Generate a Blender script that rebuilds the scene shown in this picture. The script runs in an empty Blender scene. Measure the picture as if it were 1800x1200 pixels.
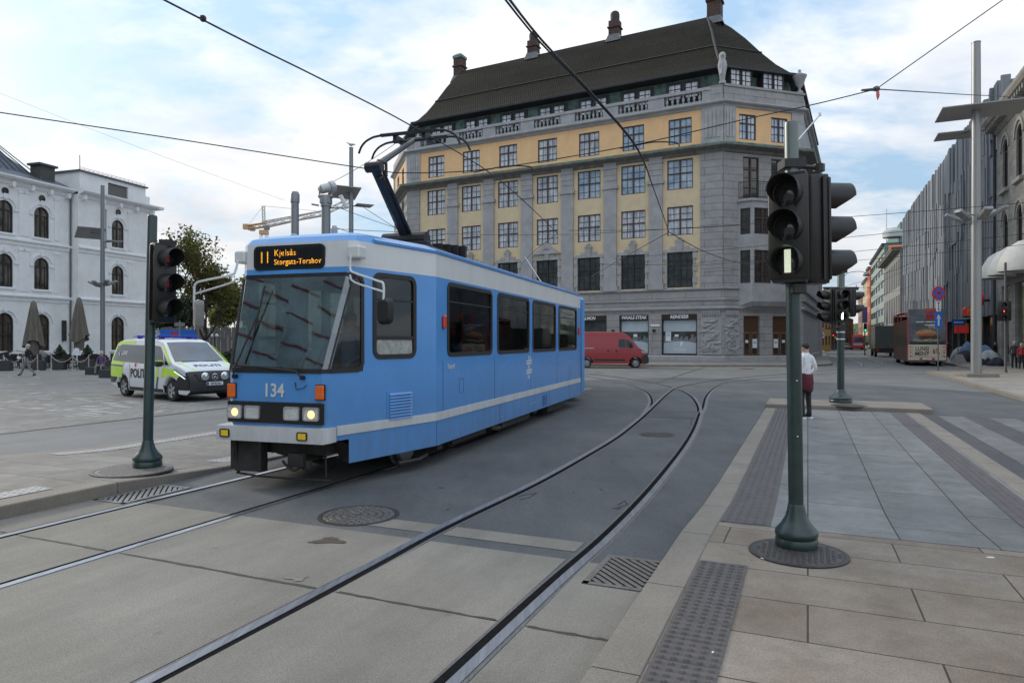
import bpy, bmesh, math, random
from mathutils import Vector, Matrix
R = math.radians
SC = bpy.context.scene
COL = SC.collection
random.seed(7)
H = 1.87                                   # eye height above the carriageway

def G(px, py, z=0.0):
    """ground point seen at photograph pixel (px, py) when it lies at height z"""
    d = 1200.0 * (H - z) / (py - 600.0)
    return Vector(((px - 900.0) / 1200.0 * d, d, z))
def at(px, py, Y):
    return Vector(((px - 900.0) / 1200.0 * Y, Y, H + (600.0 - py) / 1200.0 * Y))
NT = Vector((.9176, -.3976, 0)); DT = Vector((.3976, .9176, 0))     # across / along the tracks
NS = Vector((.912, -.41, 0)); DS = Vector((.41, .912, 0))           # across / along the far street
def T(n, s, z=0.0):
    p = NT * n + DT * s; return Vector((p.x, p.y, z))
def S(n, s, z=0.0):
    p = NS * n + DS * s; return Vector((p.x, p.y, z))
A_T = math.atan2(-.3976, .9176); A_S = math.atan2(-.41, .912)

# ------------------------------------------------------------------ materials
MATS = {}
def pm(name, col, rough=.6, metal=0.0, var=.12, scale=6.0, bump=0.0, bscale=60.0, coat=0.0, spec=.5,
       col2=None, detail=6.0, streak=None, emit=None, estr=0.0):
    """procedural principled material: noise-varied base colour, optional bump"""
    if name in MATS: return MATS[name]
    m = bpy.data.materials.new(name); m.use_nodes = True
    nt = m.node_tree; N = nt.nodes; L = nt.links
    b = N['Principled BSDF']
    b.inputs['Roughness'].default_value = rough
    b.inputs['Metallic'].default_value = metal
    b.inputs['Specular IOR Level'].default_value = spec
    b.inputs['Coat Weight'].default_value = coat
    b.inputs['Coat Roughness'].default_value = .08
    tc = N.new('ShaderNodeTexCoord')
    src = tc.outputs['Object']
    if streak:
        mp = N.new('ShaderNodeMapping'); mp.inputs['Scale'].default_value = streak
        L.new(src, mp.inputs['Vector']); src = mp.outputs['Vector']
    no = N.new('ShaderNodeTexNoise'); no.inputs['Scale'].default_value = scale
    no.inputs['Detail'].default_value = detail; no.inputs['Roughness'].default_value = .6
    L.new(src, no.inputs['Vector'])
    cr = N.new('ShaderNodeValToRGB')
    c1 = tuple(max(0, c * (1 - var)) for c in col) + (1,)
    c2 = (tuple(col2) if col2 else tuple(min(1, c * (1 + var)) for c in col)) + (1,)
    cr.color_ramp.elements[0].position = .32; cr.color_ramp.elements[0].color = c1
    cr.color_ramp.elements[1].position = .68; cr.color_ramp.elements[1].color = c2
    L.new(no.outputs['Fac'], cr.inputs['Fac']); L.new(cr.outputs['Color'], b.inputs['Base Color'])
    if bump:
        n2 = N.new('ShaderNodeTexNoise'); n2.inputs['Scale'].default_value = bscale
        n2.inputs['Detail'].default_value = 4
        L.new(tc.outputs['Object'], n2.inputs['Vector'])
        bp = N.new('ShaderNodeBump'); bp.inputs['Strength'].default_value = bump
        bp.inputs['Distance'].default_value = .02
        L.new(n2.outputs['Fac'], bp.inputs['Height']); L.new(bp.outputs['Normal'], b.inputs['Normal'])
    if emit:
        b.inputs['Emission Color'].default_value = tuple(emit) + (1,)
        b.inputs['Emission Strength'].default_value = estr
    MATS[name] = m
    return m

def glass(name, tint=(.25, .3, .3), rough=.02, refl=.06):
    """see-through pane: fresnel mix of tinted transparency and mirror reflection"""
    if name in MATS: return MATS[name]
    m = bpy.data.materials.new(name); m.use_nodes = True
    nt = m.node_tree; N = nt.nodes; L = nt.links
    for n in list(N): N.remove(n)
    o = N.new('ShaderNodeOutputMaterial'); mix = N.new('ShaderNodeMixShader')
    tr = N.new('ShaderNodeBsdfTransparent'); gl = N.new('ShaderNodeBsdfGlossy')
    lw = N.new('ShaderNodeLayerWeight'); lw.inputs['Blend'].default_value = .5
    pw_ = N.new('ShaderNodeMath'); pw_.operation = 'POWER'; pw_.inputs[1].default_value = 4.5; L.new(lw.outputs['Facing'], pw_.inputs[0])
    fr = N.new('ShaderNodeMath'); fr.operation = 'MULTIPLY_ADD'; fr.inputs[1].default_value = .85; fr.inputs[2].default_value = refl; L.new(pw_.outputs[0], fr.inputs[0])
    no = N.new('ShaderNodeTexNoise'); no.inputs['Scale'].default_value = 1.3
    tc = N.new('ShaderNodeTexCoord'); bp = N.new('ShaderNodeBump')
    bp.inputs['Strength'].default_value = .04; bp.inputs['Distance'].default_value = .05
    L.new(tc.outputs['Object'], no.inputs['Vector']); L.new(no.outputs['Fac'], bp.inputs['Height'])
    L.new(bp.outputs['Normal'], gl.inputs['Normal'])
    tr.inputs['Color'].default_value = tuple(tint) + (1,)
    gl.inputs['Roughness'].default_value = rough; gl.inputs['Color'].default_value = (.9, .95, 1, 1)
    L.new(fr.outputs[0], mix.inputs['Fac']); L.new(tr.outputs['BSDF'], mix.inputs[1])
    L.new(gl.outputs['BSDF'], mix.inputs[2]); L.new(mix.outputs['Shader'], o.inputs['Surface'])
    MATS[name] = m
    return m

# ------------------------------------------------------------------ mesh builder
def smoothstep(a, b, x):
    t = min(1, max(0, (x - a) / (b - a))); return t * t * (3 - 2 * t)

class MB:
    def __init__(s): s.v = []; s.f = []; s.m = []; s.xf = Matrix()
    def at(s, loc=(0, 0, 0), rz=0, rx=0, ry=0, sc=None):
        s.xf = Matrix.Translation(loc) @ Matrix.Rotation(rz, 4, 'Z') @ Matrix.Rotation(ry, 4, 'Y') @ Matrix.Rotation(rx, 4, 'X')
        if sc: s.xf = s.xf @ Matrix.Diagonal((sc[0], sc[1], sc[2], 1))
        return s
    def add(s, vs, fs, mat=0):
        b = len(s.v); s.v += [s.xf @ Vector(p) for p in vs]
        for f in fs: s.f.append([b + i for i in f]); s.m.append(mat)
        return s
    def quad(s, a, b, c, d, mat=0): return s.add([a, b, c, d], [(0, 1, 2, 3)], mat)
    def box(s, lo, hi, mat=0, bev=0.0):
        x0, y0, z0 = lo; x1, y1, z1 = hi
        if x0 > x1: x0, x1 = x1, x0
        if y0 > y1: y0, y1 = y1, y0
        if z0 > z1: z0, z1 = z1, z0
        if bev <= 0:
            return s.add([(x0, y0, z0), (x1, y0, z0), (x1, y1, z0), (x0, y1, z0), (x0, y0, z1), (x1, y0, z1), (x1, y1, z1), (x0, y1, z1)],
                         [(0, 3, 2, 1), (4, 5, 6, 7), (0, 1, 5, 4), (1, 2, 6, 5), (2, 3, 7, 6), (3, 0, 4, 7)], mat)
        b = min(bev, (x1 - x0) * .49, (y1 - y0) * .49, (z1 - z0) * .49)
        def ring(z, i): return [(x0 + b + i, y0 + i, z), (x1 - b - i, y0 + i, z), (x1 - i, y0 + b + i, z), (x1 - i, y1 - b - i, z),
                                (x1 - b - i, y1 - i, z), (x0 + b + i, y1 - i, z), (x0 + i, y1 - b - i, z), (x0 + i, y0 + b + i, z)]
        k = b * .5
        return s.loft([ring(z0, k), ring(z0 + b, 0), ring(z1 - b, 0), ring(z1, k)], mat, caps=True)
    def loft(s, loops, mat=0, caps=False, closed=True):
        n = len(loops[0]); vs = [p for l in loops for p in l]; fs = []
        for i in range(len(loops) - 1):
            for j in range(n if closed else n - 1):
                k = (j + 1) % n
                fs.append((i * n + j, i * n + k, (i + 1) * n + k, (i + 1) * n + j))
        if caps:
            fs.append(tuple(reversed(range(n)))); fs.append(tuple((len(loops) - 1) * n + j for j in range(n)))
        return s.add(vs, fs, mat)
    def prism(s, poly, z0, z1, mat=0):
        return s.loft([[(p[0], p[1], z0) for p in poly], [(p[0], p[1], z1) for p in poly]], mat, caps=True)
    def lathe(s, prof, c=(0, 0, 0), seg=16, mat=0, axis='Z', caps=True):
        loops = []
        for r, z in prof:
            l = []
            for k in range(seg):
                a = 2 * math.pi * k / seg; x, y = r * math.cos(a), r * math.sin(a)
                if axis == 'Z': p = (c[0] + x, c[1] + y, c[2] + z)
                elif axis == 'Y': p = (c[0] + x, c[1] + z, c[2] - y)
                else: p = (c[0] + z, c[1] + x, c[2] + y)
                l.append(p)
            loops.append(l)
        return s.loft(loops, mat, caps=caps)
    def cyl(s, c, r, h, seg=16, mat=0, axis='Z'): return s.lathe([(r, 0), (r, h)], c, seg, mat, axis)
    def tube(s, pts, r, seg=8, mat=0, caps=True):
        pts = [Vector(p) for p in pts]; loops = []; n = len(pts); up0 = None
        for i, p in enumerate(pts):
            t = (pts[min(i + 1, n - 1)] - pts[max(i - 1, 0)]).normalized()
            if up0 is None: up0 = Vector((0, 0, 1)) if abs(t.z) < .9 else Vector((0, 1, 0))
            a = t.cross(up0)
            if a.length < 1e-4: a = t.orthogonal()
            a.normalize(); b = a.cross(t).normalized(); up0 = b
            rr = r[i] if isinstance(r, (list, tuple)) else r
            loops.append([p + (a * math.cos(q) + b * math.sin(q)) * rr for q in (2 * math.pi * k / seg for k in range(seg))])
        return s.loft(loops, mat, caps=caps)
    def ball(s, c, r, seg=12, rings=8, mat=0, sc=(1, 1, 1)):
        prof = []
        loops = []
        for i in range(rings + 1):
            a = -math.pi / 2 + math.pi * i / rings
            rr = max(1e-4, math.cos(a)) * r
            loops.append([(c[0] + rr * math.cos(2 * math.pi * k / seg) * sc[0], c[1] + rr * math.sin(2 * math.pi * k / seg) * sc[1], c[2] + r * math.sin(a) * sc[2]) for k in range(seg)])
        return s.loft(loops, mat, caps=True)
    def build(s, name, mats, parent=None, smooth=False, ang=35, loc=None, rz=None, normals=True):
        me = bpy.data.meshes.new(name)
        me.from_pydata([tuple(p) for p in s.v], [], s.f)
        if not isinstance(mats, (list, tuple)): mats = [mats]
        for m in mats: me.materials.append(m)
        if len(mats) > 1: me.polygons.foreach_set('material_index', s.m)
        if normals:
            bm = bmesh.new(); bm.from_mesh(me)
            bmesh.ops.recalc_face_normals(bm, faces=bm.faces)
            bm.to_mesh(me); bm.free()
        if smooth:
            me.polygons.foreach_set('use_smooth', [True] * len(me.polygons))
            me.set_sharp_from_angle(angle=R(ang))
        me.update()
        o = bpy.data.objects.new(name, me); COL.objects.link(o)
        if parent: o.parent = parent
        if loc is not None: o.location = loc
        if rz is not None: o.rotation_euler = (0, 0, rz)
        return o

def tag(o, label=None, cat=None, group=None, kind=None):
    if label: o['label'] = label
    if cat: o['category'] = cat
    if group: o['group'] = group
    if kind: o['kind'] = kind
    return o
def thing(name, label, cat, loc=(0, 0, 0), rz=0, group=None):
    o = bpy.data.objects.new(name, None); COL.objects.link(o)
    o.empty_display_size = .3
    o.location = loc; o.rotation_euler = (0, 0, rz)
    return tag(o, label, cat, group)
def struct(o): o['kind'] = 'structure'; return o
def kids(o): return [c for c in bpy.data.objects if c.parent == o]
def copy_tree(o, parent=None, label=None):
    ch = kids(o)
    c = o.copy(); COL.objects.link(c)
    if parent: c.parent = parent
    if label: c['label'] = label
    for k in ch: copy_tree(k, c)
    return c
def inst(o, parent, loc=None, rz=None):
    c = o.copy(); COL.objects.link(c); c.parent = parent
    if loc is not None: c.location = loc
    if rz is not None: c.rotation_euler = (0, 0, rz)
    return c

def text_mesh(txt, size, mat, name, parent, M, depth=.004, align='CENTER', shear=0, bold=0, sx=1.0, spacing=1.0):
    """lettering as its own flat mesh; M places the text's xy-plane"""
    cu = bpy.data.curves.new('txt', 'FONT'); cu.body = txt; cu.size = size; cu.extrude = depth / 2
    cu.align_x = align; cu.align_y = 'CENTER'; cu.shear = shear; cu.offset = bold; cu.space_character = spacing
    cu.resolution_u = 3
    to = bpy.data.objects.new('txt', cu); COL.objects.link(to)
    dg = bpy.context.evaluated_depsgraph_get(); dg.update()
    me = bpy.data.meshes.new_from_object(to.evaluated_get(dg))
    bpy.data.objects.remove(to); bpy.data.curves.remove(cu)
    me.transform(M @ Matrix.Diagonal((sx, 1, 1, 1)))
    me.materials.clear(); me.materials.append(mat)
    me.name = name
    o = bpy.data.objects.new(name, me); COL.objects.link(o); o.parent = parent
    return o
def frame_mat(o, x, y):
    """matrix whose xy-plane is spanned by directions x, y at origin o"""
    x = Vector(x).normalized(); y = Vector(y).normalized(); z = x.cross(y)
    m = Matrix.Identity(4)
    for i in range(3): m[i][0] = x[i]; m[i][1] = y[i]; m[i][2] = z[i]; m[i][3] = o[i]
    return m

def rrect(w, h, r, n=4):
    """rounded rectangle outline centred at 0, counter-clockwise"""
    out = []
    for cx, cy, a0 in ((w/2 - r, h/2 - r, 0), (-w/2 + r, h/2 - r, 90), (-w/2 + r, -h/2 + r, 180), (w/2 - r, -h/2 + r, 270)):
        for k in range(n + 1):
            a = R(a0 + 90 * k / n); out.append((cx + r * math.cos(a), cy + r * math.sin(a)))
    return out
def ringframe(mb, w, h, r, t, y0, y1, mat=0, cx=0, cz=0, n=4):
    """rounded frame in the xz-plane between depths y0 (front) and y1 (back)"""
    o = rrect(w, h, r, n); i = rrect(w - 2*t, h - 2*t, max(.005, r - t), n)
    P = lambda q, y: [(cx + a, y, cz + b) for a, b in q]
    loops = [P(i, y1), P(i, y0), P(o, y0), P(o, y1)]
    return mb.loft(loops, mat, caps=False)
def plate(mb, w, h, r, y0, y1, cx=0, cz=0, mat=0, n=4):
    q = rrect(w, h, r, n)
    return mb.loft([[(cx + a, y0, cz + b) for a, b in q], [(cx + a, y1, cz + b) for a, b in q]], mat, caps=True)

def catmull(pts, k=6):
    pts = [Vector(p) for p in pts]; out = []
    for i in range(len(pts) - 1):
        p0 = pts[max(i-1, 0)]; p1 = pts[i]; p2 = pts[i+1]; p3 = pts[min(i+2, len(pts)-1)]
        for j in range(k):
            t = j / k
            out.append(.5 * ((2*p1) + (p2 - p0)*t + (2*p0 - 5*p1 + 4*p2 - p3)*t*t + (3*p1 - p0 - 3*p2 + p3)*t**3))
    out.append(pts[-1]); return out
def wall(mb, w, z0, z1, holes, depth=.3, mat=0, rev=None, y=0.0):
    """facade sheet in the xz-plane at y, with rectangular openings (x0,x1,z0,z1) and their reveals going to y+depth"""
    xs = sorted({0, w} | {h[0] for h in holes} | {h[1] for h in holes}) if not isinstance(w, tuple) else sorted({w[0], w[1]} | {h[0] for h in holes} | {h[1] for h in holes})
    zs = sorted({z0, z1} | {h[2] for h in holes} | {h[3] for h in holes})
    for i in range(len(xs) - 1):
        for j in range(len(zs) - 1):
            cx = (xs[i] + xs[i+1]) / 2; cz = (zs[j] + zs[j+1]) / 2
            if any(h[0] < cx < h[1] and h[2] < cz < h[3] for h in holes): continue
            mb.quad((xs[i], y, zs[j]), (xs[i+1], y, zs[j]), (xs[i+1], y, zs[j+1]), (xs[i], y, zs[j+1]), mat)
    rv = mat if rev is None else rev
    for h in holes:
        a, b, c, d = h[:4]; e = y + depth
        mb.quad((a, y, c), (a, e, c), (a, e, d), (a, y, d), rv); mb.quad((b, y, c), (b, y, d), (b, e, d), (b, e, c), rv)
        mb.quad((a, y, c), (b, y, c), (b, e, c), (a, e, c), rv); mb.quad((a, y, d), (a, e, d), (b, e, d), (b, y, d), rv)
    return mb
# ------------------------------------------------------------------ camera, sky, sun
cam = bpy.data.cameras.new('camera'); cam.lens = 24; cam.sensor_width = 36; cam.clip_end = 6000; cam.clip_start = .05
co = bpy.data.objects.new('camera', cam); COL.objects.link(co)
co.location = (0, 0, H); co.rotation_euler = (R(90), 0, 0); SC.camera = co
SC.view_settings.view_transform = 'Standard'; SC.view_settings.look = 'None'; SC.view_settings.exposure = .66; SC.view_settings.gamma = 1
SC.cycles.max_bounces = 6; SC.cycles.transparent_max_bounces = 12; SC.cycles.use_denoising = True

SUN_EL, SUN_AZ = R(22), R(-52)              # azimuth from +Y towards +X
w = bpy.data.worlds.new("World"); SC.world = w; w.use_nodes = True
nt = w.node_tree; N = nt.nodes; L = nt.links
bg = N['Background']; bg.inputs['Strength'].default_value = .1
sky = N.new('ShaderNodeTexSky'); sky.sky_type = 'NISHITA'; sky.sun_disc = False
sky.sun_elevation = SUN_EL; sky.sun_rotation = SUN_AZ; sky.air_density = 1.1; sky.dust_density = .6
tc = N.new('ShaderNodeTexCoord'); sep = N.new('ShaderNodeSeparateXYZ'); L.new(tc.outputs['Generated'], sep.inputs[0])
def math_node(op, a, b=None, c=None):
    n = N.new('ShaderNodeMath'); n.operation = op
    for i, v in enumerate((a, b, c)):
        if v is None: continue
        if isinstance(v, (int, float)): n.inputs[i].default_value = v
        else: L.new(v, n.inputs[i])
    return n.outputs[0]
zz = math_node('ADD', math_node('MAXIMUM', sep.outputs['Z'], 0.0), .22)
cx = math_node('DIVIDE', sep.outputs['X'], zz); cy = math_node('DIVIDE', sep.outputs['Y'], zz)
comb = N.new('ShaderNodeCombineXYZ'); L.new(cx, comb.inputs[0]); L.new(cy, comb.inputs[1])
def noise(scale, detail, rough, dist=0, stretch=None, off=(0, 0, 0)):
    mp = N.new('ShaderNodeMapping'); mp.inputs['Location'].default_value = off
    if stretch: mp.inputs['Scale'].default_value = stretch
    L.new(comb.outputs[0], mp.inputs['Vector'])
    n = N.new('ShaderNodeTexNoise'); n.inputs['Scale'].default_value = scale; n.inputs['Detail'].default_value = detail
    n.inputs['Roughness'].default_value = rough; n.inputs['Distortion'].default_value = dist
    L.new(mp.outputs[0], n.inputs['Vector']); return n.outputs['Fac']
n1 = noise(1.15, 9, .56, .35, (1, 1.15, 1), (3.1, 1.7, 0)); n2 = noise(5.5, 6, .6, .2, (1, 1.6, 1), (.4, 7.2, 0))
cov = math_node('ADD', math_node('MULTIPLY', n1, .78), math_node('MULTIPLY', n2, .22))
mask = N.new('ShaderNodeValToRGB'); mask.color_ramp.elements[0].position = .405; mask.color_ramp.elements[1].position = .545
L.new(cov, mask.inputs['Fac'])
shade = N.new('ShaderNodeValToRGB')
shade.color_ramp.elements[0].position = .36; shade.color_ramp.elements[0].color = (8.9, 8.95, 9.1, 1)
shade.color_ramp.elements[1].position = .68; shade.color_ramp.elements[1].color = (6.3, 6.75, 7.5, 1)
L.new(noise(2.1, 6, .55, .2, None, (8, 2, 0)), shade.inputs['Fac'])
# blue between the clouds: the physical sky, with thin veil cloud over it
veil = N.new('ShaderNodeMixRGB'); veil.inputs['Fac'].default_value = .62; veil.inputs['Color2'].default_value = (4.6, 6.7, 9.0, 1)
L.new(sky.outputs['Color'], veil.inputs['Color1'])
mx = N.new('ShaderNodeMixRGB'); L.new(mask.outputs['Color'], mx.inputs['Fac'])
L.new(veil.outputs['Color'], mx.inputs['Color1']); L.new(shade.outputs['Color'], mx.inputs['Color2'])
vm = N.new('ShaderNodeVectorMath'); vm.operation = 'SCALE'; L.new(mx.outputs['Color'], vm.inputs[0])
L.new(math_node('MULTIPLY_ADD', math_node('MAXIMUM', sep.outputs['Z'], 0.0), .62, .60), vm.inputs['Scale'])      # overcast: brighter overhead than at the horizon
sv_ = Vector((math.sin(SUN_AZ) * math.cos(R(9)), math.cos(SUN_AZ) * math.cos(R(9)), math.sin(R(9))))      # veiled sun low on the left
dp_ = N.new('ShaderNodeVectorMath'); dp_.operation = 'DOT_PRODUCT'; L.new(tc.outputs['Generated'], dp_.inputs[0]); dp_.inputs[1].default_value = sv_
gl_ = math_node('MULTIPLY', math_node('POWER', math_node('MAXIMUM', dp_.outputs['Value'], 0.0), 7.0), .3)
ga = N.new('ShaderNodeMixRGB'); ga.blend_type = 'MULTIPLY'; ga.inputs['Color2'].default_value = (1.6, 1.45, 1.25, 1); L.new(gl_, ga.inputs['Fac']); L.new(vm.outputs[0], ga.inputs['Color1'])
L.new(ga.outputs[0], bg.inputs['Color'])

sl = bpy.data.lights.new('sun', 'SUN'); sl.energy = 1.25; sl.angle = R(11); sl.color = (1, .90, .76)
so = bpy.data.objects.new('sun', sl); COL.objects.link(so)
sd = Vector((math.sin(SUN_AZ) * math.cos(SUN_EL), math.cos(SUN_AZ) * math.cos(SUN_EL), math.sin(SUN_EL)))
so.rotation_euler = (-sd).to_track_quat('-Z', 'Y').to_euler()

# ------------------------------------------------------------------ ground materials
def ground_mat(name, c1, c2, big=.35, fine=90, rough=.85, specks=.5, bump=.25, stain=None):
    if name in MATS: return MATS[name]
    m = bpy.data.materials.new(name); m.use_nodes = True; nt = m.node_tree; N = nt.nodes; L = nt.links
    b = N['Principled BSDF']; b.inputs['Roughness'].default_value = rough; b.inputs['Specular IOR Level'].default_value = .35
    tc = N.new('ShaderNodeTexCoord')
    def nz(s, d=5, r=.6, st=None):
        n = N.new('ShaderNodeTexNoise'); n.inputs['Scale'].default_value = s; n.inputs['Detail'].default_value = d; n.inputs['Roughness'].default_value = r
        if st:
            mp = N.new('ShaderNodeMapping'); mp.inputs['Scale'].default_value = st; L.new(tc.outputs['Object'], mp.inputs[0]); L.new(mp.outputs[0], n.inputs['Vector'])
        else: L.new(tc.outputs['Object'], n.inputs['Vector'])
        return n.outputs['Fac']
    r1 = N.new('ShaderNodeValToRGB'); r1.color_ramp.elements[0].position = .3; r1.color_ramp.elements[1].position = .7
    r1.color_ramp.elements[0].color = tuple(c1) + (1,); r1.color_ramp.elements[1].color = tuple(c2) + (1,)
    L.new(nz(big, 8, .65), r1.inputs['Fac'])
    f = nz(fine, 3, .7)
    r2 = N.new('ShaderNodeValToRGB'); r2.color_ramp.elements[0].position = .3; r2.color_ramp.elements[1].position = .72
    r2.color_ramp.elements[0].color = (1 - specks,) * 3 + (1,); r2.color_ramp.elements[1].color = (1 + specks * .6,) * 3 + (1,)
    L.new(f, r2.inputs['Fac'])
    mu = N.new('ShaderNodeMixRGB'); mu.blend_type = 'MULTIPLY'; mu.inputs['Fac'].default_value = 1
    L.new(r1.outputs[0], mu.inputs[1]); L.new(r2.outputs[0], mu.inputs[2]); out = mu.outputs[0]
    # wear streaks running along the direction of travel, and blotches
    r3 = N.new('ShaderNodeValToRGB'); r3.color_ramp.elements[0].position = .32; r3.color_ramp.elements[1].position = .6
    r3.color_ramp.elements[0].color = (.74, .74, .75, 1); r3.color_ramp.elements[1].color = (1.03, 1.03, 1.03, 1)
    L.new(nz(1.6, 7, .7, (1, .22, 1)), r3.inputs['Fac'])
    m3 = N.new('ShaderNodeMixRGB'); m3.blend_type = 'MULTIPLY'; m3.inputs['Fac'].default_value = .8 if stain is None else stain
    L.new(out, m3.inputs[1]); L.new(r3.outputs[0], m3.inputs[2])
    vo = N.new('ShaderNodeTexVoronoi'); vo.inputs['Scale'].default_value = 1.9; L.new(tc.outputs['Object'], vo.inputs['Vector'])
    r4 = N.new('ShaderNodeValToRGB'); r4.color_ramp.elements[0].position = .03; r4.color_ramp.elements[1].position = .075
    r4.color_ramp.elements[0].color = (.62, .62, .62, 1); r4.color_ramp.elements[1].color = (1, 1, 1, 1)
    L.new(vo.outputs['Distance'], r4.inputs['Fac'])
    m4 = N.new('ShaderNodeMixRGB'); m4.blend_type = 'MULTIPLY'; m4.inputs['Fac'].default_value = .55
    L.new(m3.outputs[0], m4.inputs[1]); L.new(r4.outputs[0], m4.inputs[2])
    L.new(m4.outputs[0], b.inputs['Base Color'])
    bp = N.new('ShaderNodeBump'); bp.inputs['Strength'].default_value = bump; bp.inputs['Distance'].default_value = .012
    L.new(f, bp.inputs['Height']); L.new(bp.outputs[0], b.inputs['Normal'])
    MATS[name] = m; return m

def slab_mat(name, c1, c2, cm, bw, bh, mortar=.008, off=.5, bump=.3, rot=0, sq=1, fine=110, tint=None):
    """stone slabs: brick texture in the object's own axes, each slab its own tone"""
    if name in MATS: return MATS[name]
    m = bpy.data.materials.new(name); m.use_nodes = True; nt = m.node_tree; N = nt.nodes; L = nt.links
    b = N['Principled BSDF']; b.inputs['Roughness'].default_value = .82; b.inputs['Specular IOR Level'].default_value = .35
    tc = N.new('ShaderNodeTexCoord'); mp = N.new('ShaderNodeMapping'); mp.inputs['Rotation'].default_value = (0, 0, rot)
    L.new(tc.outputs['Object'], mp.inputs[0])
    br = N.new('ShaderNodeTexBrick'); br.offset = off; br.inputs['Scale'].default_value = 1; br.squash = sq
    br.inputs['Brick Width'].default_value = bw; br.inputs['Row Height'].default_value = bh
    br.inputs['Mortar Size'].default_value = mortar; br.inputs['Mortar Smooth'].default_value = .2; br.inputs['Bias'].default_value = 0
    br.inputs['Color1'].default_value = tuple(c1) + (1,); br.inputs['Color2'].default_value = tuple(c2) + (1,); br.inputs['Mortar'].default_value = tuple(cm) + (1,)
    L.new(mp.outputs[0], br.inputs['Vector'])
    def nz(s, d, r=.6):
        n = N.new('ShaderNodeTexNoise'); n.inputs['Scale'].default_value = s; n.inputs['Detail'].default_value = d; n.inputs['Roughness'].default_value = r
        L.new(tc.outputs['Object'], n.inputs['Vector']); return n.outputs['Fac']
    out = br.outputs['Color']
    for s, d, lo, hi, f in ((.9, 6, .74, 1.16, 1), (fine, 3, .72, 1.22, 1), (5, 6, .88, 1.1, 1)):
        rr = N.new('ShaderNodeValToRGB'); rr.color_ramp.elements[0].position = .3; rr.color_ramp.elements[1].position = .7
        a = tint if (tint and s == .9) else (1, 1, 1)
        rr.color_ramp.elements[0].color = (lo * a[0], lo * a[1], lo * a[2], 1); rr.color_ramp.elements[1].color = (hi, hi, hi, 1)
        L.new(nz(s, d), rr.inputs['Fac'])
        mu = N.new('ShaderNodeMixRGB'); mu.blend_type = 'MULTIPLY'; mu.inputs['Fac'].default_value = f
        L.new(out, mu.inputs[1]); L.new(rr.outputs[0], mu.inputs[2]); out = mu.outputs[0]
    vo = N.new('ShaderNodeTexVoronoi'); vo.inputs['Scale'].default_value = 2.6; L.new(tc.outputs['Object'], vo.inputs['Vector'])   # gum and spots
    r4 = N.new('ShaderNodeValToRGB'); r4.color_ramp.elements[0].position = .035; r4.color_ramp.elements[1].position = .075
    r4.color_ramp.elements[0].color = (.66, .66, .66, 1); r4.color_ramp.elements[1].color = (1, 1, 1, 1); L.new(vo.outputs['Distance'], r4.inputs['Fac'])
    st_ = N.new('ShaderNodeValToRGB'); st_.color_ramp.elements[0].position = .36; st_.color_ramp.elements[1].position = .52
    st_.color_ramp.elements[0].color = (.80, .79, .77, 1); st_.color_ramp.elements[1].color = (1, 1, 1, 1); L.new(nz(1.7, 9, .75), st_.inputs['Fac'])
    for q_ in (r4, st_):
        mu = N.new('ShaderNodeMixRGB'); mu.blend_type = 'MULTIPLY'; mu.inputs['Fac'].default_value = .8; L.new(out, mu.inputs[1]); L.new(q_.outputs[0], mu.inputs[2]); out = mu.outputs[0]
    L.new(out, b.inputs['Base Color'])
    ad = N.new('ShaderNodeMath'); ad.operation = 'MULTIPLY_ADD'; L.new(br.outputs['Fac'], ad.inputs[0]); ad.inputs[1].default_value = -1.5; L.new(nz(fine, 3), ad.inputs[2])
    bp = N.new('ShaderNodeBump'); bp.inputs['Strength'].default_value = bump; bp.inputs['Distance'].default_value = .012
    L.new(ad.outputs[0], bp.inputs['Height']); L.new(bp.outputs[0], b.inputs['Normal'])
    MATS[name] = m; return m

asphalt = ground_mat('asphalt', (.082, .088, .095), (.138, .143, .146), .42, 105, .8, .5, .35)
road_far = ground_mat('worn_road', (.15, .152, .15), (.20, .20, .195), .3, 80, .85, .3, .2)
concrete = ground_mat('track_concrete', (.185, .174, .152), (.272, .258, .228), .5, 105, .85, .42, .35)
plaza_m = slab_mat('plaza_paving', (.20, .195, .185), (.24, .235, .225), (.13, .13, .125), .3, .15, .01, .5, .3)
plat_m = slab_mat('platform_slabs', (.20, .19, .178), (.25, .238, .22), (.07, .066, .06), 1.5, .62, .007, .45, .35, tint=(1, .97, .92))
isl_m = slab_mat('island_slabs_brown', (.205, .178, .148), (.275, .245, .21), (.055, .05, .045), 1.35, .62, .007, .5, .4, rot=0, tint=(1.05, .95, .86))
isl_b = slab_mat('island_slabs_blue', (.178, .185, .185), (.222, .226, .224), (.055, .055, .055), 1.9, .76, .008, .5, .35, rot=R(90))
side_m = slab_mat('pavement_slabs', (.27, .245, .215), (.32, .295, .262), (.12, .11, .1), .8, .4, .008, .5, .3)
kerb_m = ground_mat('granite_kerb', (.21, .186, .158), (.275, .248, .215), 1.2, 130, .8, .4, .35, .4)
steel = pm('rail_steel', (.42, .44, .48), .28, .9, .25, 3, streak=(8, .3, 1))
groove_black = pm('rail_groove', (.010, .010, .011), .95, 0, .3, 20, spec=.05); steel2 = pm('dull_rail_steel', (.27, .28, .31), .42, .85, .25, 3, streak=(8, .3, 1))
filler = pm('rail_filler', (.12, .12, .125), .7, .2, .3, 14, streak=(6, .5, 1), bump=.2)
iron = pm('cast_iron', (.09, .08, .074), .55, .5, .35, 18, bump=.25, bscale=90)
dark_iron = pm('dark_iron', (.045, .042, .042), .5, .4, .3, 20)
seam_m = pm('joint_tar', (.04, .038, .036), .8, 0, .4, 30)

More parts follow.
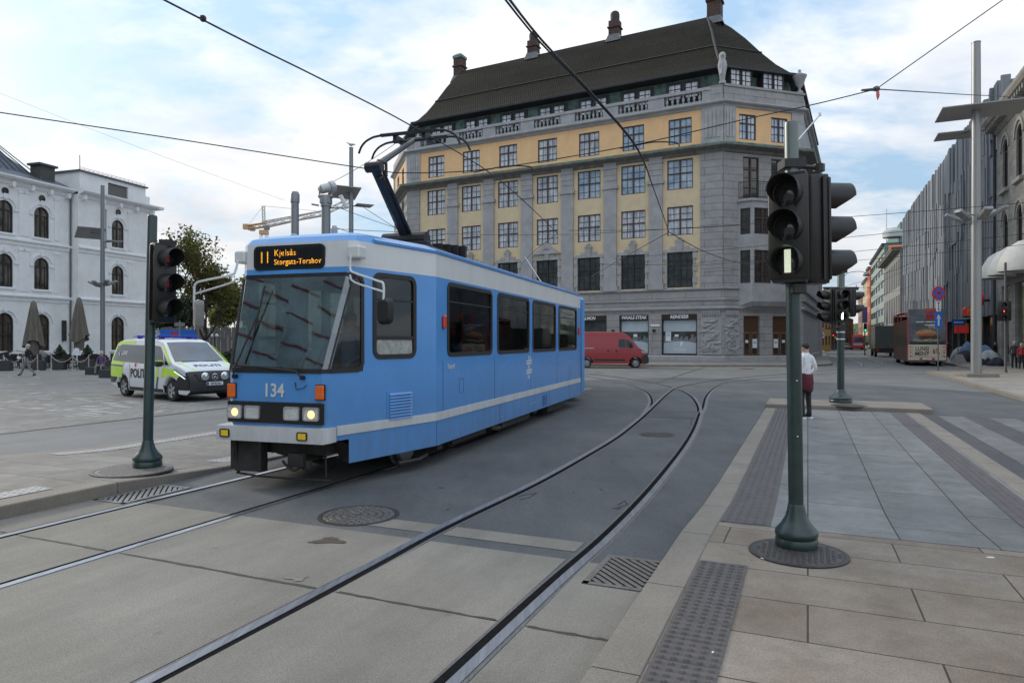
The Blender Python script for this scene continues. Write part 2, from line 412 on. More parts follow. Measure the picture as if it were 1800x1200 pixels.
def flat(name, pts, z, mat, parent=None):
    mb = MB(); mb.add([(p[0], p[1], z) for p in pts], [tuple(range(len(pts)))])
    return mb.build(name, mat, parent)
def tframe(name, mats, mb, smooth=False):
    """object whose local x runs across and y along the tracks"""
    o = mb.build(name, mats, None, smooth); o.rotation_euler = (0, 0, A_T); return o

# base carriageway, one sheet out to the horizon
g = MB(); g.quad((-2500, -60, 0), (2500, -60, 0), (2500, 3500, 0), (-2500, 3500, 0)); struct(g.build('ground', road_far))
g = MB(); pts = [T(-11.2, -8), T(12, -8), T(12, 24.5), T(6, 30), T(2, 34), T(-6, 36), T(-11.2, 30)]
struct(flat('road', pts, .004, asphalt))
# concrete track slabs (local x across, y along)
g = MB()
def slab(n0, n1, s0, s1, z=.008): g.quad((n0, s0, z), (n1, s0, z), (n1, s1, z), (n0, s1, z))
for n0, n1 in ((-7.75, -7.16), (-7.0, -5.72), (-5.56, -3.40), (-3.24, -1.90), (-1.70, -1.05)):
    for s0, s1 in ((-8, -2.0), (-1.985, 4.13), (4.15, 5.55)):
        slab(n0, n1, s0, s1)
for n0, n1 in ((-4.35, -3.40), (-3.24, -1.9)): slab(n0, n1, 5.78, 6.08)
struct(tframe('track_bed', concrete, g))
# joints between the slabs, slightly ragged
g = MB()
for n0, n1 in ((-7.7, -7.2), (-6.95, -5.75), (-5.5, -3.42), (-3.2, -1.92), (-1.68, -1.06)):
    k = 14; a = []; b = []
    for i in range(k + 1):
        n = n0 + (n1 - n0) * i / k; a.append((n, 4.13 + random.uniform(-.012, .006), .0105)); b.append((n, 4.152 + random.uniform(-.006, .014), .0105))
    g.loft([a, b], closed=False)
tag(tframe('slab_joint', seam_m, g), kind='structure')
# stains
st = pm('dirt_stain', (.06, .042, .03), .7, 0, .3, 12)
def blot(name, px, py, rx, ry, mat, label, seed):
    random.seed(seed); c = G(px, py); g = MB(); n = 40; p = []
    for k in range(n):
        a = 2 * math.pi * k / n; rr = 1 + .35 * math.sin(3 * a + seed) + random.uniform(-.18, .18)
        p.append((rx * rr * math.cos(a), ry * rr * math.sin(a), 0))
    g.add(p, [tuple(range(n))]); o = g.build(name, mat); o.location = (c.x, c.y, .0125)
    tag(o, label, 'stain', kind='structure')
blot('road_stain', 578, 952, .15, .085, st, None, 3); blot('road_stain', 522, 1018, .075, .055, pm('faint_stain', (.17, .155, .14), .8, 0, .2, 14), None, 5)

# ------------------------------------------------------------------ rails
def rail(path, side, parent, z=.006, w=1.0, name='rail', st=None):
    """grooved rail: head, groove on the inner side (side=+1: groove towards +across), lip, filler seams"""
    prof = [(-.075 * w, -.045 * w, 2, 0), (-.045 * w, .03 * w, 0, .004), (.03 * w, .095 * w, 1, -.001), (.095 * w, .12 * w, 2, .001)]
    mb = MB(); n = len(path)
    rows = [[] for _ in range(len(prof) * 2)]
    for i, p in enumerate(path):
        t = (path[min(i+1, n-1)] - path[max(i-1, 0)]); t.z = 0; t.normalize(); a = Vector((t.y, -t.x, 0)) * side
        for j, (x0, x1, m, dz) in enumerate(prof):
            rows[2*j].append(p + a * x0 + Vector((0, 0, z + dz))); rows[2*j+1].append(p + a * x1 + Vector((0, 0, z + dz)))
    for j, pr in enumerate(prof): mb.loft([rows[2*j], rows[2*j+1]], pr[2], closed=False)
    return mb.build(name, [steel2 if 'blue' not in parent['label'] else steel, groove_black, filler], parent, normals=False)
def straight(n, s0, s1, k=6): return [T(n, s0 + (s1 - s0) * i / k) for i in range(k + 1)]
def px_path(l, k=5): return catmull([G(*p) for p in l], k)
def arc_tail(n, s0, cx, r_sign, ang=75, k=24):
    out = []; Rr = abs(n - cx)
    for i in range(1, k + 1):
        a = R(ang * i / k); out.append(T(cx + (n - cx) * math.cos(a), s0 + Rr * math.sin(a)))
    return out
tk = thing('tram_track', 'tram track under the blue tram, nearer the left platform kerb', 'tram track')
rail(straight(-7.08, -8, 9.5) + arc_tail(-7.08, 9.5, -29, 1), 1, tk); rail(straight(-5.64, -8, 9.5) + arc_tail(-5.64, 9.5, -29, 1), -1, tk)
tk = thing('tram_track', 'empty tram track in the foreground beside the right-hand kerb', 'tram track')
r1 = [T(-3.32, s) for s in (-8, -4, 0, 3)] + [G(651, 993.6), G(780, 925), G(940, 848.8), G(1032, 798), G(1086, 765), G(1128, 732)]
r2 = [T(-1.787, s) for s in (-8, -4, 0, 3)] + [G(975, 1030), G(1075, 940), G(1150, 860), G(1204, 790), G(1224, 755), G(1233, 729)]
r1 = catmull(r1, 5); r2 = catmull(r2, 5)
rail(r1 + px_path([(1128, 732), (1140, 714), (1142, 702), (1134, 690), (1110, 678.6), (1080, 670.5), (1029, 661.5), (960, 653)])[1:], 1, tk)
rail(r2 + px_path([(1233, 729), (1228.5, 711), (1215, 694.5), (1191, 683), (1152, 673.5), (1092, 663.6), (1029, 656.5), (960, 650)])[1:], -1, tk)
tk = thing('tram_track', 'tram track curving right past the stone corner into the far street', 'tram track')
rail(px_path([(1128, 732), (1146, 715.5), (1170, 693), (1188, 681), (1215, 675), (1260, 668), (1320, 662), (1380, 657), (1450, 651), (1490, 647.5), (1512, 643.6), (1514, 639), (1493, 629.5), (1461, 614)]), 1, tk, z=.008)
rail(px_path([(1233, 729), (1239, 717), (1245, 696), (1260, 681), (1281, 672), (1320, 666.6), (1380, 662), (1450, 657), (1510, 652), (1550, 646), (1557, 642), (1539, 635), (1485, 614)]), -1, tk, z=.008)

# ------------------------------------------------------------------ left platform, lane and plaza
def kerb_run(name, n0, n1, prof, mat, joints, label=None):
    """raised stones running along the tracks: prof = [(s, height)]"""
    mb = MB()
    for i in range(len(prof) - 1):
        (s0, h0), (s1, h1) = prof[i], prof[i+1]; e = .006
        a = [(n0, s0 + e, -.05), (n1, s0 + e, -.05), (n1, s0 + e, h0 - .012), (n1 - .012, s0 + e, h0), (n0 + .012, s0 + e, h0), (n0, s0 + e, h0 - .012)]
        b = [(x, s1 - e, (z - h0 + h1) if z > 0 else z) for x, y, z in a]
        mb.loft([a, b], caps=True)
    return tframe(name, mat, mb)
def plat_h(s):
    return .15 - .115 * smoothstep(5.7, 8.2, s)
ss = [-8, -6.3, -4.5, -2.7, -1.0, .7, 2.35, 4.15, 5.75, 7.4, 9, 10.7, 12.5, 14.3, 16, 18, 20, 22, 24, 26]
struct(kerb_run('platform_kerb', -8.07, -7.75, [(s, plat_h(s)) for s in ss], kerb_m, None))
def sheet(name, n0, n1, ss, hf, mat, dn=None):
    mb = MB(); mb.loft([[(n0, s, hf(s)) for s in ss], [(n1, s, hf(s) if dn is None else hf(s) + dn) for s in ss]], closed=False)
    return struct(tframe(name, mat, mb))
sheet('platform', -11.1, -8.07, [-8 + .5 * i for i in range(69)], lambda s: plat_h(s) - .003, plat_m)
sheet('platform_edge', -11.4, -11.1, [-8 + .5 * i for i in range(69)], lambda s: plat_h(s) - .003, kerb_m, -.01)
sheet('lane', -14.8, -11.4, [-8, 40], lambda s: .012, ground_mat('lane_asphalt', (.15, .155, .16), (.2, .205, .205), .5, 120, .8, .3, .2))
g = MB(); g.quad((-90, -20, .016), (-14.95, -20, .016), (-14.95, 90, .016), (-90, 90, .016)); struct(tframe('plaza', plaza_m, g))
g = MB(); g.quad((-14.95, -20, .02), (-14.8, -20, .02), (-14.8, 40, .02), (-14.95, 40, .02)); struct(tframe('lane_drain', dark_iron, g))
# pale worn patches on the plaza
pale = pm('pale_paving', (.30, .295, .285), .8, 0, .12, 10)
g = MB(); random.seed(11)
for i in range(46):
    p = G(random.uniform(-60, 330), random.uniform(662, 735)); w_, h_ = random.uniform(.15, .7), random.uniform(.12, .3)
    n_, s_ = p.dot(NT), p.dot(DT)
    if n_ > -15.4: continue
    for k in range(random.randint(1, 3)):
        a, b = n_ + random.uniform(-.5, .5), s_ + .3 * k
        g.box((a, b, .01), (a + w_, b + h_, .0195 + .0001 * (i % 7) + .0011 * k))
struct(tframe('plaza_pale_setts', pale, g))

# ------------------------------------------------------------------ right island (pedestrian refuge) and crossing
def isl_h(s): return .12 - .095 * smoothstep(6.2, 8.6, s)
ks = [-8, -6.4, -4.9, -3.5, -2.1, -.75, .75, 2.15, 3.55, 4.95, 6.4, 7.85, 9.3, 10.8, 12.4, 14, 15.6, 17.2, 18.8, 20.3]
struct(kerb_run('island_kerb', -1.08, -.80, [(s, isl_h(s)) for s in ks], kerb_m, None))
fs = [-8 + .5 * i for i in range(31)]
sheet('island_pavement', -.80, 14, fs, lambda s: isl_h(s) - .004, isl_m)
g = MB(); l2 = [6.4 + .4 * i for i in range(36)]
sheet('crossing_pavement', -.80, 2.35, [7.0 + .35 * i for i in range(39)], lambda s: isl_h(s) - .001, isl_b)
struct(kerb_run('island_far_kerb', 2.35, 2.66, [(s, isl_h(s)) for s in ks if s > 6], kerb_m, None))
# joint pieces in the brown zone along the near strip
g = MB()
g.box((-1.08, 20.3, -.05), (2.95, 20.62, .135), bev=.02); g.box((-1.08, 20.62, -.05), (2.95, 22.4, .131), bev=.02)
struct(tframe('refuge_kerb', kerb_m, g))
tact = pm('tactile_plate', (.088, .080, .080), .7, 0, .2, 9, bump=.2, bscale=120)
def blister_strip(label, n0, n1, s0, s1, hf, mat, dn=.06, r=.013, hgt=.006, base=.004):
    mb = MB(); k = max(2, int((s1 - s0) / .3)); cross = [s0 + (s1 - s0) * i / k for i in range(k + 1)]
    for i in range(k):
        a, b = cross[i], cross[i+1] - .004
        mb.quad((n0, a, hf(a) + base), (n1, a, hf(a) + base), (n1, b, hf(b) + base), (n0, b, hf(b) + base))
    nn = int((n1 - n0) / dn); ns = int((s1 - s0) / dn)
    for i in range(nn):
        for j in range(ns):
            x, y = n0 + dn * (i + .5) + (n1 - n0 - nn * dn) / 2, s0 + dn * (j + .5); z = hf(y) + base
            vs = [(x + r * math.cos(q), y + r * math.sin(q), z) for q in (0, 1.257, 2.513, 3.77, 5.027)] + [(x + r * .6 * math.cos(q), y + r * .6 * math.sin(q), z + hgt) for q in (0, 1.257, 2.513, 3.77, 5.027)]
            mb.add(vs, [(a, (a + 1) % 5, 5 + (a + 1) % 5, 5 + a) for a in range(5)] + [(5, 6, 7, 8, 9)])
    o = tframe('tactile_strip', mat, mb, True); return tag(o, label, 'tactile paving')
blister_strip('dark studded tactile strip running along the kerb at the bottom of the photo', -.79, -.43, -.5, 5.62, isl_h, tact, .07, .023, .013)
blister_strip('dark tactile strip between the kerb and the near traffic light, running to the far island', -.795, -.33, 7.02, 20.25, isl_h, tact, .085, .022, .006)
rm = MB(); 
for i in range(4): 
    a = 1.95 + .088 * i; ssr = [6.6 + .5 * k for k in range(28)]
    lo = [[(a, s, isl_h(s) + .002) for s in ssr], [(a + .008, s, isl_h(s) + .009) for s in ssr], [(a + .047, s, isl_h(s) + .009) for s in ssr], [(a + .055, s, isl_h(s) + .002) for s in ssr], [(a + .09, s, isl_h(s) + .002) for s in ssr]]
    rm.loft(lo, closed=False)
tag(tframe('tactile_strip', tact, rm), 'dark ribbed guidance strip on the far side of the crossing beside the zebra stripes', 'tactile paving')
pale_t = pm('pale_tactile', (.30, .30, .30), .7, 0, .15, 9)
blister_strip('pale tactile strip on the left platform by the bottom left kerb', -8.42, -8.1, 1.5, 5.2, plat_h, pale_t, .1, .032, .006)
blister_strip('pale tactile strip on the platform just left of the tram front', -8.45, -8.1, 7.7, 14, plat_h, pale_t, .1, .032, .006)
blister_strip('long pale tactile strip at the back edge of the left platform', -11.08, -10.75, 7.0, 20, plat_h, pale_t, .1, .032, .006)
# zebra: dark band and worn pale stripes
g = MB(); g.quad((2.66, 7, .0082), (13, 7, .0082), (13, 20.3, .0082), (2.66, 20.3, .0082)); struct(tframe('crossing_asphalt', ground_mat('dark_asphalt', (.075, .075, .08), (.105, .105, .108), .6, 130, .8, .4, .3), g))
g = MB()
for k in range(9): g.quad((2.98 + 1.05 * k, 7.0, .0125), (3.52 + 1.05 * k, 7.0, .0125), (3.52 + 1.05 * k, 19.9, .0125), (2.98 + 1.05 * k, 19.9, .0125))
struct(tframe('zebra_crossing', ground_mat('worn_road_paint', (.135, .135, .133), (.215, .212, .205), 1.5, 60, .8, .6, .2), g))

# ------------------------------------------------------------------ far pavements
def pavement(name, pts, h=.14, mat=None, kw=.3):
    """raised pavement: slab-paved top, granite kerb edge round it"""
    mb = MB(); mb.add([(p[0], p[1], h) for p in pts], [tuple(range(len(pts)))], 0)
    n = len(pts)
    for i in range(n):
        a, b = pts[i], pts[(i+1) % n]
        mb.quad((a[0], a[1], -.02), (b[0], b[1], -.02), (b[0], b[1], h), (a[0], a[1], h), 1)
    return struct(mb.build(name, [mat or side_m, kerb_m]))
def kerb_line(name, pts, w, h):
    """granite edging following a line"""
    mb = MB(); pts = [Vector((p[0], p[1], 0)) for p in pts]; n = len(pts); ls = [[], [], [], []]
    for i, p in enumerate(pts):
        t = (pts[min(i+1, n-1)] - pts[max(i-1, 0)]).normalized(); a = Vector((-t.y, t.x, 0))
        for l, (o, z) in zip(ls, ((-.01, -.05), (-.01, h), (w, h), (w, h - .04))): l.append(p + a * o + Vector((0, 0, z)))
    mb.loft(ls, closed=False); return struct(mb.build(name, kerb_m))
front = [(-34, 76), (-14, 62), (0, 55.4), (6, 52.2), (10.5, 50.6), (20, 50.3), (22.6, 51), (24.6, 52.8), (26.3, 56)] + [tuple(S(.9, s)[:2]) for s in (64, 80, 100, 130, 180, 255)]
pavement('pavement', front + [tuple(S(-6, 255)[:2]), (20, 80), (-30, 100)], .14, ground_mat('grey_pavement', (.19, .185, .178), (.25, .245, .235), .5, 60, .85, .25, .2))
kerb_line('kerb', front, .3, .146)
p0 = S(5.8, 11.5); rp = [tuple(S(5.8, s)[:2]) for s in (11.5, 20, 30, 40, 46.8)] + [tuple(S(6.3, 47.4)[:2]), tuple(S(9.3, 49.0)[:2])] + [tuple(S(9.4, s)[:2]) for s in (60, 90, 130, 180, 255)]
pavement('pavement', rp + [tuple(S(16, 255)[:2]), tuple(S(40, 60)[:2]), tuple(S(30, 5)[:2])], .12, side_m)
kerb_line('kerb', list(reversed(rp)), .22, .126)

# ------------------------------------------------------------------ covers, grates, seams in the road
def manhole(px, py, z, r, mat, label, pat='ring', hgt=.008, name='manhole_cover'):
    c = G(px, py, z); mb = MB()
    mb.lathe([(r * 1.08, -.02), (r * 1.08, hgt * .6), (r, hgt), (r * .97, hgt * .5), (r * .95, hgt * .5)], seg=40, caps=False, mat=1)
    mb.lathe([(r * .96, -.02), (r * .95, hgt * .7)], seg=40)
    if pat == 'ring':
        for q, n_ in ((.2, 8), (.38, 12), (.56, 18), (.74, 24), (.88, 30)):
            for k in range(n_):
                a = 2 * math.pi * (k + .5 * (n_ % 4 == 2)) / n_; d = .42 * 2 * math.pi / n_
                p = lambda rr, aa, z_: (rr * r * math.cos(aa), rr * r * math.sin(aa), z_)
                mb.add([p(q - .055, a - d, hgt * .7), p(q - .055, a + d * .7, hgt * .7), p(q + .055, a + d * .7, hgt * .7), p(q + .055, a - d, hgt * .7),
                        p(q - .045, a - d * .9, hgt * 1.5), p(q - .045, a + d * .6, hgt * 1.5), p(q + .045, a + d * .6, hgt * 1.5), p(q + .045, a - d * .9, hgt * 1.5)],
                       [(4, 5, 6, 7), (0, 1, 5, 4), (1, 2, 6, 5), (2, 3, 7, 6), (3, 0, 4, 7)], 2)
    else:
        k = int(r / .045); 
        for i in range(-k, k + 1):
            for j in range(-k, k + 1):
                x, y = i * .045, j * .045
                if x * x + y * y > (r * .9) ** 2: continue
                mb.add([(x - .015, y - .015, hgt * .7), (x + .015, y - .015, hgt * .7), (x + .015, y + .015, hgt * .7), (x - .015, y + .015, hgt * .7),
                        (x - .01, y - .01, hgt * 1.5), (x + .01, y - .01, hgt * 1.5), (x + .01, y + .01, hgt * 1.5), (x - .01, y + .01, hgt * 1.5)],
                       [(4, 5, 6, 7), (0, 1, 5, 4), (1, 2, 6, 5), (2, 3, 7, 6), (3, 0, 4, 7)], 2)
    o = mb.build(name, mat); o.location = (c.x, c.y, z + .004); o.rotation_euler = (0, 0, A_T)
    return tag(o, label, 'manhole cover')
iron_hi = pm('worn_iron', (.15, .14, .125), .45, .5, .3, 25)
im = [iron, dark_iron, iron_hi]
manhole(631, 906, 0, .40, im, 'large round patterned manhole cover in the road in front of the tram')
manhole(1155, 764, 0, .33, [dark_iron, dark_iron, iron], 'small dark manhole cover between the rails of the curving right track')
manhole(1403, 971, .12, .36, [iron, dark_iron, dark_iron], 'round studded iron cover at the foot of the near right traffic light', 'stud', .006)
manhole(233, 826, .148, .46, [pm('grey_iron', (.17, .165, .16), .6, .3, .25, 20), iron, iron_hi], 'round grey cover under the left traffic light on the platform', 'stud', .006)
manhole(1492, 712.5, .135, .42, [iron, dark_iron, dark_iron], 'flat cover at the foot of the traffic light on the far refuge', 'stud', .005)
manhole(1312, 648.3, 0, .5, [dark_iron, dark_iron, iron], 'far manhole cover in the road before the stone corner doors')
def grate(n0, n1, s0, s1, label, mat, z=.012):
    mb = MB(); mb.quad((n0, s0, z - .003), (n1, s0, z - .003), (n1, s1, z - .003), (n0, s1, z - .003), 1)  # near-black sheet stands in for the shaded hollow under the bars
    for a, b, c, d in ((n0, n0 + .05, s0, s1), (n1 - .05, n1, s0, s1), (n0, n1, s0, s0 + .05), (n0, n1, s1 - .05, s1)): mb.box((a, c, z - .003), (b, d, z + .004 + .0007 * (c == s0)), 0)
    w, l = n1 - n0 - .1, s1 - s0 - .1; k = int((w + l) / .08)
    for i in range(1, k):                                # diagonal bars
        t = (w + l) * i / k; p = []
        a = (n0 + .05 + min(t, w), s0 + .05 + max(0, t - w)); b = (n0 + .05 + max(0, t - l), s0 + .05 + min(t, l))
        d = Vector((b[0] - a[0], b[1] - a[1], 0))
        if d.length < .05: continue
        q = Vector((d.y, -d.x, 0)).normalized() * .02; a, b = Vector((*a, z + .003)), Vector((*b, z + .003))
        mb.quad(a - q, a + q, b + q, b - q, 0)
    o = tframe('drain_grate', [mat, groove_black], mb); return tag(o, label, 'drain grate')
grate(-1.6, -1.09, 5.04, 5.8, 'iron drain grate with slanting bars between the right rail and the kerb', pm('grate_iron', (.15, .138, .125), .6, .3, .25, 20))
grate(-7.7, -7.2, 5.4, 6.35, 'pale drain grate between the left platform kerb and the tram rail', pm('galv_iron', (.2, .2, .2), .5, .5, .25, 20))
# asphalt seams and small patches around the switch
g = MB()
def seam(l, wd=.02, z=.009, jag=.01):
    p = [G(*q) for q in l]; p = [a.lerp(b, k / 6) for a, b in zip(p, p[1:]) for k in range(6)] + [p[-1]]
    q0, q1 = [], []
    for i, v in enumerate(p):
        t = (p[min(i+1, len(p)-1)] - p[max(i-1, 0)]).normalized(); a = Vector((t.y, -t.x, 0)) * wd / 2; j = Vector((random.uniform(-jag, jag), random.uniform(-jag, jag), z))
        q0.append(v + a + j); q1.append(v - a + j)
    g.loft([q0, q1], closed=False)
seam([(1134, 733), (1226, 735)], .05); seam([(1142, 723), (1228, 725)], .03); seam([(1085, 888), (1098, 881), (1104, 886), (1082, 894), (1076, 893)], .015)
seam([(1216, 735), (1214, 747), (1228, 748)], .03)
seam([(910, 873), (945, 866), (928, 876), (912, 878)], .015); seam([(1152, 674), (1190, 661), (1240, 645)], .08); seam([(1029, 653), (1380, 653)], .1, jag=.02)
seam([(1560, 655), (1600, 658), (1625, 657)], .05, jag=.03); seam([(1484, 668), (1500, 669), (1520, 668)], .06, jag=.03)
random.seed(5)
for k in range(26):
    x, y = random.uniform(760, 1230), random.uniform(745, 900); seam([(x, y), (x + random.uniform(2, 9), y + random.uniform(-1.5, 1.5))], random.uniform(.008, .03), jag=.006)
struct(g.build('asphalt_cracks', seam_m))
# litter
lit = pm('litter_white', (.6, .6, .58), .8)
for i, (px, py, s, label) in enumerate(((1741, 976, .03, 'scrap of white litter lying on the slabs at the right edge'), (1253, 1147, .012, 'tiny white pebble beside the studded strip'), (1340, 982, .014, 'scrap of litter left of the round cover by the near pole'))):
    c = G(px, py, .12); g = MB(); g.box((-s, -s * .5, 0), (s, s * .5, s * .3), bev=s * .1); o = g.build('litter', lit, loc=(c.x, c.y, .123 if py > 1000 or px < 1400 else .1), rz=i * 1.1); tag(o, label, 'litter')
# ------------------------------------------------------------------ tram
TO = Vector((-2.995, 8.669, 0)); TA = R(-17.8)
blue = pm('tram_blue', (.072, .285, .665), .28, 0, .05, 1.2, coat=.35)
white_p = pm('tram_white', (.66, .67, .68), .32, 0, .06, 1.6, coat=.25, streak=(1, 1, .2))
black_r = pm('black_rubber', (.014, .014, .015), .5, 0, .2, 8)
black_g = pm('black_gloss', (.012, .012, .014), .18, 0, .1, 3)
dark_m = pm('underframe_dark', (.03, .027, .025), .7, .2, .35, 8, bump=.2)
alu = pm('aluminium', (.55, .56, .57), .35, .8, .1, 6)
grey_in = pm('interior_grey', (.16, .165, .17), .7, 0, .12, 4)
floor_in = pm('interior_floor', (.06, .06, .065), .8)
yellow_p = pm('yellow_pole', (.75, .52, .03), .4)
seat_m = pm('seat_fabric', (.05, .06, .075), .9, 0, .25, 14)
orange_l = pm('orange_lens', (.75, .13, .01), .25, 0, .12, 20, coat=.4)
red_l = pm('red_lens', (.55, .05, .02), .25, 0, .12, 20, coat=.4)
yel_l = pm('yellow_lens', (.8, .55, .02), .25, 0, .12, 20, coat=.4)
chrome = pm('reflector', (.75, .76, .76), .18, .9, .15, 30)
lamp_on = pm('lamp_lit', (1, .75, .45), .3, emit=(1, .50, .15), estr=1.15)
led = pm('amber_led', (.9, .45, .05), .4, emit=(1, .42, .03), estr=1.0)
gw = glass('tram_windscreen', (.52, .60, .58), .02, .20); gs = glass('tram_side_glass', (.30, .33, .32), .03, .06)

tram = thing('tram', 'blue and white tram with raised pantograph, number 134 on its front', 'tram', TO, TA)
HWF, KINK, HWM, LEN = .735, 2.05, 1.295, 12.5
def hw(y): return HWF + (HWM - HWF) * min(1, max(0, y / KINK))
def yf(z):
    pts = [(0, 0), (1.48, 0), (2.74, .40), (2.84, .41), (3.18, .43), (3.26, .50), (3.315, .64), (3.345, 1.1)]
    for (a, b), (c, d) in zip(pts, pts[1:]):
        if z <= c: return b + (d - b) * (z - a) / (c - a)
    return 1.1
def inset(z): return {3.26: .05, 3.315: .17, 3.345: .55}.get(z, 0)
ST = [.36, .60, .81, 1.57, 2.05, 2.50, 4.52, 4.89, 6.95, 7.29, 9.32, 9.69, 11.76, 12.3]
def loop(z, back=LEN):
    f = yf(z); i = inset(z); h = []
    h.append((0.0, f - .03)); h.append((hw(f) * .55 - i * .5, f - .02)); h.append((hw(f) - .07 - i, f)); h.append((hw(f + .05) - i, f + .055))
    for y in ST: 
        yy = max(y, f + .06 + .02 * ST.index(y)); h.append((hw(yy) - i, yy))
    h.append((HWM - .16 - i, back)); h.append((0.0, back))
    return h
LV = [.31, .62, .683, .80, 1.48, 1.68, 2.74, 2.84, 3.18, 3.26, 3.315, 3.345]
WIN = {6: 0, 9: 1, 11: 2, 13: 3, 15: 4}                        # station index of each side window's front edge
mb = MB(); nh = len(loop(1.0))
for s in (1, -1):
    for li in range(len(LV) - 1):
        a, b = loop(LV[li]), loop(LV[li+1])
        for j in range(nh - 1):
            z0, z1 = LV[li], LV[li+1]
            if z1 <= .62 and j < 4: continue                     # open front under the bumper
            if 1.48 <= z0 < 2.74 and j < 5: continue             # windscreen
            if 1.68 <= z0 < 2.74 and j in WIN: continue          # side windows
            q = [(s * a[j][0], a[j][1], z0), (s * a[j+1][0], a[j+1][1], z0), (s * b[j+1][0], b[j+1][1], z1), (s * b[j][0], b[j][1], z1)]
            if s < 0: q.reverse()
            mb.add(q, [(0, 1, 2, 3)], 1 if 2.84 <= z0 < 3.18 else 0)
bm = [(0, y) for y in ()]
def grime(m):
    """road dirt thrown up along the lower body, in the body's own height"""
    nt = m.node_tree; N = nt.nodes; L = nt.links; b = N['Principled BSDF']; src = b.inputs['Base Color'].links[0].from_socket
    tc = N.new('ShaderNodeTexCoord'); sp = N.new('ShaderNodeSeparateXYZ'); L.new(tc.outputs['Object'], sp.inputs[0])
    mp = N.new('ShaderNodeMapping'); mp.inputs['Scale'].default_value = (3, 3, .7); L.new(tc.outputs['Object'], mp.inputs[0])
    no = N.new('ShaderNodeTexNoise'); no.inputs['Scale'].default_value = 2.2; no.inputs['Detail'].default_value = 9; no.inputs['Roughness'].default_value = .7; L.new(mp.outputs[0], no.inputs['Vector'])
    mr = N.new('ShaderNodeMapRange'); mr.inputs['From Min'].default_value = .25; mr.inputs['From Max'].default_value = 1.5; mr.inputs['To Min'].default_value = .85; mr.inputs['To Max'].default_value = .08; L.new(sp.outputs[2], mr.inputs[0])
    mu = N.new('ShaderNodeMath'); mu.operation = 'MULTIPLY'; L.new(no.outputs[0], mu.inputs[0]); L.new(mr.outputs[0], mu.inputs[1])
    mx = N.new('ShaderNodeMixRGB'); mx.inputs[2].default_value = (.10, .10, .098, 1); L.new(mu.outputs[0], mx.inputs[0]); L.new(src, mx.inputs[1]); L.new(mx.outputs[0], b.inputs['Base Color'])
    ra = N.new('ShaderNodeMath'); ra.operation = 'MULTIPLY_ADD'; ra.inputs[1].default_value = .5; ra.inputs[2].default_value = .24; L.new(mu.outputs[0], ra.inputs[0]); L.new(ra.outputs[0], b.inputs['Roughness'])
grime(blue); grime(white_p)
body = mb.build('body', [blue, white_p], tram, True, 28)
# roof crown
mb = MB(); lp = loop(3.345); l2 = [(s * p[0] * .2, p[1], 3.36) for s in (1,) for p in lp]
mb.add([(p[0], p[1], 3.345) for p in lp] + [(-p[0], p[1], 3.345) for p in reversed(lp)], [tuple(range(2 * len(lp)))])
mb.build('roof_deck', blue, tram)
# side frames of reference: transform placing local x along the side (towards the rear), local -y outwards
def side_xf(y, z, s=1, off=0.0):
    """matrix at height z, distance y along the side; local x = backwards, local y = inwards, z = up"""
    if y < KINK: d = Vector(((HWM - HWF) * s, KINK, 0)).normalized()
    else: d = Vector((0, 1, 0))
    n = Vector((d.y * s, -d.x * s, 0))                            # outward
    if s < 0: n = Vector((-d.y, d.x, 0))
    p = Vector((hw(y) * s, y, z)) + n * off
    m = Matrix.Identity(4)
    for i in range(3): m[i][0] = d[i]; m[i][1] = -n[i]; m[i][2] = (0, 0, 1)[i]; m[i][3] = p[i]
    return m
wins = [(.77, 1.61, True), (2.46, 4.56, False), (4.85, 6.99, False), (7.25, 9.36, False), (9.65, 11.80, False)]
for s in (1, -1):
    for (a, b, drv) in wins:
        yc = (a + b) / 2; wd = (b - a) * (1.038 if drv else 1)
        M = side_xf(yc, 2.215, s)
        f = MB(); f.xf = M
        ringframe(f, wd, 1.17, .13, .065, -.012, .04)
        if drv: f.box((-wd/2 + .05, -.006, -.32), (wd/2 - .05, .02, -.27)); f.box((-wd/2 + .05, -.006, .21), (wd/2 - .05, .02, .235))
        elif s > 0: f.box((-wd/2 + .05, -.004, .27), (wd/2 - .05, .02, .292))
        fr = f.build('window', black_r, tram, True)
        p = MB(); p.xf = M; plate(p, wd - .08, 1.09, .09, .012, .02); p.build('pane', gs, fr)
        if drv and s > 0:
            p = MB(); p.xf = M; plate(p, wd - .16, .2, .03, .004, .011, 0, -.42); p.build('lower_panel', pm('grimy_panel', (.33, .34, .32), .5, 0, .3, 12), fr)
# windscreen: raked front pane and two side panes
f = MB(); 
fl = lambda z, o=0: [(x, y) for x, y in loop(z)]
a, b = loop(1.48), loop(2.74)
p = MB()
for s in (1, -1):
    for j in range(3): 
        A = [(s * a[j][0], a[j][1] - .004, 1.48), (s * a[j+1][0], a[j+1][1] - .004, 1.48), (s * b[j+1][0], b[j+1][1] - .004, 2.74), (s * b[j][0], b[j][1] - .004, 2.74)]
        p.quad(*A)
ws = p.build('windscreen', gw, tram, True, 60)
for s in (1, -1):
    p = MB(); p.quad((s * a[3][0], a[3][1], 1.48), (s * hw(.6), .6, 1.48), (s * hw(.6), .6, 2.74), (s * b[3][0], b[3][1], 2.74)); p.build('corner_pane', gs, ws)
p = MB(); o = .012
def strip(pts, nrm, wd):
    q = [Vector(x) for x in pts]; n = Vector(nrm).normalized()
    for i in range(len(q) - 1):
        t = (q[i+1] - q[i]).normalized(); sd_ = t.cross(n) * wd / 2
        p.loft([[q[i] - sd_ + n * o, q[i] + sd_ + n * o, q[i] + sd_ - n * .02, q[i] - sd_ - n * .02], [q[i+1] - sd_ + n * o, q[i+1] + sd_ + n * o, q[i+1] + sd_ - n * .02, q[i+1] - sd_ - n * .02]], caps=True)
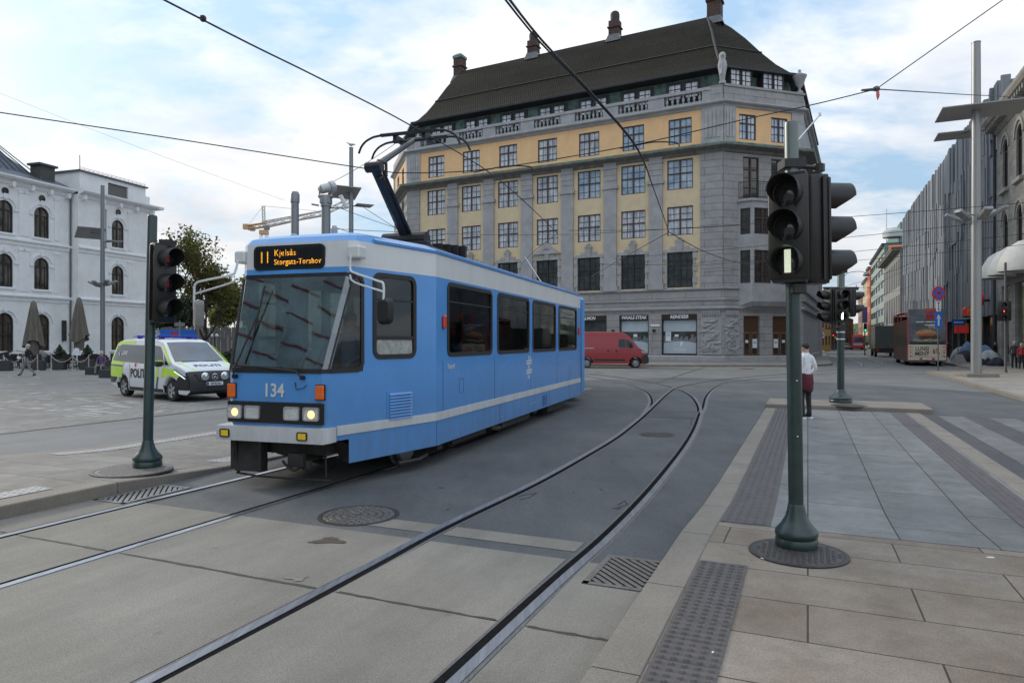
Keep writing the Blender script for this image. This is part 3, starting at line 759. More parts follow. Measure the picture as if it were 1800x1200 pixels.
for s in (1, -1):
    strip([(0, a[0][1], 1.50), (s * a[1][0], a[1][1], 1.50), (s * a[2][0], a[2][1], 1.50), (s * a[3][0], a[3][1], 1.50)], (0, -1, 0), .06)
    strip([(0, b[0][1], 2.72), (s * b[1][0], b[1][1], 2.72), (s * b[2][0], b[2][1], 2.72), (s * b[3][0], b[3][1], 2.72)], (0, -1, 0), .09)
    nn = Vector((KINK * s, -(HWM - HWF), 0))
    strip([(s * a[3][0], a[3][1], 1.50), (s * hw(.52), .52, 1.50), (s * hw(.585), .585, 1.57), (s * hw(.585), .585, 2.66), (s * hw(.54), .54, 2.72), (s * b[3][0], b[3][1], 2.72)], nn, .055)
    strip([(s * (a[3][0] - .01), a[3][1] - .02, 1.5), (s * (b[3][0] - .01), b[3][1] - .02, 2.72)], (s, -1, 0), .022)
p.build('windscreen_seal', black_r, ws)
# destination sign
sg = MB(); SY = lambda z: yf(z) - .03
plate(sg, 1.10, .325, .07, .375, .41, -.09, 2.985); sign = sg.build('destination_sign', black_g, tram, True)
fm = lambda x, z, y=.371: frame_mat((x, y, z), (1, 0, 0), (0, 0, 1))
def dot_text(txt, x, z, h, name, wd):
    text_mesh(txt, h, led, name, sign, fm(x, z), .004, 'LEFT', sx=wd, spacing=1.12)
dot_text('11', -.55, 2.985, .22, 'route_number', .75)
dot_text('Kjelsås', -.31, 3.045, .115, 'destination', .95); dot_text('Storgata-Torshov', -.31, 2.925, .105, 'destination', .86)
g_ = MB()
for k in range(13): g_.box((-.60, .3675, 2.862 + .0195 * k), (.42, .3685, 2.867 + .0195 * k))     # rows between the dots
for k in range(46): g_.box((-.60 + .0222 * k, .3672, 2.86), (-.595 + .0222 * k, .3682, 3.11))
g_.build('dot_grid', black_g, sign)
# front: number, indicators, headlamp panel, bumper
text_mesh('134', .235, white_p, 'fleet_number', tram, frame_mat((-.01, -.036, 1.245), (1, 0, 0), (0, 0, 1)), .005, sx=.9, bold=.005)
for x in (-.665, .655):
    p = MB(); p.box((x - .06, -.045, 1.15), (x + .06, .0, 1.325), bev=.012); i_ = p.build('indicator', orange_l, tram)
    q = MB(); q.box((x - .067, -.02, 1.14), (x + .067, -.0, 1.335)); q.build('housing', black_r, i_)
p = MB(); p.box((-.715, -.05, .835), (.71, .0, 1.105), bev=.01); pan = p.build('headlamp_panel', black_g, tram)
for x, lit in ((-.585, 1), (-.315, 0), (.275, 0), (.555, 1)):
    p = MB(); ringframe(p, .23, .17, .03, .018, -.075, -.045, 0, x, .97); hl = p.build('headlight', alu, tram, True)
    q = MB(); plate(q, .2, .14, .02, -.062, -.052, x, .97); q.build('lens', pm('headlamp_glass', (.62, .64, .62), .12, .35, .25, 40, bump=.3, bscale=160, coat=.5), hl)
    if lit:
        q = MB(); q.lathe([(.052, 0), (.04, -.007), (.0, -.009)], (x, -.0625, .965), 16, axis='Y'); q.build('bulb_glow', lamp_on, hl)
p = MB(); p.loft([[(-.83, .02, z0), (-.8, -.15, z0), (.78, -.15, z0), (.80, -.02, z0), (.80, .12, z0), (-.83, .12, z0)] for z0 in (.615, .63, .785, .80)], caps=True)
bump = p.build('bumper', white_p, tram)
for x in (-.66, .49):
    p = MB(); p.box((x - .06, -.165, .665), (x + .06, -.15, .745), bev=.006); fgl = p.build('marker_lamp', yel_l, tram)
    q = MB(); ringframe(q, .145, .105, .02, .012, -.168, -.15, 0, x, .705); q.build('surround', black_r, fgl)
# stripe along both sides
for s in (1, -1):
    p = MB(); lo = [[], [], [], []]
    for y in (.16, .5, KINK - .02, KINK + .05, 4, 6, 8, 10, 12.3):
        m = side_xf(y, 0, s)
        for l, (yy, z) in zip(lo, ((-.012, .685), (-.012, .803), (.0, .806), (.0, .682))): l.append(m @ Vector((0, yy, z)))
    p.loft([list(c) for c in zip(*lo)], caps=True); p.build('side_stripe', white_p, tram)
    p = MB()                                                       # blue cant rail lip above the white band
    lo = [[], [], [], []]
    for y in (.8, KINK - .02, KINK + .05, 6, 12.2):
        m = side_xf(y, 0, s)
        for l, (yy, z) in zip(lo, ((-.02, 3.19), (-.025, 3.225), (.02, 3.25), (.02, 3.18))): l.append(m @ Vector((0, yy, z)))
    p.loft([list(c) for c in zip(*lo)], caps=True); p.build('rain_gutter', blue, tram)
# louvre, markers, logo
p = MB(); p.xf = side_xf(1.29, .975, 1); p.box((-.27, -.008, -.21), (.27, .01, .21))
for k in range(9): p.loft([[(-.23, -.03, -.18 + .042 * k), (.23, -.03, -.18 + .042 * k), (.23, -.006, -.15 + .042 * k), (-.23, -.006, -.15 + .042 * k)], [(-.23, -.022, -.184 + .042 * k), (.23, -.022, -.184 + .042 * k), (.23, 0, -.155 + .042 * k), (-.23, 0, -.155 + .042 * k)]], caps=True)
p.build('louvre', blue, tram)
for y in (2.31, 12.02):
    p = MB(); p.xf = side_xf(y, 2.17, 1); p.box((-.05, -.05, -.1), (.05, 0, .1), bev=.015); p.build('marker_light', red_l, tram)
def stext(t, y, z, h, name, sx=1.0):
    m = side_xf(y, z, 1, .004); d = Vector((m[0][0], m[1][0], 0)); return text_mesh(t, h, white_p, name, tram, frame_mat((m[0][3], m[1][3], z), d, (0, 0, 1)), .003, sx=sx)
stext('Ruter#', 2.62, 1.475, .12, 'operator_lettering', .8)
p = MB(); p.xf = side_xf(6.99, 1.31, 1)
for zz_ in (-.13, -.075, .075, .13): 
    for x0, x1 in ((-.2, .2),): p.loft([[(x0, -.005, zz_ - .018), (x1, -.005, zz_ + .0), (x1, -.005, zz_ + .036), (x0, -.005, zz_ + .018)], [(x0, 0, zz_ - .018), (x1, 0, zz_), (x1, 0, zz_ + .036), (x0, 0, zz_ + .018)]], caps=True)
for x in (-.075, .045):
    for z0, z1 in ((-.25, -.155), (-.045, .05), (.165, .25)): p.loft([[(x + .12 * z0, -.004, z0), (x + .035 + .12 * z0, -.004, z0), (x + .035 + .12 * z1, -.004, z1), (x + .12 * z1, -.004, z1)], [(x + .12 * z0, 0, z0), (x + .035 + .12 * z0, 0, z0), (x + .035 + .12 * z1, 0, z1), (x + .12 * z1, 0, z1)]], caps=True)
p.build('hash_logo', white_p, tram)
# panel joints, small hatches on the skirt
p = MB()
for y, z0, z1 in ((2.06, .32, .68), (5.0, .32, .675), (8.7, .32, .675), (12.1, .85, 3.1), (7.12, .81, 1.58), (4.7, .81, 1.58), (9.5, .81, 1.58), (2.3, .81, 1.58)):
    p.xf = side_xf(y, 0, 1); p.box((-.006, -.003, z0), (.006, .002, z1))
p.xf = side_xf(3.05, 1.15, 1)
for b_ in ((-.09, -.12, .09, -.113), (-.09, .113, .09, .12), (-.09, -.12, -.083, .12), (.083, -.12, .09, .12)): p.box((b_[0], -.003, b_[1]), (b_[2], .002, b_[3]))
p.xf = side_xf(11.0, 1.05, 1)
for b_ in ((-.12, -.12, .12, -.113), (-.12, .113, .12, .12), (-.12, -.12, -.113, .12), (.113, -.12, .12, .12)): p.box((b_[0], -.003, b_[1]), (b_[2], .002, b_[3]))
p.build('panel_joints', pm('joint_blue', (.03, .09, .22), .6), tram)
p = MB()
for y, z in ((2.9, .37), (4.9, .42), (5.12, .42), (7.2, .5), (7.45, .5), (3.05, 1.11)): p.xf = side_xf(y, z, 1); p.cyl((0, -.012, 0), .014, .012, 8, axis='Y'); p.build('skirt_latch', alu, tram); p = MB()
p = MB(); p.xf = side_xf(8.3, .5, 1)
for k in range(7): p.box((-.2, -.014, -.13 + .036 * k), (.2, .0, -.108 + .036 * k))
p.build('skirt_vent', pm('vent_blue', (.05, .14, .33), .5), tram)
# interior: floor, ceiling, lining, dash, seats, poles
p = MB(); p.prism([(-.7, .12), (.7, .12), (1.2, KINK), (1.2, 12.3), (-1.2, 12.3), (-1.2, KINK)], .84, .9, 0); p.prism([(-.6, .62), (.6, .62), (1.15, KINK + .2), (1.15, 12.3), (-1.15, 12.3), (-1.15, KINK + .2)], 2.88, 2.9, 1)
for s in (1, -1):
    p.box((s * 1.2, KINK + .1, .9), (s * 1.25, 12.3, 1.62), 1)
p.box((-1.2, 12.3, .9), (-.45, 12.36, 2.88), 1); p.box((.45, 12.3, .9), (1.2, 12.36, 2.88), 1)
p.box((-.8, 1.95, .9), (-.25, 2.0, 2.0), 1); p.box((.2, 1.95, .9), (1.15, 2.0, 2.85), 1)
interior = p.build('interior', [floor_in, grey_in], tram)
p = MB(); p.loft([[(-.68, .06, .9), (.68, .06, .9), (.74, .5, .9), (-.74, .5, .9)], [(-.66, .07, 1.46), (.66, .07, 1.46), (.74, .5, 1.36), (-.74, .5, 1.36)]], caps=True)
p.box((.05, .28, 1.4), (.5, .46, 1.6), bev=.03); p.build('dashboard', pm('dash_black', (.025, .025, .028), .6), interior)
for y in (2.7, 3.5, 4.4, 5.2, 6.1, 7.4, 8.2, 9.1, 10, 10.8):
    for x in (-.95, -.5, .5, .95):
        p = MB(); p.box((x - .2, y, 1.25), (x + .2, y + .42, 1.35), bev=.03); p.loft([[(x - .2, y + .38, 1.33), (x + .2, y + .38, 1.33), (x + .2, y + .46, 1.33), (x - .2, y + .46, 1.33)], [(x - .18, y + .46, 1.95), (x + .18, y + .46, 1.95), (x + .18, y + .52, 1.95), (x - .18, y + .52, 1.95)]], caps=True)
        p.box((x - .05, y + .1, .9), (x + .05, y + .3, 1.26)); p.build('seat', seat_m, tram)
for x, y in ((-.3, 2.2), (.28, 2.4), (-.28, 4.2), (.28, 5.0), (-.28, 7.0), (.28, 8.0), (-.28, 9.8)):
    p = MB(); p.cyl((x, y, .9), .018, 1.98, 8); p.build('grab_pole', yellow_p, tram)
p = MB()
for s in (-.28, .28): p.tube([(s, 2.2, 2.6), (s, 12.2, 2.6)], .016, 6)
p.build('grab_rail', yellow_p, interior)
# wipers
for x0, x1, z1 in ((-.60, -.40, 2.25), (.42, -.25, 1.55)):
    y1 = yf(z1) - .07
    p = MB(); p.cyl((x0, -.07, 1.42), .028, .07, 8, axis='Y'); p.tube([(x0, -.07, 1.42), (x0 * .9 + x1 * .1, -.085, 1.5), (x1, y1, z1)], .012, 6)
    v = Vector((x1, y1, z1)); d = Vector((.06, yf(z1 + .3) - yf(z1), .5)).normalized() if z1 > 2 else Vector((-1, 0, .02))
    p.tube([v - d * .38 - Vector((0, .004, 0)), v + d * .36 - Vector((0, .004, 0))], .012, 5); p.build('wiper', black_r, tram)
p = MB(); p.tube([(.30, -.03, 1.36), (.34, -.06, 1.27), (.44, -.05, 1.29), (.47, -.04, 1.33)], .006, 5); p.build('washer_hose', black_r, tram)
# mirrors
p = MB(); p.box((.80, .36, 2.94), (.98, .56, 3.1), bev=.02); m1 = p.build('mirror_arm', white_p, tram)
p = MB(); p.tube(catmull([(.86, .36, 2.98), (.87, .33, 2.80), (.95, .30, 2.74), (1.28, .28, 2.63), (1.37, .28, 2.58), (1.37, .28, 2.36)], 4), .015, 6); p.tube(catmull([(.87, .33, 2.72), (.95, .30, 2.62), (1.37, .28, 2.49)], 4), .013, 6); p.build('bracket_tube', white_p, m1)
p = MB(); p.xf = Matrix.Translation((1.38, .30, 2.25)) @ Matrix.Rotation(R(-8), 4, 'Z'); p.loft([[(x * k, y, z * k) for x, z in rrect(.22, .34, .07)] for y, k in ((.05, .8), (.045, .93), (.0, 1), (-.05, .75))], caps=True); p.build('mirror', black_r, tram, True)
p = MB(); p.box((-.97, .38, 2.94), (-.80, .56, 3.1), bev=.02); m2 = p.build('mirror_arm', white_p, tram)
p = MB(); p.tube(catmull([(-.90, .38, 2.98), (-.90, .33, 2.83), (-.95, .30, 2.77), (-1.30, .22, 2.70), (-1.44, .20, 2.66), (-1.47, .20, 2.55), (-1.47, .20, 2.3)], 4), .016, 6); p.tube(catmull([(-.90, .33, 2.72), (-.96, .30, 2.66), (-1.45, .2, 2.52)], 4), .014, 6); p.build('bracket_tube', white_p, m2)
p = MB(); p.xf = Matrix.Translation((-1.42, .22, 2.24)) @ Matrix.Rotation(R(-38), 4, 'Z') @ Matrix.Rotation(R(6), 4, 'Y'); p.loft([[(x * k, y, z * k) for x, z in rrect(.22, .40, .06)] for y, k in ((.06, .8), (.055, .93), (.0, 1), (-.05, .85))], caps=True); mr = p.build('mirror', pm('mirror_grey', (.22, .22, .21), .4), tram, True)
# underframe, bogies, plough
p = MB(); p.box((-1.0, 2.2, .28), (1.0, 12.0, .84)); p.box((-.62, .2, .42), (.62, 2.2, .8))
p.box((1.12, 5.4, .16), (1.2, 7.3, .32)); p.box((1.0, 9.0, .12), (1.18, 10.6, .33)); p.box((.95, 2.3, .2), (1.2, 2.5, .42)); p.box((1.02, 3.0, .18), (1.16, 4.6, .31))
uf = p.build('underframe', dark_m, tram)
p = MB(); p.tube([(1.05, 1.3, .16), (1.18, 1.7, .16), (1.16, 2.0, .18)], .03, 6); p.build('brake_beam', dark_m, tram); p = MB(); p.tube([(1.14, 4.9, .24), (1.14, 5.3, .18), (1.14, 7.4, .2)], .05, 6); p.build('brake_beam', pm('rusty_beam', (.09, .075, .065), .7, .3, .3, 10), tram)
for yb in (3.0, 10.2):
    for dy in (-.9, .9):
        for s in (1, -1):
            p = MB(); p.lathe([(.10, .0), (.10, .05), (.30, .05), (.34, .02), (.34, -.06), (.37, -.07), (.37, -.1), (.1, -.1)], (s * .74, yb + dy, .345), 20, axis='X'); p.build('wheel', steel, tram, True)
    p = MB(); p.box((.9, yb - 1.2, .25), (1.08, yb + 1.2, .52), bev=.04); p.box((-1.08, yb - 1.2, .25), (-.9, yb + 1.2, .52), bev=.04); p.build('bogie_frame', dark_m, tram)
p = MB()                                                            # plough and coupler under the bumper
p.loft([[(-.72, .05, .61), (-.2, .1, .61), (-.2, .14, .61), (-.72, .09, .61)], [(-.62, -.02, .20), (-.22, .02, .20), (-.22, .06, .20), (-.62, .02, .20)]], caps=True)
p.box((-.28, -.01, .2), (-.22, .12, .6)); p.box((-.70, .0, .22), (-.64, .1, .6))
p.loft([[(-.64, .0, .58), (-.62, .5, .58), (-.60, .5, .58), (-.62, .0, .58)], [(-.6, .0, .18), (-.6, .5, .22), (-.58, .5, .22), (-.58, .0, .18)]], caps=True)
p.tube([(-.62, .02, .17), (-.3, .03, .14), (.3, .06, .13), (.72, .14, .12)], .014, 6)
p.tube([(.56, .25, .42), (.60, .2, .14)], .014, 6); p.tube([(.30, .9, .16), (.52, .3, .14)], .016, 6)
p.build('plough', dark_m, tram)
p = MB(); p.cyl((.30, -.02, .36), .06, .5, 10, axis='Y'); p.box((.2, -.06, .3), (.42, .05, .47), bev=.02); p.box((.36, 0, .26), (.48, .1, .38), bev=.02); p.tube(catmull([(.1, 0, .36), (.2, -.04, .3), (.3, -.03, .26), (.42, 0, .33)], 4), .018, 6)
p.tube([(-.2, .3, .42), (.2, .2, .38)], .03, 6); p.build('coupler', dark_m, tram, True)
p = MB()                                                            # flared leading edge of the skirt
for s in (1, -1):
    p = MB(); pts = [(s * hw(.36), .36, .31), (s * hw(.36), .36, .55), (s * hw(.22), .22, .62), (s * (hw(.22) - .2), .3, .62), (s * (hw(.36) - .2), .5, .31)]
    p.add(pts, [(0, 1, 2, 3, 4)]); p.build('wheel_arch_lining', dark_m, tram)
# bellows and the second section round the bend
p = MB()
for k in range(7):
    y = LEN + .02 + .085 * k; d = .04 * (k % 2)
    p.loft([[(x, y + dy, 1.85 + z) for x, z in rrect(2.36 - d * 2, 2.7 - d * 2, .2)] for dy in (0, .05)], caps=False)
p.build('bellows', black_r, tram)
p = MB(); p.at((0, LEN + .62, 0), R(25))
prof = [(-1.295, .31), (-1.295, 3.18), (-1.2, 3.26), (-.9, 3.33), (.9, 3.33), (1.2, 3.26), (1.295, 3.18), (1.295, .31)]
p.loft([[(x * k, y, z) for x, z in prof] for y, k in ((0, .9), (.15, 1), (7.6, 1), (9.6, .6))], caps=True); rear = p.build('rear_section', blue, tram, True, 28)
for s in (1, -1):
    for k in range(3):
        f = MB(); f.at((0, LEN + .62, 0), R(25)); y0 = .8 + 2.3 * k
        f.xf = f.xf @ Matrix.Translation((s * 1.297, y0 + 1, 2.215)) @ Matrix.Rotation(R(90 if s > 0 else -90), 4, 'Z'); plate(f, 2.05, 1.17, .13, -.012, .01); f.build('window', black_g, rear)
# roof gear and pantograph
p = MB(); p.box((-.45, 5.6, 3.34), (.45, 7.6, 3.5), bev=.04); p.box((-.5, 8.6, 3.34), (.5, 10.3, 3.48), bev=.04); p.box((-.4, 11, 3.33), (.4, 11.8, 3.5), bev=.05); p.build('roof_box', pm('roof_box_dark', (.05, .055, .06), .6, .2), tram)
p = MB(); p.tube([(.55, 11.2, 3.33), (-.15, 11.5, 4.3)], .013, 6); p.build('trolley_pole', alu, tram)
for x, y, h_ in ((-.52, 1.1, .09), (.05, 1.25, .2)):
    p = MB(); p.lathe([(.05, 0), (.05, h_ * .8), (.035, h_), (0, h_)], (x, y, 3.335), 10); p.build('roof_antenna', pm('antenna_grey', (.4, .4, .42), .5), tram)
p = MB(); p.cyl((-.28, 1.15, 3.335), .13, .05, 12); p.build('antenna_base', dark_m, tram)
pan = MB(); pk = pm('pantograph_black', (.028, .028, .03), .45, .4, .2, 12)
pan.box((-.55, 3.3, 3.38), (-.45, 5.3, 3.46)); pan.box((.45, 3.3, 3.38), (.55, 5.3, 3.46)); pan.box((-.55, 3.35, 3.4), (.55, 3.5, 3.6), bev=.02); pan.box((-.55, 4.9, 3.4), (.55, 5.02, 3.52))
pan.cyl((-.42, 3.62, 3.66), .14, .84, 12, axis='X'); pan.box((-.2, 3.5, 3.45), (.2, 4.4, 3.68), bev=.03); pan.tube([(0, 3.7, 3.6), (.3, 4.6, 3.55), (.4, 5.1, 3.5)], .07, 8)
for k in range(4): pan.box((.1 + .1 * k, 4.5 + .15 * k, 3.45), (.3 + .1 * k, 4.6 + .15 * k, 3.72))
base = pan.build('pantograph_base', pk, tram)
for x, y in ((-.5, 3.4), (.5, 3.4), (-.5, 5.2), (.5, 5.2)):
    p = MB(); p.lathe([(.05, 0), (.07, .01), (.04, .02), (.07, .035), (.04, .05)], (x, y, 3.335), 10); p.build('insulator', pm('insulator_brown', (.12, .05, .03), .3), base)
p = MB(); p.tube([(0, 3.70, 3.68), (0, 2.50, 4.69)], [.10, .075], 8); p.tube([(.12, 3.62, 3.72), (.10, 2.6, 4.66)], .03, 6); p.build('lower_arm', pk, tram)
p = MB(); p.cyl((-.14, 2.5, 4.69), .085, .28, 10, axis='X'); p.tube([(.05, 2.55, 4.5), (.1, 2.72, 4.6), (.08, 2.75, 4.8), (0, 2.6, 4.82)], .03, 6); p.build('knee_joint', pk, tram, True)
p = MB(); p.tube([(0, 2.50, 4.69), (0, 3.95, 5.53)], [.06, .045], 8); p.build('upper_arm', pm('pantograph_grey', (.10, .105, .11), .4, .6), tram)
p = MB(); p.tube([(-.4, 3.95, 5.53), (.4, 3.95, 5.53)], .03, 6); p.box((-.32, 3.75, 5.5), (-.25, 4.2, 5.6)); p.box((.25, 3.75, 5.5), (.32, 4.2, 5.6)); p.build('head_frame', pk, tram)
for y, dz in ((3.72, 0), (4.2, .02)):
    p = MB(); p.tube(catmull([(-1.0, y, 5.31 + dz), (-.93, y, 5.45 + dz), (-.78, y, 5.555 + dz), (-.5, y, 5.60 + dz), (.5, y, 5.60 + dz), (.78, y, 5.555 + dz), (.93, y, 5.45 + dz), (1.0, y, 5.31 + dz)], 4), .022, 6); p.box((-.55, y - .03, 5.575 + dz), (.55, y + .03, 5.622 + dz)); p.build('collector_strip', pk, tram)
# ------------------------------------------------------------------ corner building (yellow plaster and grey stone)
def stone_mat(name, col, bw=1.1, bh=.62, mort=.012, dark=.45, var=.1):
    """coursed ashlar in the facade's own x-z plane"""
    if name in MATS: return MATS[name]
    m = bpy.data.materials.new(name); m.use_nodes = True; nt = m.node_tree; N = nt.nodes; L = nt.links
    b = N['Principled BSDF']; b.inputs['Roughness'].default_value = .85; b.inputs['Specular IOR Level'].default_value = .3
    tc = N.new('ShaderNodeTexCoord'); sp = N.new('ShaderNodeSeparateXYZ'); L.new(tc.outputs['Object'], sp.inputs[0])
    ad = N.new('ShaderNodeMath'); ad.operation = 'ADD'; L.new(sp.outputs[0], ad.inputs[0]); L.new(sp.outputs[1], ad.inputs[1])
    cb = N.new('ShaderNodeCombineXYZ'); L.new(ad.outputs[0], cb.inputs[0]); L.new(sp.outputs[2], cb.inputs[1])
    br = N.new('ShaderNodeTexBrick'); br.inputs['Scale'].default_value = 1; br.inputs['Brick Width'].default_value = bw; br.inputs['Row Height'].default_value = bh
    br.inputs['Mortar Size'].default_value = mort; br.inputs['Bias'].default_value = 0; br.inputs['Mortar Smooth'].default_value = .1
    br.inputs['Color1'].default_value = tuple(c * (1 - var) for c in col) + (1,); br.inputs['Color2'].default_value = tuple(c * (1 + var) for c in col) + (1,)
    br.inputs['Mortar'].default_value = tuple(c * dark for c in col) + (1,)
    L.new(cb.outputs[0], br.inputs['Vector'])
    no = N.new('ShaderNodeTexNoise'); no.inputs['Scale'].default_value = 1.1; no.inputs['Detail'].default_value = 8; no.inputs['Roughness'].default_value = .7
    L.new(tc.outputs['Object'], no.inputs['Vector'])
    cr = N.new('ShaderNodeValToRGB'); cr.color_ramp.elements[0].position = .3; cr.color_ramp.elements[1].position = .7
    cr.color_ramp.elements[0].color = (.78, .78, .78, 1); cr.color_ramp.elements[1].color = (1.1, 1.1, 1.1, 1); L.new(no.outputs['Fac'], cr.inputs[0])
    mu = N.new('ShaderNodeMixRGB'); mu.blend_type = 'MULTIPLY'; mu.inputs[0].default_value = 1; L.new(br.outputs['Color'], mu.inputs[1]); L.new(cr.outputs[0], mu.inputs[2])
    L.new(mu.outputs[0], b.inputs['Base Color'])
    bp = N.new('ShaderNodeBump'); bp.inputs['Strength'].default_value = .5; bp.inputs['Distance'].default_value = .03; bp.invert = True
    L.new(br.outputs['Fac'], bp.inputs['Height']); L.new(bp.outputs[0], b.inputs['Normal'])
    MATS[name] = m; return m
def tile_mat(name, c1, c2, sx, sz):
    """pantiles: rows and rolls in the roof's object space"""
    if name in MATS: return MATS[name]
    m = bpy.data.materials.new(name); m.use_nodes = True; nt = m.node_tree; N = nt.nodes; L = nt.links
    b = N['Principled BSDF']; b.inputs['Roughness'].default_value = .9; b.inputs['Specular IOR Level'].default_value = .2
    tc = N.new('ShaderNodeTexCoord'); sp = N.new('ShaderNodeSeparateXYZ'); L.new(tc.outputs['Object'], sp.inputs[0])
    def mth(op, a, v):
        n = N.new('ShaderNodeMath'); n.operation = op; L.new(a, n.inputs[0])
        if isinstance(v, (int, float)): n.inputs[1].default_value = v
        else: L.new(v, n.inputs[1])
        return n.outputs[0]
    wx = mth('ABSOLUTE', mth('SINE', mth('MULTIPLY', mth('ADD', sp.outputs[0], mth('MULTIPLY', sp.outputs[1], .6)), math.pi / sx), 0), 0)
    wz = mth('FRACT', mth('MULTIPLY', sp.outputs[2], 1 / sz), 0)
    h = mth('ADD', mth('MULTIPLY', wx, .6), mth('MULTIPLY', wz, .5))
    no = N.new('ShaderNodeTexNoise'); no.inputs['Scale'].default_value = 3; no.inputs['Detail'].default_value = 10; no.inputs['Roughness'].default_value = .8; L.new(tc.outputs['Object'], no.inputs['Vector'])
    n2 = N.new('ShaderNodeTexNoise'); n2.inputs['Scale'].default_value = .25; n2.inputs['Detail'].default_value = 4; L.new(tc.outputs['Object'], n2.inputs['Vector'])
    f = mth('ADD', mth('MULTIPLY', no.outputs[0], .55), mth('ADD', mth('MULTIPLY', h, .28), mth('MULTIPLY', n2.outputs[0], .25)))
    cr = N.new('ShaderNodeValToRGB'); cr.color_ramp.elements[0].position = .38; cr.color_ramp.elements[1].position = .85
    cr.color_ramp.elements[0].color = tuple(c1) + (1,); cr.color_ramp.elements[1].color = tuple(c2) + (1,); L.new(f, cr.inputs[0]); L.new(cr.outputs[0], b.inputs['Base Color'])
    bp = N.new('ShaderNodeBump'); bp.inputs['Strength'].default_value = .9; bp.inputs['Distance'].default_value = .08; L.new(h, bp.inputs['Height']); L.new(bp.outputs[0], b.inputs['Normal'])
    MATS[name] = m; return m
stone = stone_mat('grey_granite', (.345, .340, .340), 3.1, .64, .022, .5, .05)
stone_s = pm('smooth_granite', (.345, .345, .36), .8, 0, .14, 1.2, bump=.15, bscale=20)
stone_dk = pm('weathered_stone', (.17, .168, .155), .85, 0, .3, 2.5, bump=.2, bscale=12)
stone_l = pm('light_stone', (.36, .36, .365), .8, 0, .18, 1.5, bump=.15, bscale=18)
yel = pm('yellow_plaster', (.64, .52, .345), .9, 0, .08, 1.1, bump=.12, bscale=14)
org = pm('orange_plaster', (.78, .50, .265), .9, 0, .07, 1.1, bump=.12, bscale=14)
copper = pm('verdigris', (.075, .115, .10), .7, .1, .5, 1.4, col2=(.13, .22, .185))
copper_e = pm('copper_edge', (.16, .25, .21), .7, .1, .4, 1.5)
dark_metal = pm('dark_sheet_metal', (.035, .037, .04), .55, .3, .25, 2)
roof_t = tile_mat('dark_pantiles', (.012, .011, .008), (.050, .045, .034), .24, .22)
frame_b = pm('brown_window_frame', (.07, .045, .042), .6, 0, .15, 6)
frame_d = pm('dark_window_frame', (.022, .019, .02), .6, 0, .15, 6)
def pane_mat(name, c1, c2, rough=.05, spec=.5, scale=1.2, curtains=False):
    """window glass, with what hangs behind or reflects in it painted as colour: tone differs from window to window"""
    if name in MATS: return MATS[name]
    m = bpy.data.materials.new(name); m.use_nodes = True; nt = m.node_tree; N = nt.nodes; L = nt.links
    b = N['Principled BSDF']; b.inputs['Roughness'].default_value = rough; b.inputs['Specular IOR Level'].default_value = spec
    b.inputs['Coat Weight'].default_value = 1; b.inputs['Coat Roughness'].default_value = .01
    tc = N.new('ShaderNodeTexCoord'); oi = N.new('ShaderNodeObjectInfo'); no = N.new('ShaderNodeTexNoise'); no.noise_dimensions = '4D'
    mp = N.new('ShaderNodeMapping'); mp.inputs['Scale'].default_value = (2.6, 1, .45) if curtains else (1, 1, 1); L.new(tc.outputs['Object'], mp.inputs[0])
    no.inputs['Scale'].default_value = scale; no.inputs['Detail'].default_value = 4; L.new(mp.outputs[0], no.inputs['Vector'])
    mr = N.new('ShaderNodeMath'); mr.operation = 'MULTIPLY'; mr.inputs[1].default_value = 40; L.new(oi.outputs['Random'], mr.inputs[0]); L.new(mr.outputs[0], no.inputs['W'])
    cr = N.new('ShaderNodeValToRGB'); cr.color_ramp.elements[0].position = .3; cr.color_ramp.elements[1].position = .68
    cr.color_ramp.elements[0].color = tuple(c1) + (1,); cr.color_ramp.elements[1].color = tuple(c2) + (1,); L.new(no.outputs[0], cr.inputs[0]); L.new(cr.outputs[0], b.inputs['Base Color'])
    nb = N.new('ShaderNodeTexNoise'); nb.inputs['Scale'].default_value = 1.7; L.new(tc.outputs['Object'], nb.inputs['Vector'])
    bp = N.new('ShaderNodeBump'); bp.inputs['Strength'].default_value = .05; bp.inputs['Distance'].default_value = .1; L.new(nb.outputs[0], bp.inputs['Height']); L.new(bp.outputs[0], b.inputs['Coat Normal'])
    MATS[name] = m; return m
p_curt = pane_mat('curtained_pane', (.22, .26, .32), (.74, .76, .79), .3, .5, 1.6, True)
p_blue = pane_mat('sky_pane', (.17, .27, .42), (.56, .64, .72), .15, .6, .9)  # blue sky reflection painted into the pane colour
p_dark = pane_mat('dark_pane', (.012, .013, .014), (.06, .06, .058), .08, .5, 1.5)

MBO = Vector((-11.65, 76.2, 0)); MBA = R(-28.1)
mbld = thing('corner_building', 'large yellow and grey stone building with dark tiled roof across the square', 'building', MBO, MBA)
FL = 34.3; CH = 8.4
def mbase(ax, ay, ang): return Matrix.Translation((ax, ay, 0)) @ Matrix.Rotation(ang, 4, 'Z')
F0 = mbase(0, 0, 0); FC = mbase(FL, 0, R(45)); FLc = mbase(-8.5, 8.5, R(-45)); E1 = (FL + CH * math.cos(R(45)), CH * math.sin(R(45)))
FS = mbase(E1[0], E1[1], R(91))
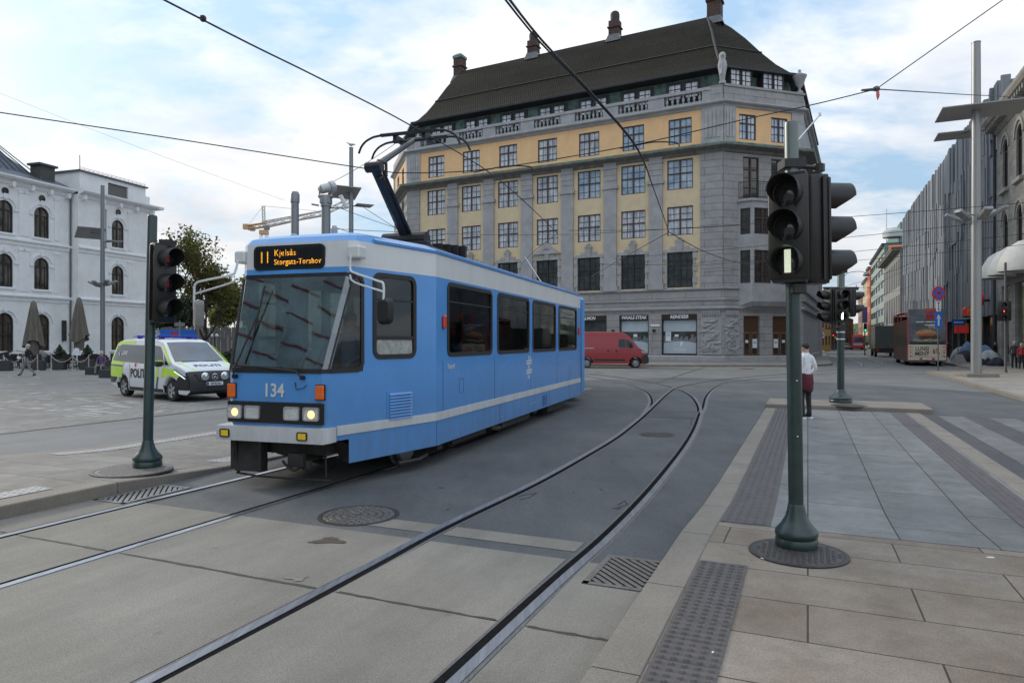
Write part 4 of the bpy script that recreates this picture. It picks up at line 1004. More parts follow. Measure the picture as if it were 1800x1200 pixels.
# --- window template: frame with mullions; local origin bottom centre, y=0 at the glass front
def window_kit(w, h, cols, rows, thick, mat, pmat, t=.035, ft=.08, dpt=.10, transom=None):
    f = MB()
    f.box((-w/2, -dpt, 0), (-w/2 + ft, .02, h)); f.box((w/2 - ft, -dpt, 0), (w/2, .02, h)); f.box((-w/2 + ft, -dpt, 0), (w/2 - ft, .02, ft)); f.box((-w/2 + ft, -dpt, h - ft), (w/2 - ft, .02, h))
    if thick: f.box((-.07, -dpt - .01, ft), (.07, .02, h - ft))
    if transom: f.box((-w/2 + ft, -dpt + .004, transom - .05), (w/2 - ft, .02, transom + .05))
    for i in range(1, cols):
        x = -w/2 + w * i / cols
        if abs(x) < .1 and thick: continue
        f.box((x - t/2, -.05, ft), (x + t/2, .02, h - ft))
    for j in range(1, rows):
        z = h * j / rows
        if transom and abs(z - transom) < .12: continue
        f.box((-w/2 + ft, -.046, z - t/2), (w/2 - ft, .02, z + t/2))
    fo = f.build('window', mat, None)
    p = MB(); p.box((-w/2 + .02, .0, .02), (w/2 - .02, .03, h - .02)); po = p.build('pane', pmat, fo)
    return fo, po
def place_win(kit, parent, M, x, z, dep=.16, first=[None]):
    """copy of a window kit (frame + pane) set into a facade with matrix M"""
    fo, po = kit
    if not fo.get('_used'): f, p = fo, po; fo['_used'] = 1
    else: f = fo.copy(); COL.objects.link(f); p = po.copy(); COL.objects.link(p)
    f.parent = parent; p.parent = f
    f.matrix_local = M @ Matrix.Translation((x, dep, z)); return f
xs = [3.85, 8.30, 12.74, 17.2, 21.65, 26.07, 30.46]; px_ = [(a + b) / 2 for a, b in zip(xs, xs[1:])]
ROWS = [(6.75, 9.95, 2.35), (11.5, 14.1, 2.35), (15.65, 18.35, 2.35), (19.75, 22.05, 2.1)]
holes1 = [(x - 1.175, x + 1.175, z0, z1) for x in xs for z0, z1, w in ROWS[:3]]
# shops on the ground floor
SH = [(x - 1.8, x + 1.8) for x in xs]
SH[6] = (28.75, 32.0); SH[5] = (24.7, 27.55)
g = MB(); g.xf = F0
wall(g, FL, .0, 4.75, [(a, b, .62, 4.35) for a, b in SH], .45, 0)
g.box((0, -.06, 0), (FL, .0, .6)) if False else None
wall(g, FL, 4.75, 6.6, [], .3, 0)
mb_ = mbld
gs_ = g.build('stone_base', stone, mb_)
g = MB(); g.xf = F0; wall(g, (1.7, 32.3), 6.6, 19.0, holes1, .28, 0); wall(g, (0, 1.7), 6.6, 19.0, [], 0, 1, y=-.12); wall(g, (32.3, FL), 6.6, 19.0, [], 0, 1, y=-.12)
g.quad((1.7, -.12, 6.6), (1.7, 0, 6.6), (1.7, 0, 19), (1.7, -.12, 19), 1); g.quad((32.3, -.12, 6.6), (32.3, 0, 6.6), (32.3, 0, 19), (32.3, -.12, 19), 1)
g.build('wall', [yel, stone], mb_)
g = MB(); g.xf = F0; wall(g, (1.75, 32.4), 19.2, 22.75, [(x - 1.05, x + 1.05, 19.75, 22.05) for x in xs], .25); g.build('upper_wall', org, mb_)
k1 = window_kit(2.35, 2.7, 4, 4, True, frame_b, p_curt, transom=1.45); k1b = window_kit(2.35, 2.7, 4, 4, True, frame_b, p_blue, transom=1.45)
k2 = window_kit(2.35, 2.6, 4, 4, True, frame_b, p_curt, transom=1.4); k3 = window_kit(2.35, 3.2, 4, 4, True, frame_d, p_dark, transom=2.0)
k4 = window_kit(2.1, 2.3, 4, 3, True, frame_b, p_curt, transom=1.5); k4b = window_kit(2.1, 2.3, 4, 3, True, frame_b, p_blue, transom=1.5)
for i, x in enumerate(xs):
    place_win(k3, mb_, F0, x, 6.75); place_win(k2, mb_, F0, x, 11.5); place_win(k1b if i in (4, 5, 6) else k1, mb_, F0, x, 15.65); place_win(k4b if i in (5, 6) else k4, mb_, F0, x, 19.75)
# pilasters with neckings, strings and the two cornices
for x in px_:
    g = MB(); g.xf = F0; g.box((x - .62, -.22, 6.62), (x + .62, .05, 16.3)); g.box((x - .78, -.34, 16.3), (x + .78, .05, 16.62)); g.box((x - .62, -.2, 16.62), (x + .62, .05, 18.2)); g.box((x - .70, -.28, 18.2), (x + .70, .05, 18.35)); g.box((x - .62, -.24, 18.35), (x + .62, .05, 18.98)); g.box((x - .72, -.27, 6.62), (x + .72, .0, 7.1))
    for z in (17.1, 17.6): g.box((x - .66, -.25, z), (x + .66, -.19, z + .1))
    g.build('pilaster', stone_s, mb_)
def band(name, z0, z1, prof, mat, x0=0, x1=None):
    """moulding that runs round left chamfer, front, corner chamfer and side: prof=[(projection, z)]"""
    pl = [(-8.5, 8.5), (0, 0), (FL, 0), E1, (E1[0] - .35, E1[1] + 24)]
    dirs = [(R(-45)), 0, R(45), R(91)]
    loops = []
    for i, p in enumerate(pl):
        if i == 0: a = R(-45) - R(90); k = 1
        elif i == len(pl) - 1: a = R(91) - R(90); k = 1
        else: a = (dirs[i-1] + dirs[i]) / 2 - R(90); k = 1 / math.cos((dirs[i] - dirs[i-1]) / 2)
        loops.append([(p[0] + math.cos(a) * o * k, p[1] + math.sin(a) * o * k, z) for o, z in prof])
    g = MB(); g.loft(loops, closed=False); return g.build(name, mat, mb_)
band('cornice', 0, 0, [(0, 18.55), (.15, 18.6), (.25, 18.8), (.85, 18.95), (.95, 19.0), (.95, 19.12)], stone_dk)
band('cornice_flashing', 0, 0, [(.95, 19.12), (.97, 19.16), (.97, 19.24), (.0, 19.42)], copper_e)
band('upper_cornice', 0, 0, [(0, 22.55), (.12, 22.6), (.2, 22.75), (.45, 22.85), (.5, 22.95), (.45, 23.02), (.1, 23.05)], stone_s)
band('string_course', 0, 0, [(0, 6.48), (.16, 6.52), (.18, 6.62), (.0, 6.68)], stone_s)
band('string_course', 0, 0, [(0, 5.5), (.14, 5.54), (.16, 5.66), (.0, 5.70)], stone_s)
band('string_course', 0, 0, [(0, 4.72), (.2, 4.76), (.22, 4.9), (.0, 4.98)], stone_s)
band('plinth', 0, 0, [(.1, 0), (.1, .5), (.05, .58), (0, .6)], stone_s)
# stone dressings round the first-floor windows
for i, x in enumerate(xs):
    g = MB(); g.xf = F0
    for s in (-1, 1):
        g.box((x + s * 1.18, -.1, 6.68), (x + s * 1.38, .02, 10.0))
        for j in range(3): g.box((x + s * 1.16, -.14, 7.1 + 1.1 * j), (x + s * 1.55, .02, 7.65 + 1.1 * j))
        g.box((x + s * 1.18, -.12, 9.95), (x + s * 1.62, .02, 10.15))
    g.box((x - 1.38, -.1, 9.96), (x + 1.38, .02, 10.25)); g.box((x - .85, -.12, 10.25), (x + .85, .02, 10.5)); g.loft([[(x - .2, -.2, 9.96), (x + .2, -.2, 9.96), (x + .2, .02, 9.96), (x - .2, .02, 9.96)], [(x - .3, -.26, 10.9), (x + .3, -.26, 10.9), (x + .3, .02, 10.9), (x - .3, .02, 10.9)]], caps=True); g.box((x - .36, -.3, 10.9), (x + .36, .02, 11.05))
    g.ball((x, -.16, 11.2), .2, 8, 6)
    if i == 3: g.loft([[(x - 1.5, -.3, 10.55), (x + 1.5, -.3, 10.55), (x, -.3, 11.7)], [(x - 1.5, .02, 10.55), (x + 1.5, .02, 10.55), (x, .02, 11.7)]], caps=True)
    g.build('window_surround', stone_l, mb_)
# corner stones at both ends of the upper floor, fluted
for x0, x1 in ((.0, 1.75), (32.4, FL)):
    g = MB(); g.xf = F0; g.box((x0, -.12, 19.25), (x1, .05, 22.6)); n_ = 4
    for k in range(n_): a = x0 + .25 + (x1 - x0 - .5) * (k + .2) / n_; g.box((a, -.18, 19.9), (a + .24, -.1, 22.3))
    g.build('corner_pier', stone_l, mb_)
# balustrade: piers, rails, balusters (one part per bay)
pr = [0.85] + px_ + [33.2]
bal_prof = [(.10, 0), (.10, .08), (.06, .14), (.13, .38), (.13, .5), (.05, .85), (.09, .98), (.09, 1.05)]
for i in range(len(pr) - 1):
    a, b = pr[i], pr[i+1]; g = MB(); g.xf = F0
    g.box((a, -.1, 23.02), (b, .3, 23.3)); g.box((a, -.16, 24.15), (b, .36, 24.42))
    p0, p1 = a + .75, b - .75; n_ = 7
    if i in (0, 7): p0, p1 = (a + .9, b - .9); n_ = 3
    g.box((a, -.08, 23.3), (p0, .28, 24.15)); g.box((p1, -.08, 23.3), (b, .28, 24.15))
    for k in range(n_): g.lathe([(r_, 23.3 + z_ * .81) for r_, z_ in bal_prof], (p0 + (p1 - p0) * (k + .5) / n_, .1, 0), 8)
    g.build('balustrade', stone_s, mb_, True, 50)
for M, L_ in ((F0, 1), (FC, 0)):
    g = MB(); g.xf = M
    if L_: g.box((0, -.15, 23.02), (.85, .3, 24.45)); g.build('parapet', stone, mb_); g = MB(); g.xf = M; g.box((33.2, -.15, 23.02), (FL - .01, .3, 24.45))
    else:
        g.box((0, -.1, 23.02), (CH, .3, 24.3)); g.box((0, -.17, 24.3), (CH + .1, .36, 24.52))
    g.build('parapet', stone, mb_)
g = MB(); g.xf = FLc; g.box((0, -.1, 23.02), (12, .3, 24.42)); g.build('parapet', stone_s, mb_)
# attic storey behind the balustrade and the roof
att = [(-7.4, 9.5), (.55, 1.35), (33.75, 1.35), (E1[0] - 1.3, E1[1] + .6), (E1[0] - 1.4, 30), (-7.4, 30)]
g = MB(); g.loft([[(x, y, 22.9) for x, y in att], [(x, y, 26.4) for x, y in att]], closed=True); g.build('attic_wall', copper, mb_)
k5 = window_kit(1.25, 1.5, 2, 3, False, frame_d, p_curt, .05, .09)
for x in xs:
    for dx in (-.78, .78): place_win(k5, mb_, F0, x + dx, 24.0 + .15, 1.17)
    g = MB(); g.xf = F0; g.box((x - 1.6, 1.2, 24.0), (x + 1.6, 1.34, 25.85)); g.build('dormer_panel', dark_metal, mb_)
for x in (2.2, 5.6):
    for dx in (-.5, .5): f = place_win(k5, mb_, FC, x + dx, 24.75, .62)
    g = MB(); g.xf = FC; g.box((x - 1.15, .66, 24.55), (x + 1.15, 1.6, 26.3)); g.build('dormer_panel', dark_metal, mb_)
ea = [(-8.3, 8.9), (.15, .35), (34.15, .35), (E1[0] - .1, E1[1] + .1), (E1[0] - .4, 31), (-8.3, 31)]
ri = [(-.5, 13), (2.8, 6.9), (31.4, 6.9), (32.4, 8.4), (32.4, 24), (-.5, 24)]
prof = [(0, 26.25), (.03, 26.38), (.14, 26.85), (.30, 27.95), (.48, 29.5), (.68, 31.4), (.86, 32.9), (1, 33.9)]
loops = [[(e[0] + (r_[0] - e[0]) * t, e[1] + (r_[1] - e[1]) * t, z) for e, r_ in zip(ea, ri)] for t, z in prof]
g = MB()
# finer along the roof so the slopes stay planar per bay
g.loft(loops); n_ = len(ea); g.add([(r_[0], r_[1], 33.9) for r_ in ri], [tuple(range(n_))]); roof = g.build('roof', roof_t, mb_)
g = MB(); g.loft([[(e[0], e[1], 26.2) for e in ea], [(e[0], e[1], 26.4) for e in ea]]); g.loft([[(e[0], e[1], 26.2) for e in ea], [(a[0], a[1], 26.0) for a in att]]); g.build('eaves', dark_metal, roof)
g = MB(); L5 = [Vector(l[2]) + Vector((0, 0, .04)) for l in loops]; g.tube(L5, .11, 6); pm('zinc', (.13, .135, .14), .5, .4, .2, 2); g.build('hip_flashing', dark_metal, roof)
g = MB(); Z5 = .47; g.tube([(e[0] + (r_[0] - e[0]) * Z5, e[1] + (r_[1] - e[1]) * Z5, 29.5) for e, r_ in list(zip(ea, ri))[0:4]], .06, 5); g.build('snow_guard', dark_metal, roof)
brick_c = stone_mat('chimney_brick', (.105, .07, .06), .25, .09, .008, .6, .25)
def chimney(x, y, z, w, d, h, pot):
    g = MB(); g.box((x - w/2, y - d/2, z - 1.5), (x + w/2, y + d/2, z + h)); g.box((x - w/2 - .12, y - d/2 - .12, z + h * .55), (x + w/2 + .12, y + d/2 + .12, z + h * .62)); c = g.build('chimney', brick_c, roof)
    g = MB(); g.loft([[(x - w/2 - .3, y - d/2 - .3, z - .6), (x + w/2 + .3, y - d/2 - .3, z - .6), (x + w/2 + .3, y + d/2 + .3, z - .6), (x - w/2 - .3, y + d/2 + .3, z - .6)], [(x - w/2 - .04, y - d/2 - .04, z + .2), (x + w/2 + .04, y - d/2 - .04, z + .2), (x + w/2 + .04, y + d/2 + .04, z + .2), (x - w/2 - .04, y + d/2 + .04, z + .2)]]); g.build('chimney_flashing', MATS['zinc'], roof)
    g = MB()
    if pot: g.lathe([(.48, 0), (.5, .7), (.42, .95), (.2, 1.1), (.0, 1.12)], (x, y, z + h), 12); g.build('chimney_pot', pm('pot_dark', (.035, .034, .034), .7), c, True)
    else: g.box((x - w/2 - .08, y - d/2 - .08, z + h), (x + w/2 + .08, y + d/2 + .08, z + h + .3)); g.loft([[(x - w/2 - .05, y - d/2 - .05, z + h + .3), (x + w/2 + .05, y - d/2 - .05, z + h + .3), (x + w/2 + .05, y + d/2 + .05, z + h + .3), (x - w/2 - .05, y + d/2 + .05, z + h + .3)], [(x - .3, y - .3, z + h + .6), (x + .3, y - .3, z + h + .6), (x + .3, y + .3, z + h + .6), (x - .3, y + .3, z + h + .6)]], caps=True); g.build('chimney_cap', copper_e, c)
chimney(2.3, 7.2, 33.2, 1.1, 1.1, 2.3, False); chimney(12.2, 7.0, 33.9, 1.1, 1.0, 1.6, True); chimney(21.8, 7.0, 33.9, 1.1, 1.0, 1.7, True); chimney(32.0, 7.6, 33.7, 1.3, 1.3, 3.2, False)
# --- chamfered corner front
cs = MB(); cs.xf = FC
dh = [(2.05, 3.75, .2, 4.15), (5.1, 6.8, .2, 4.15)]
up = [(2.0, 3.65, 14.6, 18.3), (4.95, 6.6, 14.6, 18.3)]
wall(cs, CH, 0, 19.0, dh + up + [(1.55, 6.9, 6.9, 13.6)], .35, 0); cs.build('corner_wall', stone, mb_)
g = MB(); g.xf = FC; wall(g, (1.2, 7.1), 19.2, 22.75, [(1.6, 3.35, 19.8, 22.05), (4.95, 6.7, 19.8, 22.05)], .25); g.build('upper_wall', org, mb_)
g = MB(); g.xf = FC; g.box((7.1, -.12, 19.25), (CH, .05, 22.6)); g.build('corner_pier', stone_l, mb_); g = MB(); g.xf = FC; g.box((0, -.12, 19.25), (1.2, .05, 22.6))
for k in range(3): g.box((.2 + .3 * k, -.18, 19.9), (.4 + .3 * k, -.1, 22.3))
g.build('corner_pier', stone_l, mb_)
k6 = window_kit(1.75, 2.25, 4, 3, True, frame_b, p_blue, transom=1.45); k7 = window_kit(1.65, 3.7, 2, 4, True, frame_b, p_dark, transom=2.6)
place_win(k6, mb_, FC, 2.475, 19.8); place_win(k6, mb_, FC, 5.825, 19.8); place_win(k7, mb_, FC, 2.825, 14.6); place_win(k7, mb_, FC, 5.775, 14.6)
# oriel
og = MB(); og.xf = FC
orp = [(1.5, 0), (2.2, -1.05), (6.25, -1.05), (6.95, 0)]
def oriel_loop(z, k=1.0): return [(x if i in (0, 3) else 4.225 + (x - 4.225) * (.5 + .5 * k), y * k, z) for i, (x, y) in enumerate(orp)]
og.loft([oriel_loop(4.8, .1), oriel_loop(5.0, .75), oriel_loop(5.4, 1.0), oriel_loop(6.9, 1.0)], closed=False)
for (a, b) in zip(orp, orp[1:]):
    d = Vector((b[0] - a[0], b[1] - a[1], 0)); an = math.atan2(d.y, d.x); og.xf = FC @ mbase(a[0], a[1], an); l = d.length
    hs = [(l/2 - .45, l/2 + .45, z0, z1) for z0, z1 in ((7.0, 9.9), (11.3, 13.6))] if l < 2 else [(x, x + 1.25, z0, z1) for x in (.18, 1.4 + .0, 2.62) for z0, z1 in ((7.0, 9.9), (11.3, 13.6))]
    if l > 2: hs = [(x, x + 1.7, z0, z1) for x in (.2, 2.15) for z0, z1 in ((7.0, 9.9), (11.3, 13.6))]
    wall(og, l, 6.9, 14.1, hs, .2)
og.xf = FC; og.loft([[(x, y, 14.1) for x, y in orp], [(x + (-.15 if x < 4 else .15), y - .12, 14.2) for x, y in orp], [(x + (-.15 if x < 4 else .15), y - .12, 14.4) for x, y in orp]], closed=False); og.add([(x, y - .12, 14.4) for x, y in orp], [(0, 1, 2, 3)])
oriel = og.build('oriel', stone_s, mb_)
k8 = window_kit(1.7, 2.9, 4, 4, True, frame_b, p_dark, transom=1.9); k9 = window_kit(1.7, 2.3, 4, 4, True, frame_b, p_dark, transom=1.4); k10 = window_kit(.9, 2.9, 2, 4, False, frame_b, p_dark); k11 = window_kit(.9, 2.3, 2, 4, False, frame_b, p_dark)
for (a, b) in zip(orp, orp[1:]):
    d = Vector((b[0] - a[0], b[1] - a[1], 0)); an = math.atan2(d.y, d.x); M = FC @ mbase(a[0], a[1], an); l = d.length
    if l > 2:
        for x in (1.05, 3.0): place_win(k8, oriel, M, x, 7.0, .14); place_win(k9, oriel, M, x, 11.3, .14)
    else: place_win(k10, oriel, M, l/2, 7.0, .14); place_win(k11, oriel, M, l/2, 11.3, .14)
g = MB(); g.xf = FC
rl = [(1.5, -.1), (2.2, -1.1), (6.25, -1.1), (6.95, -.1)]
for z in (14.55, 15.9): g.tube([(x, y, z) for x, y in rl], .035, 5)
for a, b in zip(rl, rl[1:]):
    a, b = Vector((*a, 0)), Vector((*b, 0)); n_ = max(6, int((b - a).length / .16))
    for k in range(n_ + 1):
        p = a.lerp(b, k / n_); g.tube([p + Vector((0, 0, 14.45)), p + Vector((0, 0, 15.9))], .018, 4)
g.build('balcony_railing', dark_metal, mb_)
# doors
wood = pm('door_wood', (.085, .042, .022), .5, 0, .25, 5, streak=(4, 4, .6)); wood_l = pm('door_wood_light', (.14, .085, .05), .5, 0, .2, 5, streak=(4, 4, .6))
paper = pm('paper', (.72, .74, .75), .8, 0, .05, 30); paper_b = pm('paper_print', (.25, .38, .48), .8)
for i, x in enumerate((2.9, 5.95)):
    g = MB(); g.xf = FC; g.box((x - .85, .22, .2), (x + .85, .3, 4.15)); d = g.build('door', wood, mb_)
    for s in (-1, 1):
        g = MB(); g.xf = FC; g.box((x + s * .40 - .36, .16, .25), (x + s * .40 + .36, .222, 2.75)); lf = g.build('door_leaf', wood_l, d)
        g = MB(); g.xf = FC; g.box((x + s * .40 - .22, .15, .75), (x + s * .40 + .22, .165, 2.55)); g.build('pane', p_dark, lf)
    g = MB(); g.xf = FC; q = x + (.42 if i == 0 else -.40); g.box((q - .24, .13, 1.3), (q + .24, .148, 2.1)); q2 = x + (-.42 if i == 0 else .42); g.box((q2 - .15, .13, 1.75), (q2 + .15, .148, 2.0)); g.build('paper_notice', paper, d)
    g = MB(); g.xf = FC; g.box((q - .16, .126, 1.7), (q + .16, .13, 1.85)); g.build('notice_print', paper_b, d)
    g = MB(); g.xf = FC; g.cyl((x + .06, .1, 1.15), .02, .25, 6); g.build('handle', alu, d)
g = MB(); g.xf = FC; g.box((1.9, -.6, 0), (7.0, .35, .18)); g.build('door_step', stone_s, mb_)
# carved relief panels on the corner pier
g = MB(); random.seed(9)
for M, x0, x1 in ((F0, 32.35, 34.15), (FC, .12, 1.55)):
    g.xf = M; g.box((x0, -.08, .7), (x1, .0, 4.1)); g.box((x0 + .04, -.14, 4.1), (x1 - .04, .0, 4.15))
    n_ = 12
    for k in range(n_): a = x0 + .06 + (x1 - x0 - .12) * k / n_; g.box((a, -.18, 4.18), (a + .09, .0, 4.62))
    for k in range(44):
        cx_, cz_ = random.uniform(x0 + .2, x1 - .2), random.uniform(1.0, 3.8); a = random.uniform(0, 3.1); r_ = random.uniform(.07, .2)
        pts = [(cx_ + t * r_ * 2.2 * math.cos(a) + .12 * math.sin(3 * t), -.06 - .04 * math.cos(t * 1.4), cz_ + t * r_ * 2.2 * math.sin(a)) for t in (-1, -.5, 0, .5, 1)]
        g.tube(pts, [.02, r_ * .55, r_ * .6, r_ * .5, .02], 6)
g.build('carved_relief', stone_s, mb_, True, 60)
# shopfronts
sign_d = pm('shop_fascia', (.022, .014, .014), .5); film = pm('frosted_film', (.42, .49, .54), .35, 0, .08, 1.2, coat=.5); film_d = pm('film_grey', (.16, .185, .21), .4, 0, .1, 2, coat=.4)
txts = ['', '', '', '', 'SALMON', 'WHALE STEAK', 'REINDEER']
for i, (a, b) in enumerate(SH):
    g = MB(); g.xf = F0; g.box((a, .02, 3.86), (b, .4, 4.34)); fa = g.build('shop_sign', sign_d, mb_)
    if txts[i]: text_mesh(txts[i], .43, pm('sign_white', (.75, .75, .74), .6), 'shop_lettering', fa, frame_mat(((a + b) / 2 - (.1 if i == 4 else 0), .012, 4.09), (1, 0, 0), (0, 0, 1)), .02, shear=.22, bold=.012, sx=.86)
    g = MB(); g.xf = F0; g.box((a, .2, .62), (a + .12, .42, 3.86)); g.box((b - .12, .2, .62), (b, .42, 3.86)); g.box((a + .12, .2, .62), (b - .12, .42, .78)); sf = g.build('shop_window', frame_d, mb_)
    g = MB(); g.xf = F0; g.box((a + .1, .34, .75), (b - .1, .4, 3.86)); g.build('pane', p_dark, sf)
    if i >= 5:
        g = MB(); g.xf = F0; g.box((a + .12, .325, 2.78), (b - .12, .338, 3.8)); g.build('frosted_film', film, sf)
        g = MB(); g.xf = F0; n_ = 24; random.seed(i); top = []
        for k in range(n_): 
            x0_ = a + .12 + (b - a - .24) * k / n_; x1_ = a + .12 + (b - a - .24) * (k + 1) / n_; h_ = 2.0 + random.choice((.02, .12, .2, .32, .4)) + .1 * math.sin(k * .7)
            g.box((x0_, .331, 1.6), (x1_, .337, h_))
        g.build('skyline_film', film_d, sf)
        g = MB(); g.xf = F0; c_ = [(a + .12 + (b - a - .24) * k / 14, .315, 1.72 + .18 * math.sin(math.pi * k / 14)) for k in range(15)]
        g.loft([[(p[0], .315, .78) for p in c_], c_, [(p[0], .329, p[2]) for p in c_]], closed=False); g.build('frosted_film', film, sf)
        g = MB(); g.xf = F0
        if i == 6: g.box((a + .3, .31, 1.9), (a + .8, .324, 2.75)); g.box((a + 1.15, .31, 2.3), (a + 1.5, .324, 2.52))
        else: g.box((a + 1.3, .31, 2.3), (a + 1.65, .324, 2.55))
        g.build('paper_notice', paper, sf)
        if i == 6:
            g = MB(); g.xf = F0
            for k in range(3): g.box((a + .38, .306, 2.35 + .12 * k), (a + .72, .31, 2.42 + .12 * k))
            g.build('notice_print', paper_b, sf)
            g = MB(); g.xf = F0; g.loft([[(a + 1.62, .3, 1.35), (a + 1.8, .3, 1.55), (a + 1.93, .3, 1.85), (a + 1.68, .3, 1.85)], [(a + 1.62, .313, 1.35), (a + 1.8, .313, 1.55), (a + 1.93, .313, 1.85), (a + 1.68, .313, 1.85)]], caps=True); g.build('torn_film', paper, sf)
            g = MB(); g.xf = F0; g.loft([[((a + b) / 2 + .6 * math.cos(R(10 * k)), y, 1.12 + .17 * math.sin(R(10 * k))) for k in range(36)] for y in (.305, .312)], caps=True); g.build('window_badge', pm('badge', (.50, .55, .58), .4), sf)
g = MB(); g.xf = F0; g.box((27.75, -.05, 3.25), (28.6, .01, 3.45)); g.build('street_name_plate', paper, mb_)
for x in (24.2, 28.15):
    g = MB(); g.xf = F0; g.tube([(x, 0, 2.85), (x, -.3, 2.95)], .03, 6); g.lathe([(.05, 0), (.16, .05), (.18, .22), (.0, .3)], (x, -.3, 2.72), 10); g.build('wall_lamp', dark_metal, mb_, True)
# left chamfer and right side
g = MB(); g.xf = FLc; wh = [(3.2, 4.9, z0, z1) for z0, z1, w_ in ROWS] + [(7.4, 9.1, z0, z1) for z0, z1, w_ in ROWS]
wall(g, 12, 0, 19.0, wh[:3] + wh[4:7], .3, 0); g.build('corner_wall', stone, mb_)
g = MB(); g.xf = FLc; wall(g, (1, 11), 19.2, 22.75, [wh[3], wh[7]], .25); g.build('upper_wall', org, mb_)
g = MB(); g.xf = FLc; g.box((0, -.1, 19.25), (1, .05, 22.6)); g.build('corner_pier', stone_l, mb_); g = MB(); g.xf = FLc; g.box((11, -.1, 19.25), (12, .05, 22.6)); g.build('corner_pier', stone_l, mb_)
for x in (4.05, 8.25):
    for (z0, z1, w_), kit in zip(ROWS, (k3, k2, k1, k4)):
        f = place_win(kit, mb_, FLc, x, z0); f.matrix_local = FLc @ Matrix.Translation((x, .16, z0)) @ Matrix.Diagonal((.72, 1, 1, 1))
g = MB(); g.xf = FS; wall(g, 25, 0, 24.4, [], .3); g.xf = Matrix(); g.quad((-8.5, 8.5, 0), (-8.5, 31, 0), (-8.5, 31, 24), (-8.5, 8.5, 24)); g.quad((-8.5, 31, 0), (E1[0], 31, 0), (E1[0], 31, 24), (-8.5, 31, 24)); g.quad((-8.5, 8.5, 22.9), (0, 0, 22.9), (E1[0] - .1, 31, 22.9), (-8.5, 31, 22.9)); g.add([(0, .3, 22.92), (FL, .3, 22.92), (E1[0] - .3, E1[1], 22.92), (E1[0] - .5, 30.5, 22.92)], [(0, 1, 2, 3)])
g.build('rear_walls', stone_s, mb_)
# statue and urn on the parapet
g = MB(); g.xf = FC; g.lathe([(.3, 24.52), (.3, 24.75), (.22, 24.8), (.26, 25.2), (.38, 25.9), (.4, 26.2), (.33, 26.5), (.24, 26.7), (.3, 26.9), (.28, 27.15), (.15, 27.3), (.0, 27.33)], (-.05, .1, 0), 14); g.loft([[(-.42, .0, 26.4), (-.30, -.28, 26.3), (-.3, .2, 26.3)], [(-.36, .0, 25.3), (-.3, -.2, 25.3), (-.3, .1, 25.3)]], caps=True); g.ball((-.2, -.22, 26.95), .1, 6, 4)
g.build('statue', stone_l, mb_, True, 60)
g = MB(); g.xf = FC; g.lathe([(.3, 24.52), (.3, 24.7), (.12, 24.8), (.1, 25.0), (.35, 25.3), (.5, 25.8), (.62, 26.05), (.64, 26.15), (.3, 26.3), (.12, 26.5), (.14, 26.65), (.0, 26.75)], (CH - .3, .1, 0), 14); g.build('urn', stone_l, mb_, True, 60)
# ------------------------------------------------------------------ white station building on the left
wp = pm('white_render', (.76, .77, .775), .85, 0, .07, .9, bump=.1, bscale=10)
wpt = pm('white_trim', (.76, .78, .80), .8, 0, .06, 2)
slate = pm('blue_slate_roof', (.085, .105, .13), .6, .2, .2, 2)
WB = Vector((-44.5, 70, 0)); WA = R(72.4)
wb = thing('station_building', 'white three-storey building with arched windows at the left of the square', 'building', WB, WA)
def arch_pts(w, h, n=10):
    """outline of a round-headed opening, bottom left first, clockwise from below: (x,z)"""
    r = w / 2; zc = h - r
    return [(-r, 0)] + [(-r * math.cos(R(180 * k / n)), zc + r * math.sin(R(180 * k / n))) for k in range(n + 1)] + [(r, 0)]
def arch_wall(mb, x0, x1, z0, z1, wins, dep=.35, y=0, mat=0):
    """wall strip with round-headed openings [(xc, zb, w, h)] : strips beside, polygons above each arch"""
    ws = sorted(wins); cur = x0
    for xc, zb, w, h in ws:
        l, r = xc - w/2, xc + w/2
        mb.quad((cur, y, z0), (l, y, z0), (l, y, z1), (cur, y, z1), mat)
        if zb > z0: mb.quad((l, y, z0), (r, y, z0), (r, y, zb), (l, y, zb), mat)
        a = arch_pts(w, h); zc = zb + h - w/2
        top = [(xc + p[0], zb + p[1]) for p in a[1:-1]]
        for p, q in zip(top, top[1:]): mb.quad((p[0], y, p[1]), (q[0], y, q[1]), (q[0], y, z1), (p[0], y, z1), mat)
        full = [(xc + p[0], zb + p[1]) for p in a]; full.append(full[0])
        for p, q in zip(full, full[1:]): mb.quad((p[0], y, p[1]), (q[0], y, q[1]), (q[0], y + dep, q[1]), (p[0], y + dep, p[1]), mat)
        cur = r
    mb.quad((cur, y, z0), (x1, y, z0), (x1, y, z1), (cur, y, z1), mat)
def arch_window(w, h, fmat, pmat, bars=True, ground=False):
    a = arch_pts(w, h); f = MB(); i = arch_pts(w - .22, h - .15)
    i = [(p[0], p[1] + .06) for p in i]
    P = lambda q, y: [(x, y, z) for x, z in q]
    f.loft([P(i, .02), P(i, -.1), P(a, -.1), P(a, .02)], closed=True)
    if bars:
        f.box((-.07, -.09, .05), (.07, .02, h - .08)); f.box((-w/2 + .08, -.085, h - w * .62), (w/2 - .08, .02, h - w * .62 + .13)); f.box((-w * .3, -.05, .06), (-w * .26, .02, h - w * .62)); f.box((w * .26, -.05, .06), (w * .3, .02, h - w * .62))
        if ground: f.box((-w/2 + .08, -.08, h * .42), (w/2 - .08, .02, h * .42 + .1))
    fo = f.build('window', fmat, None)
    p = MB(); p.add(P([(x * .98, z * .99) for x, z in a], .0), [tuple(range(len(a)))]); po = p.build('pane', pmat, fo, normals=False)
    return fo, po
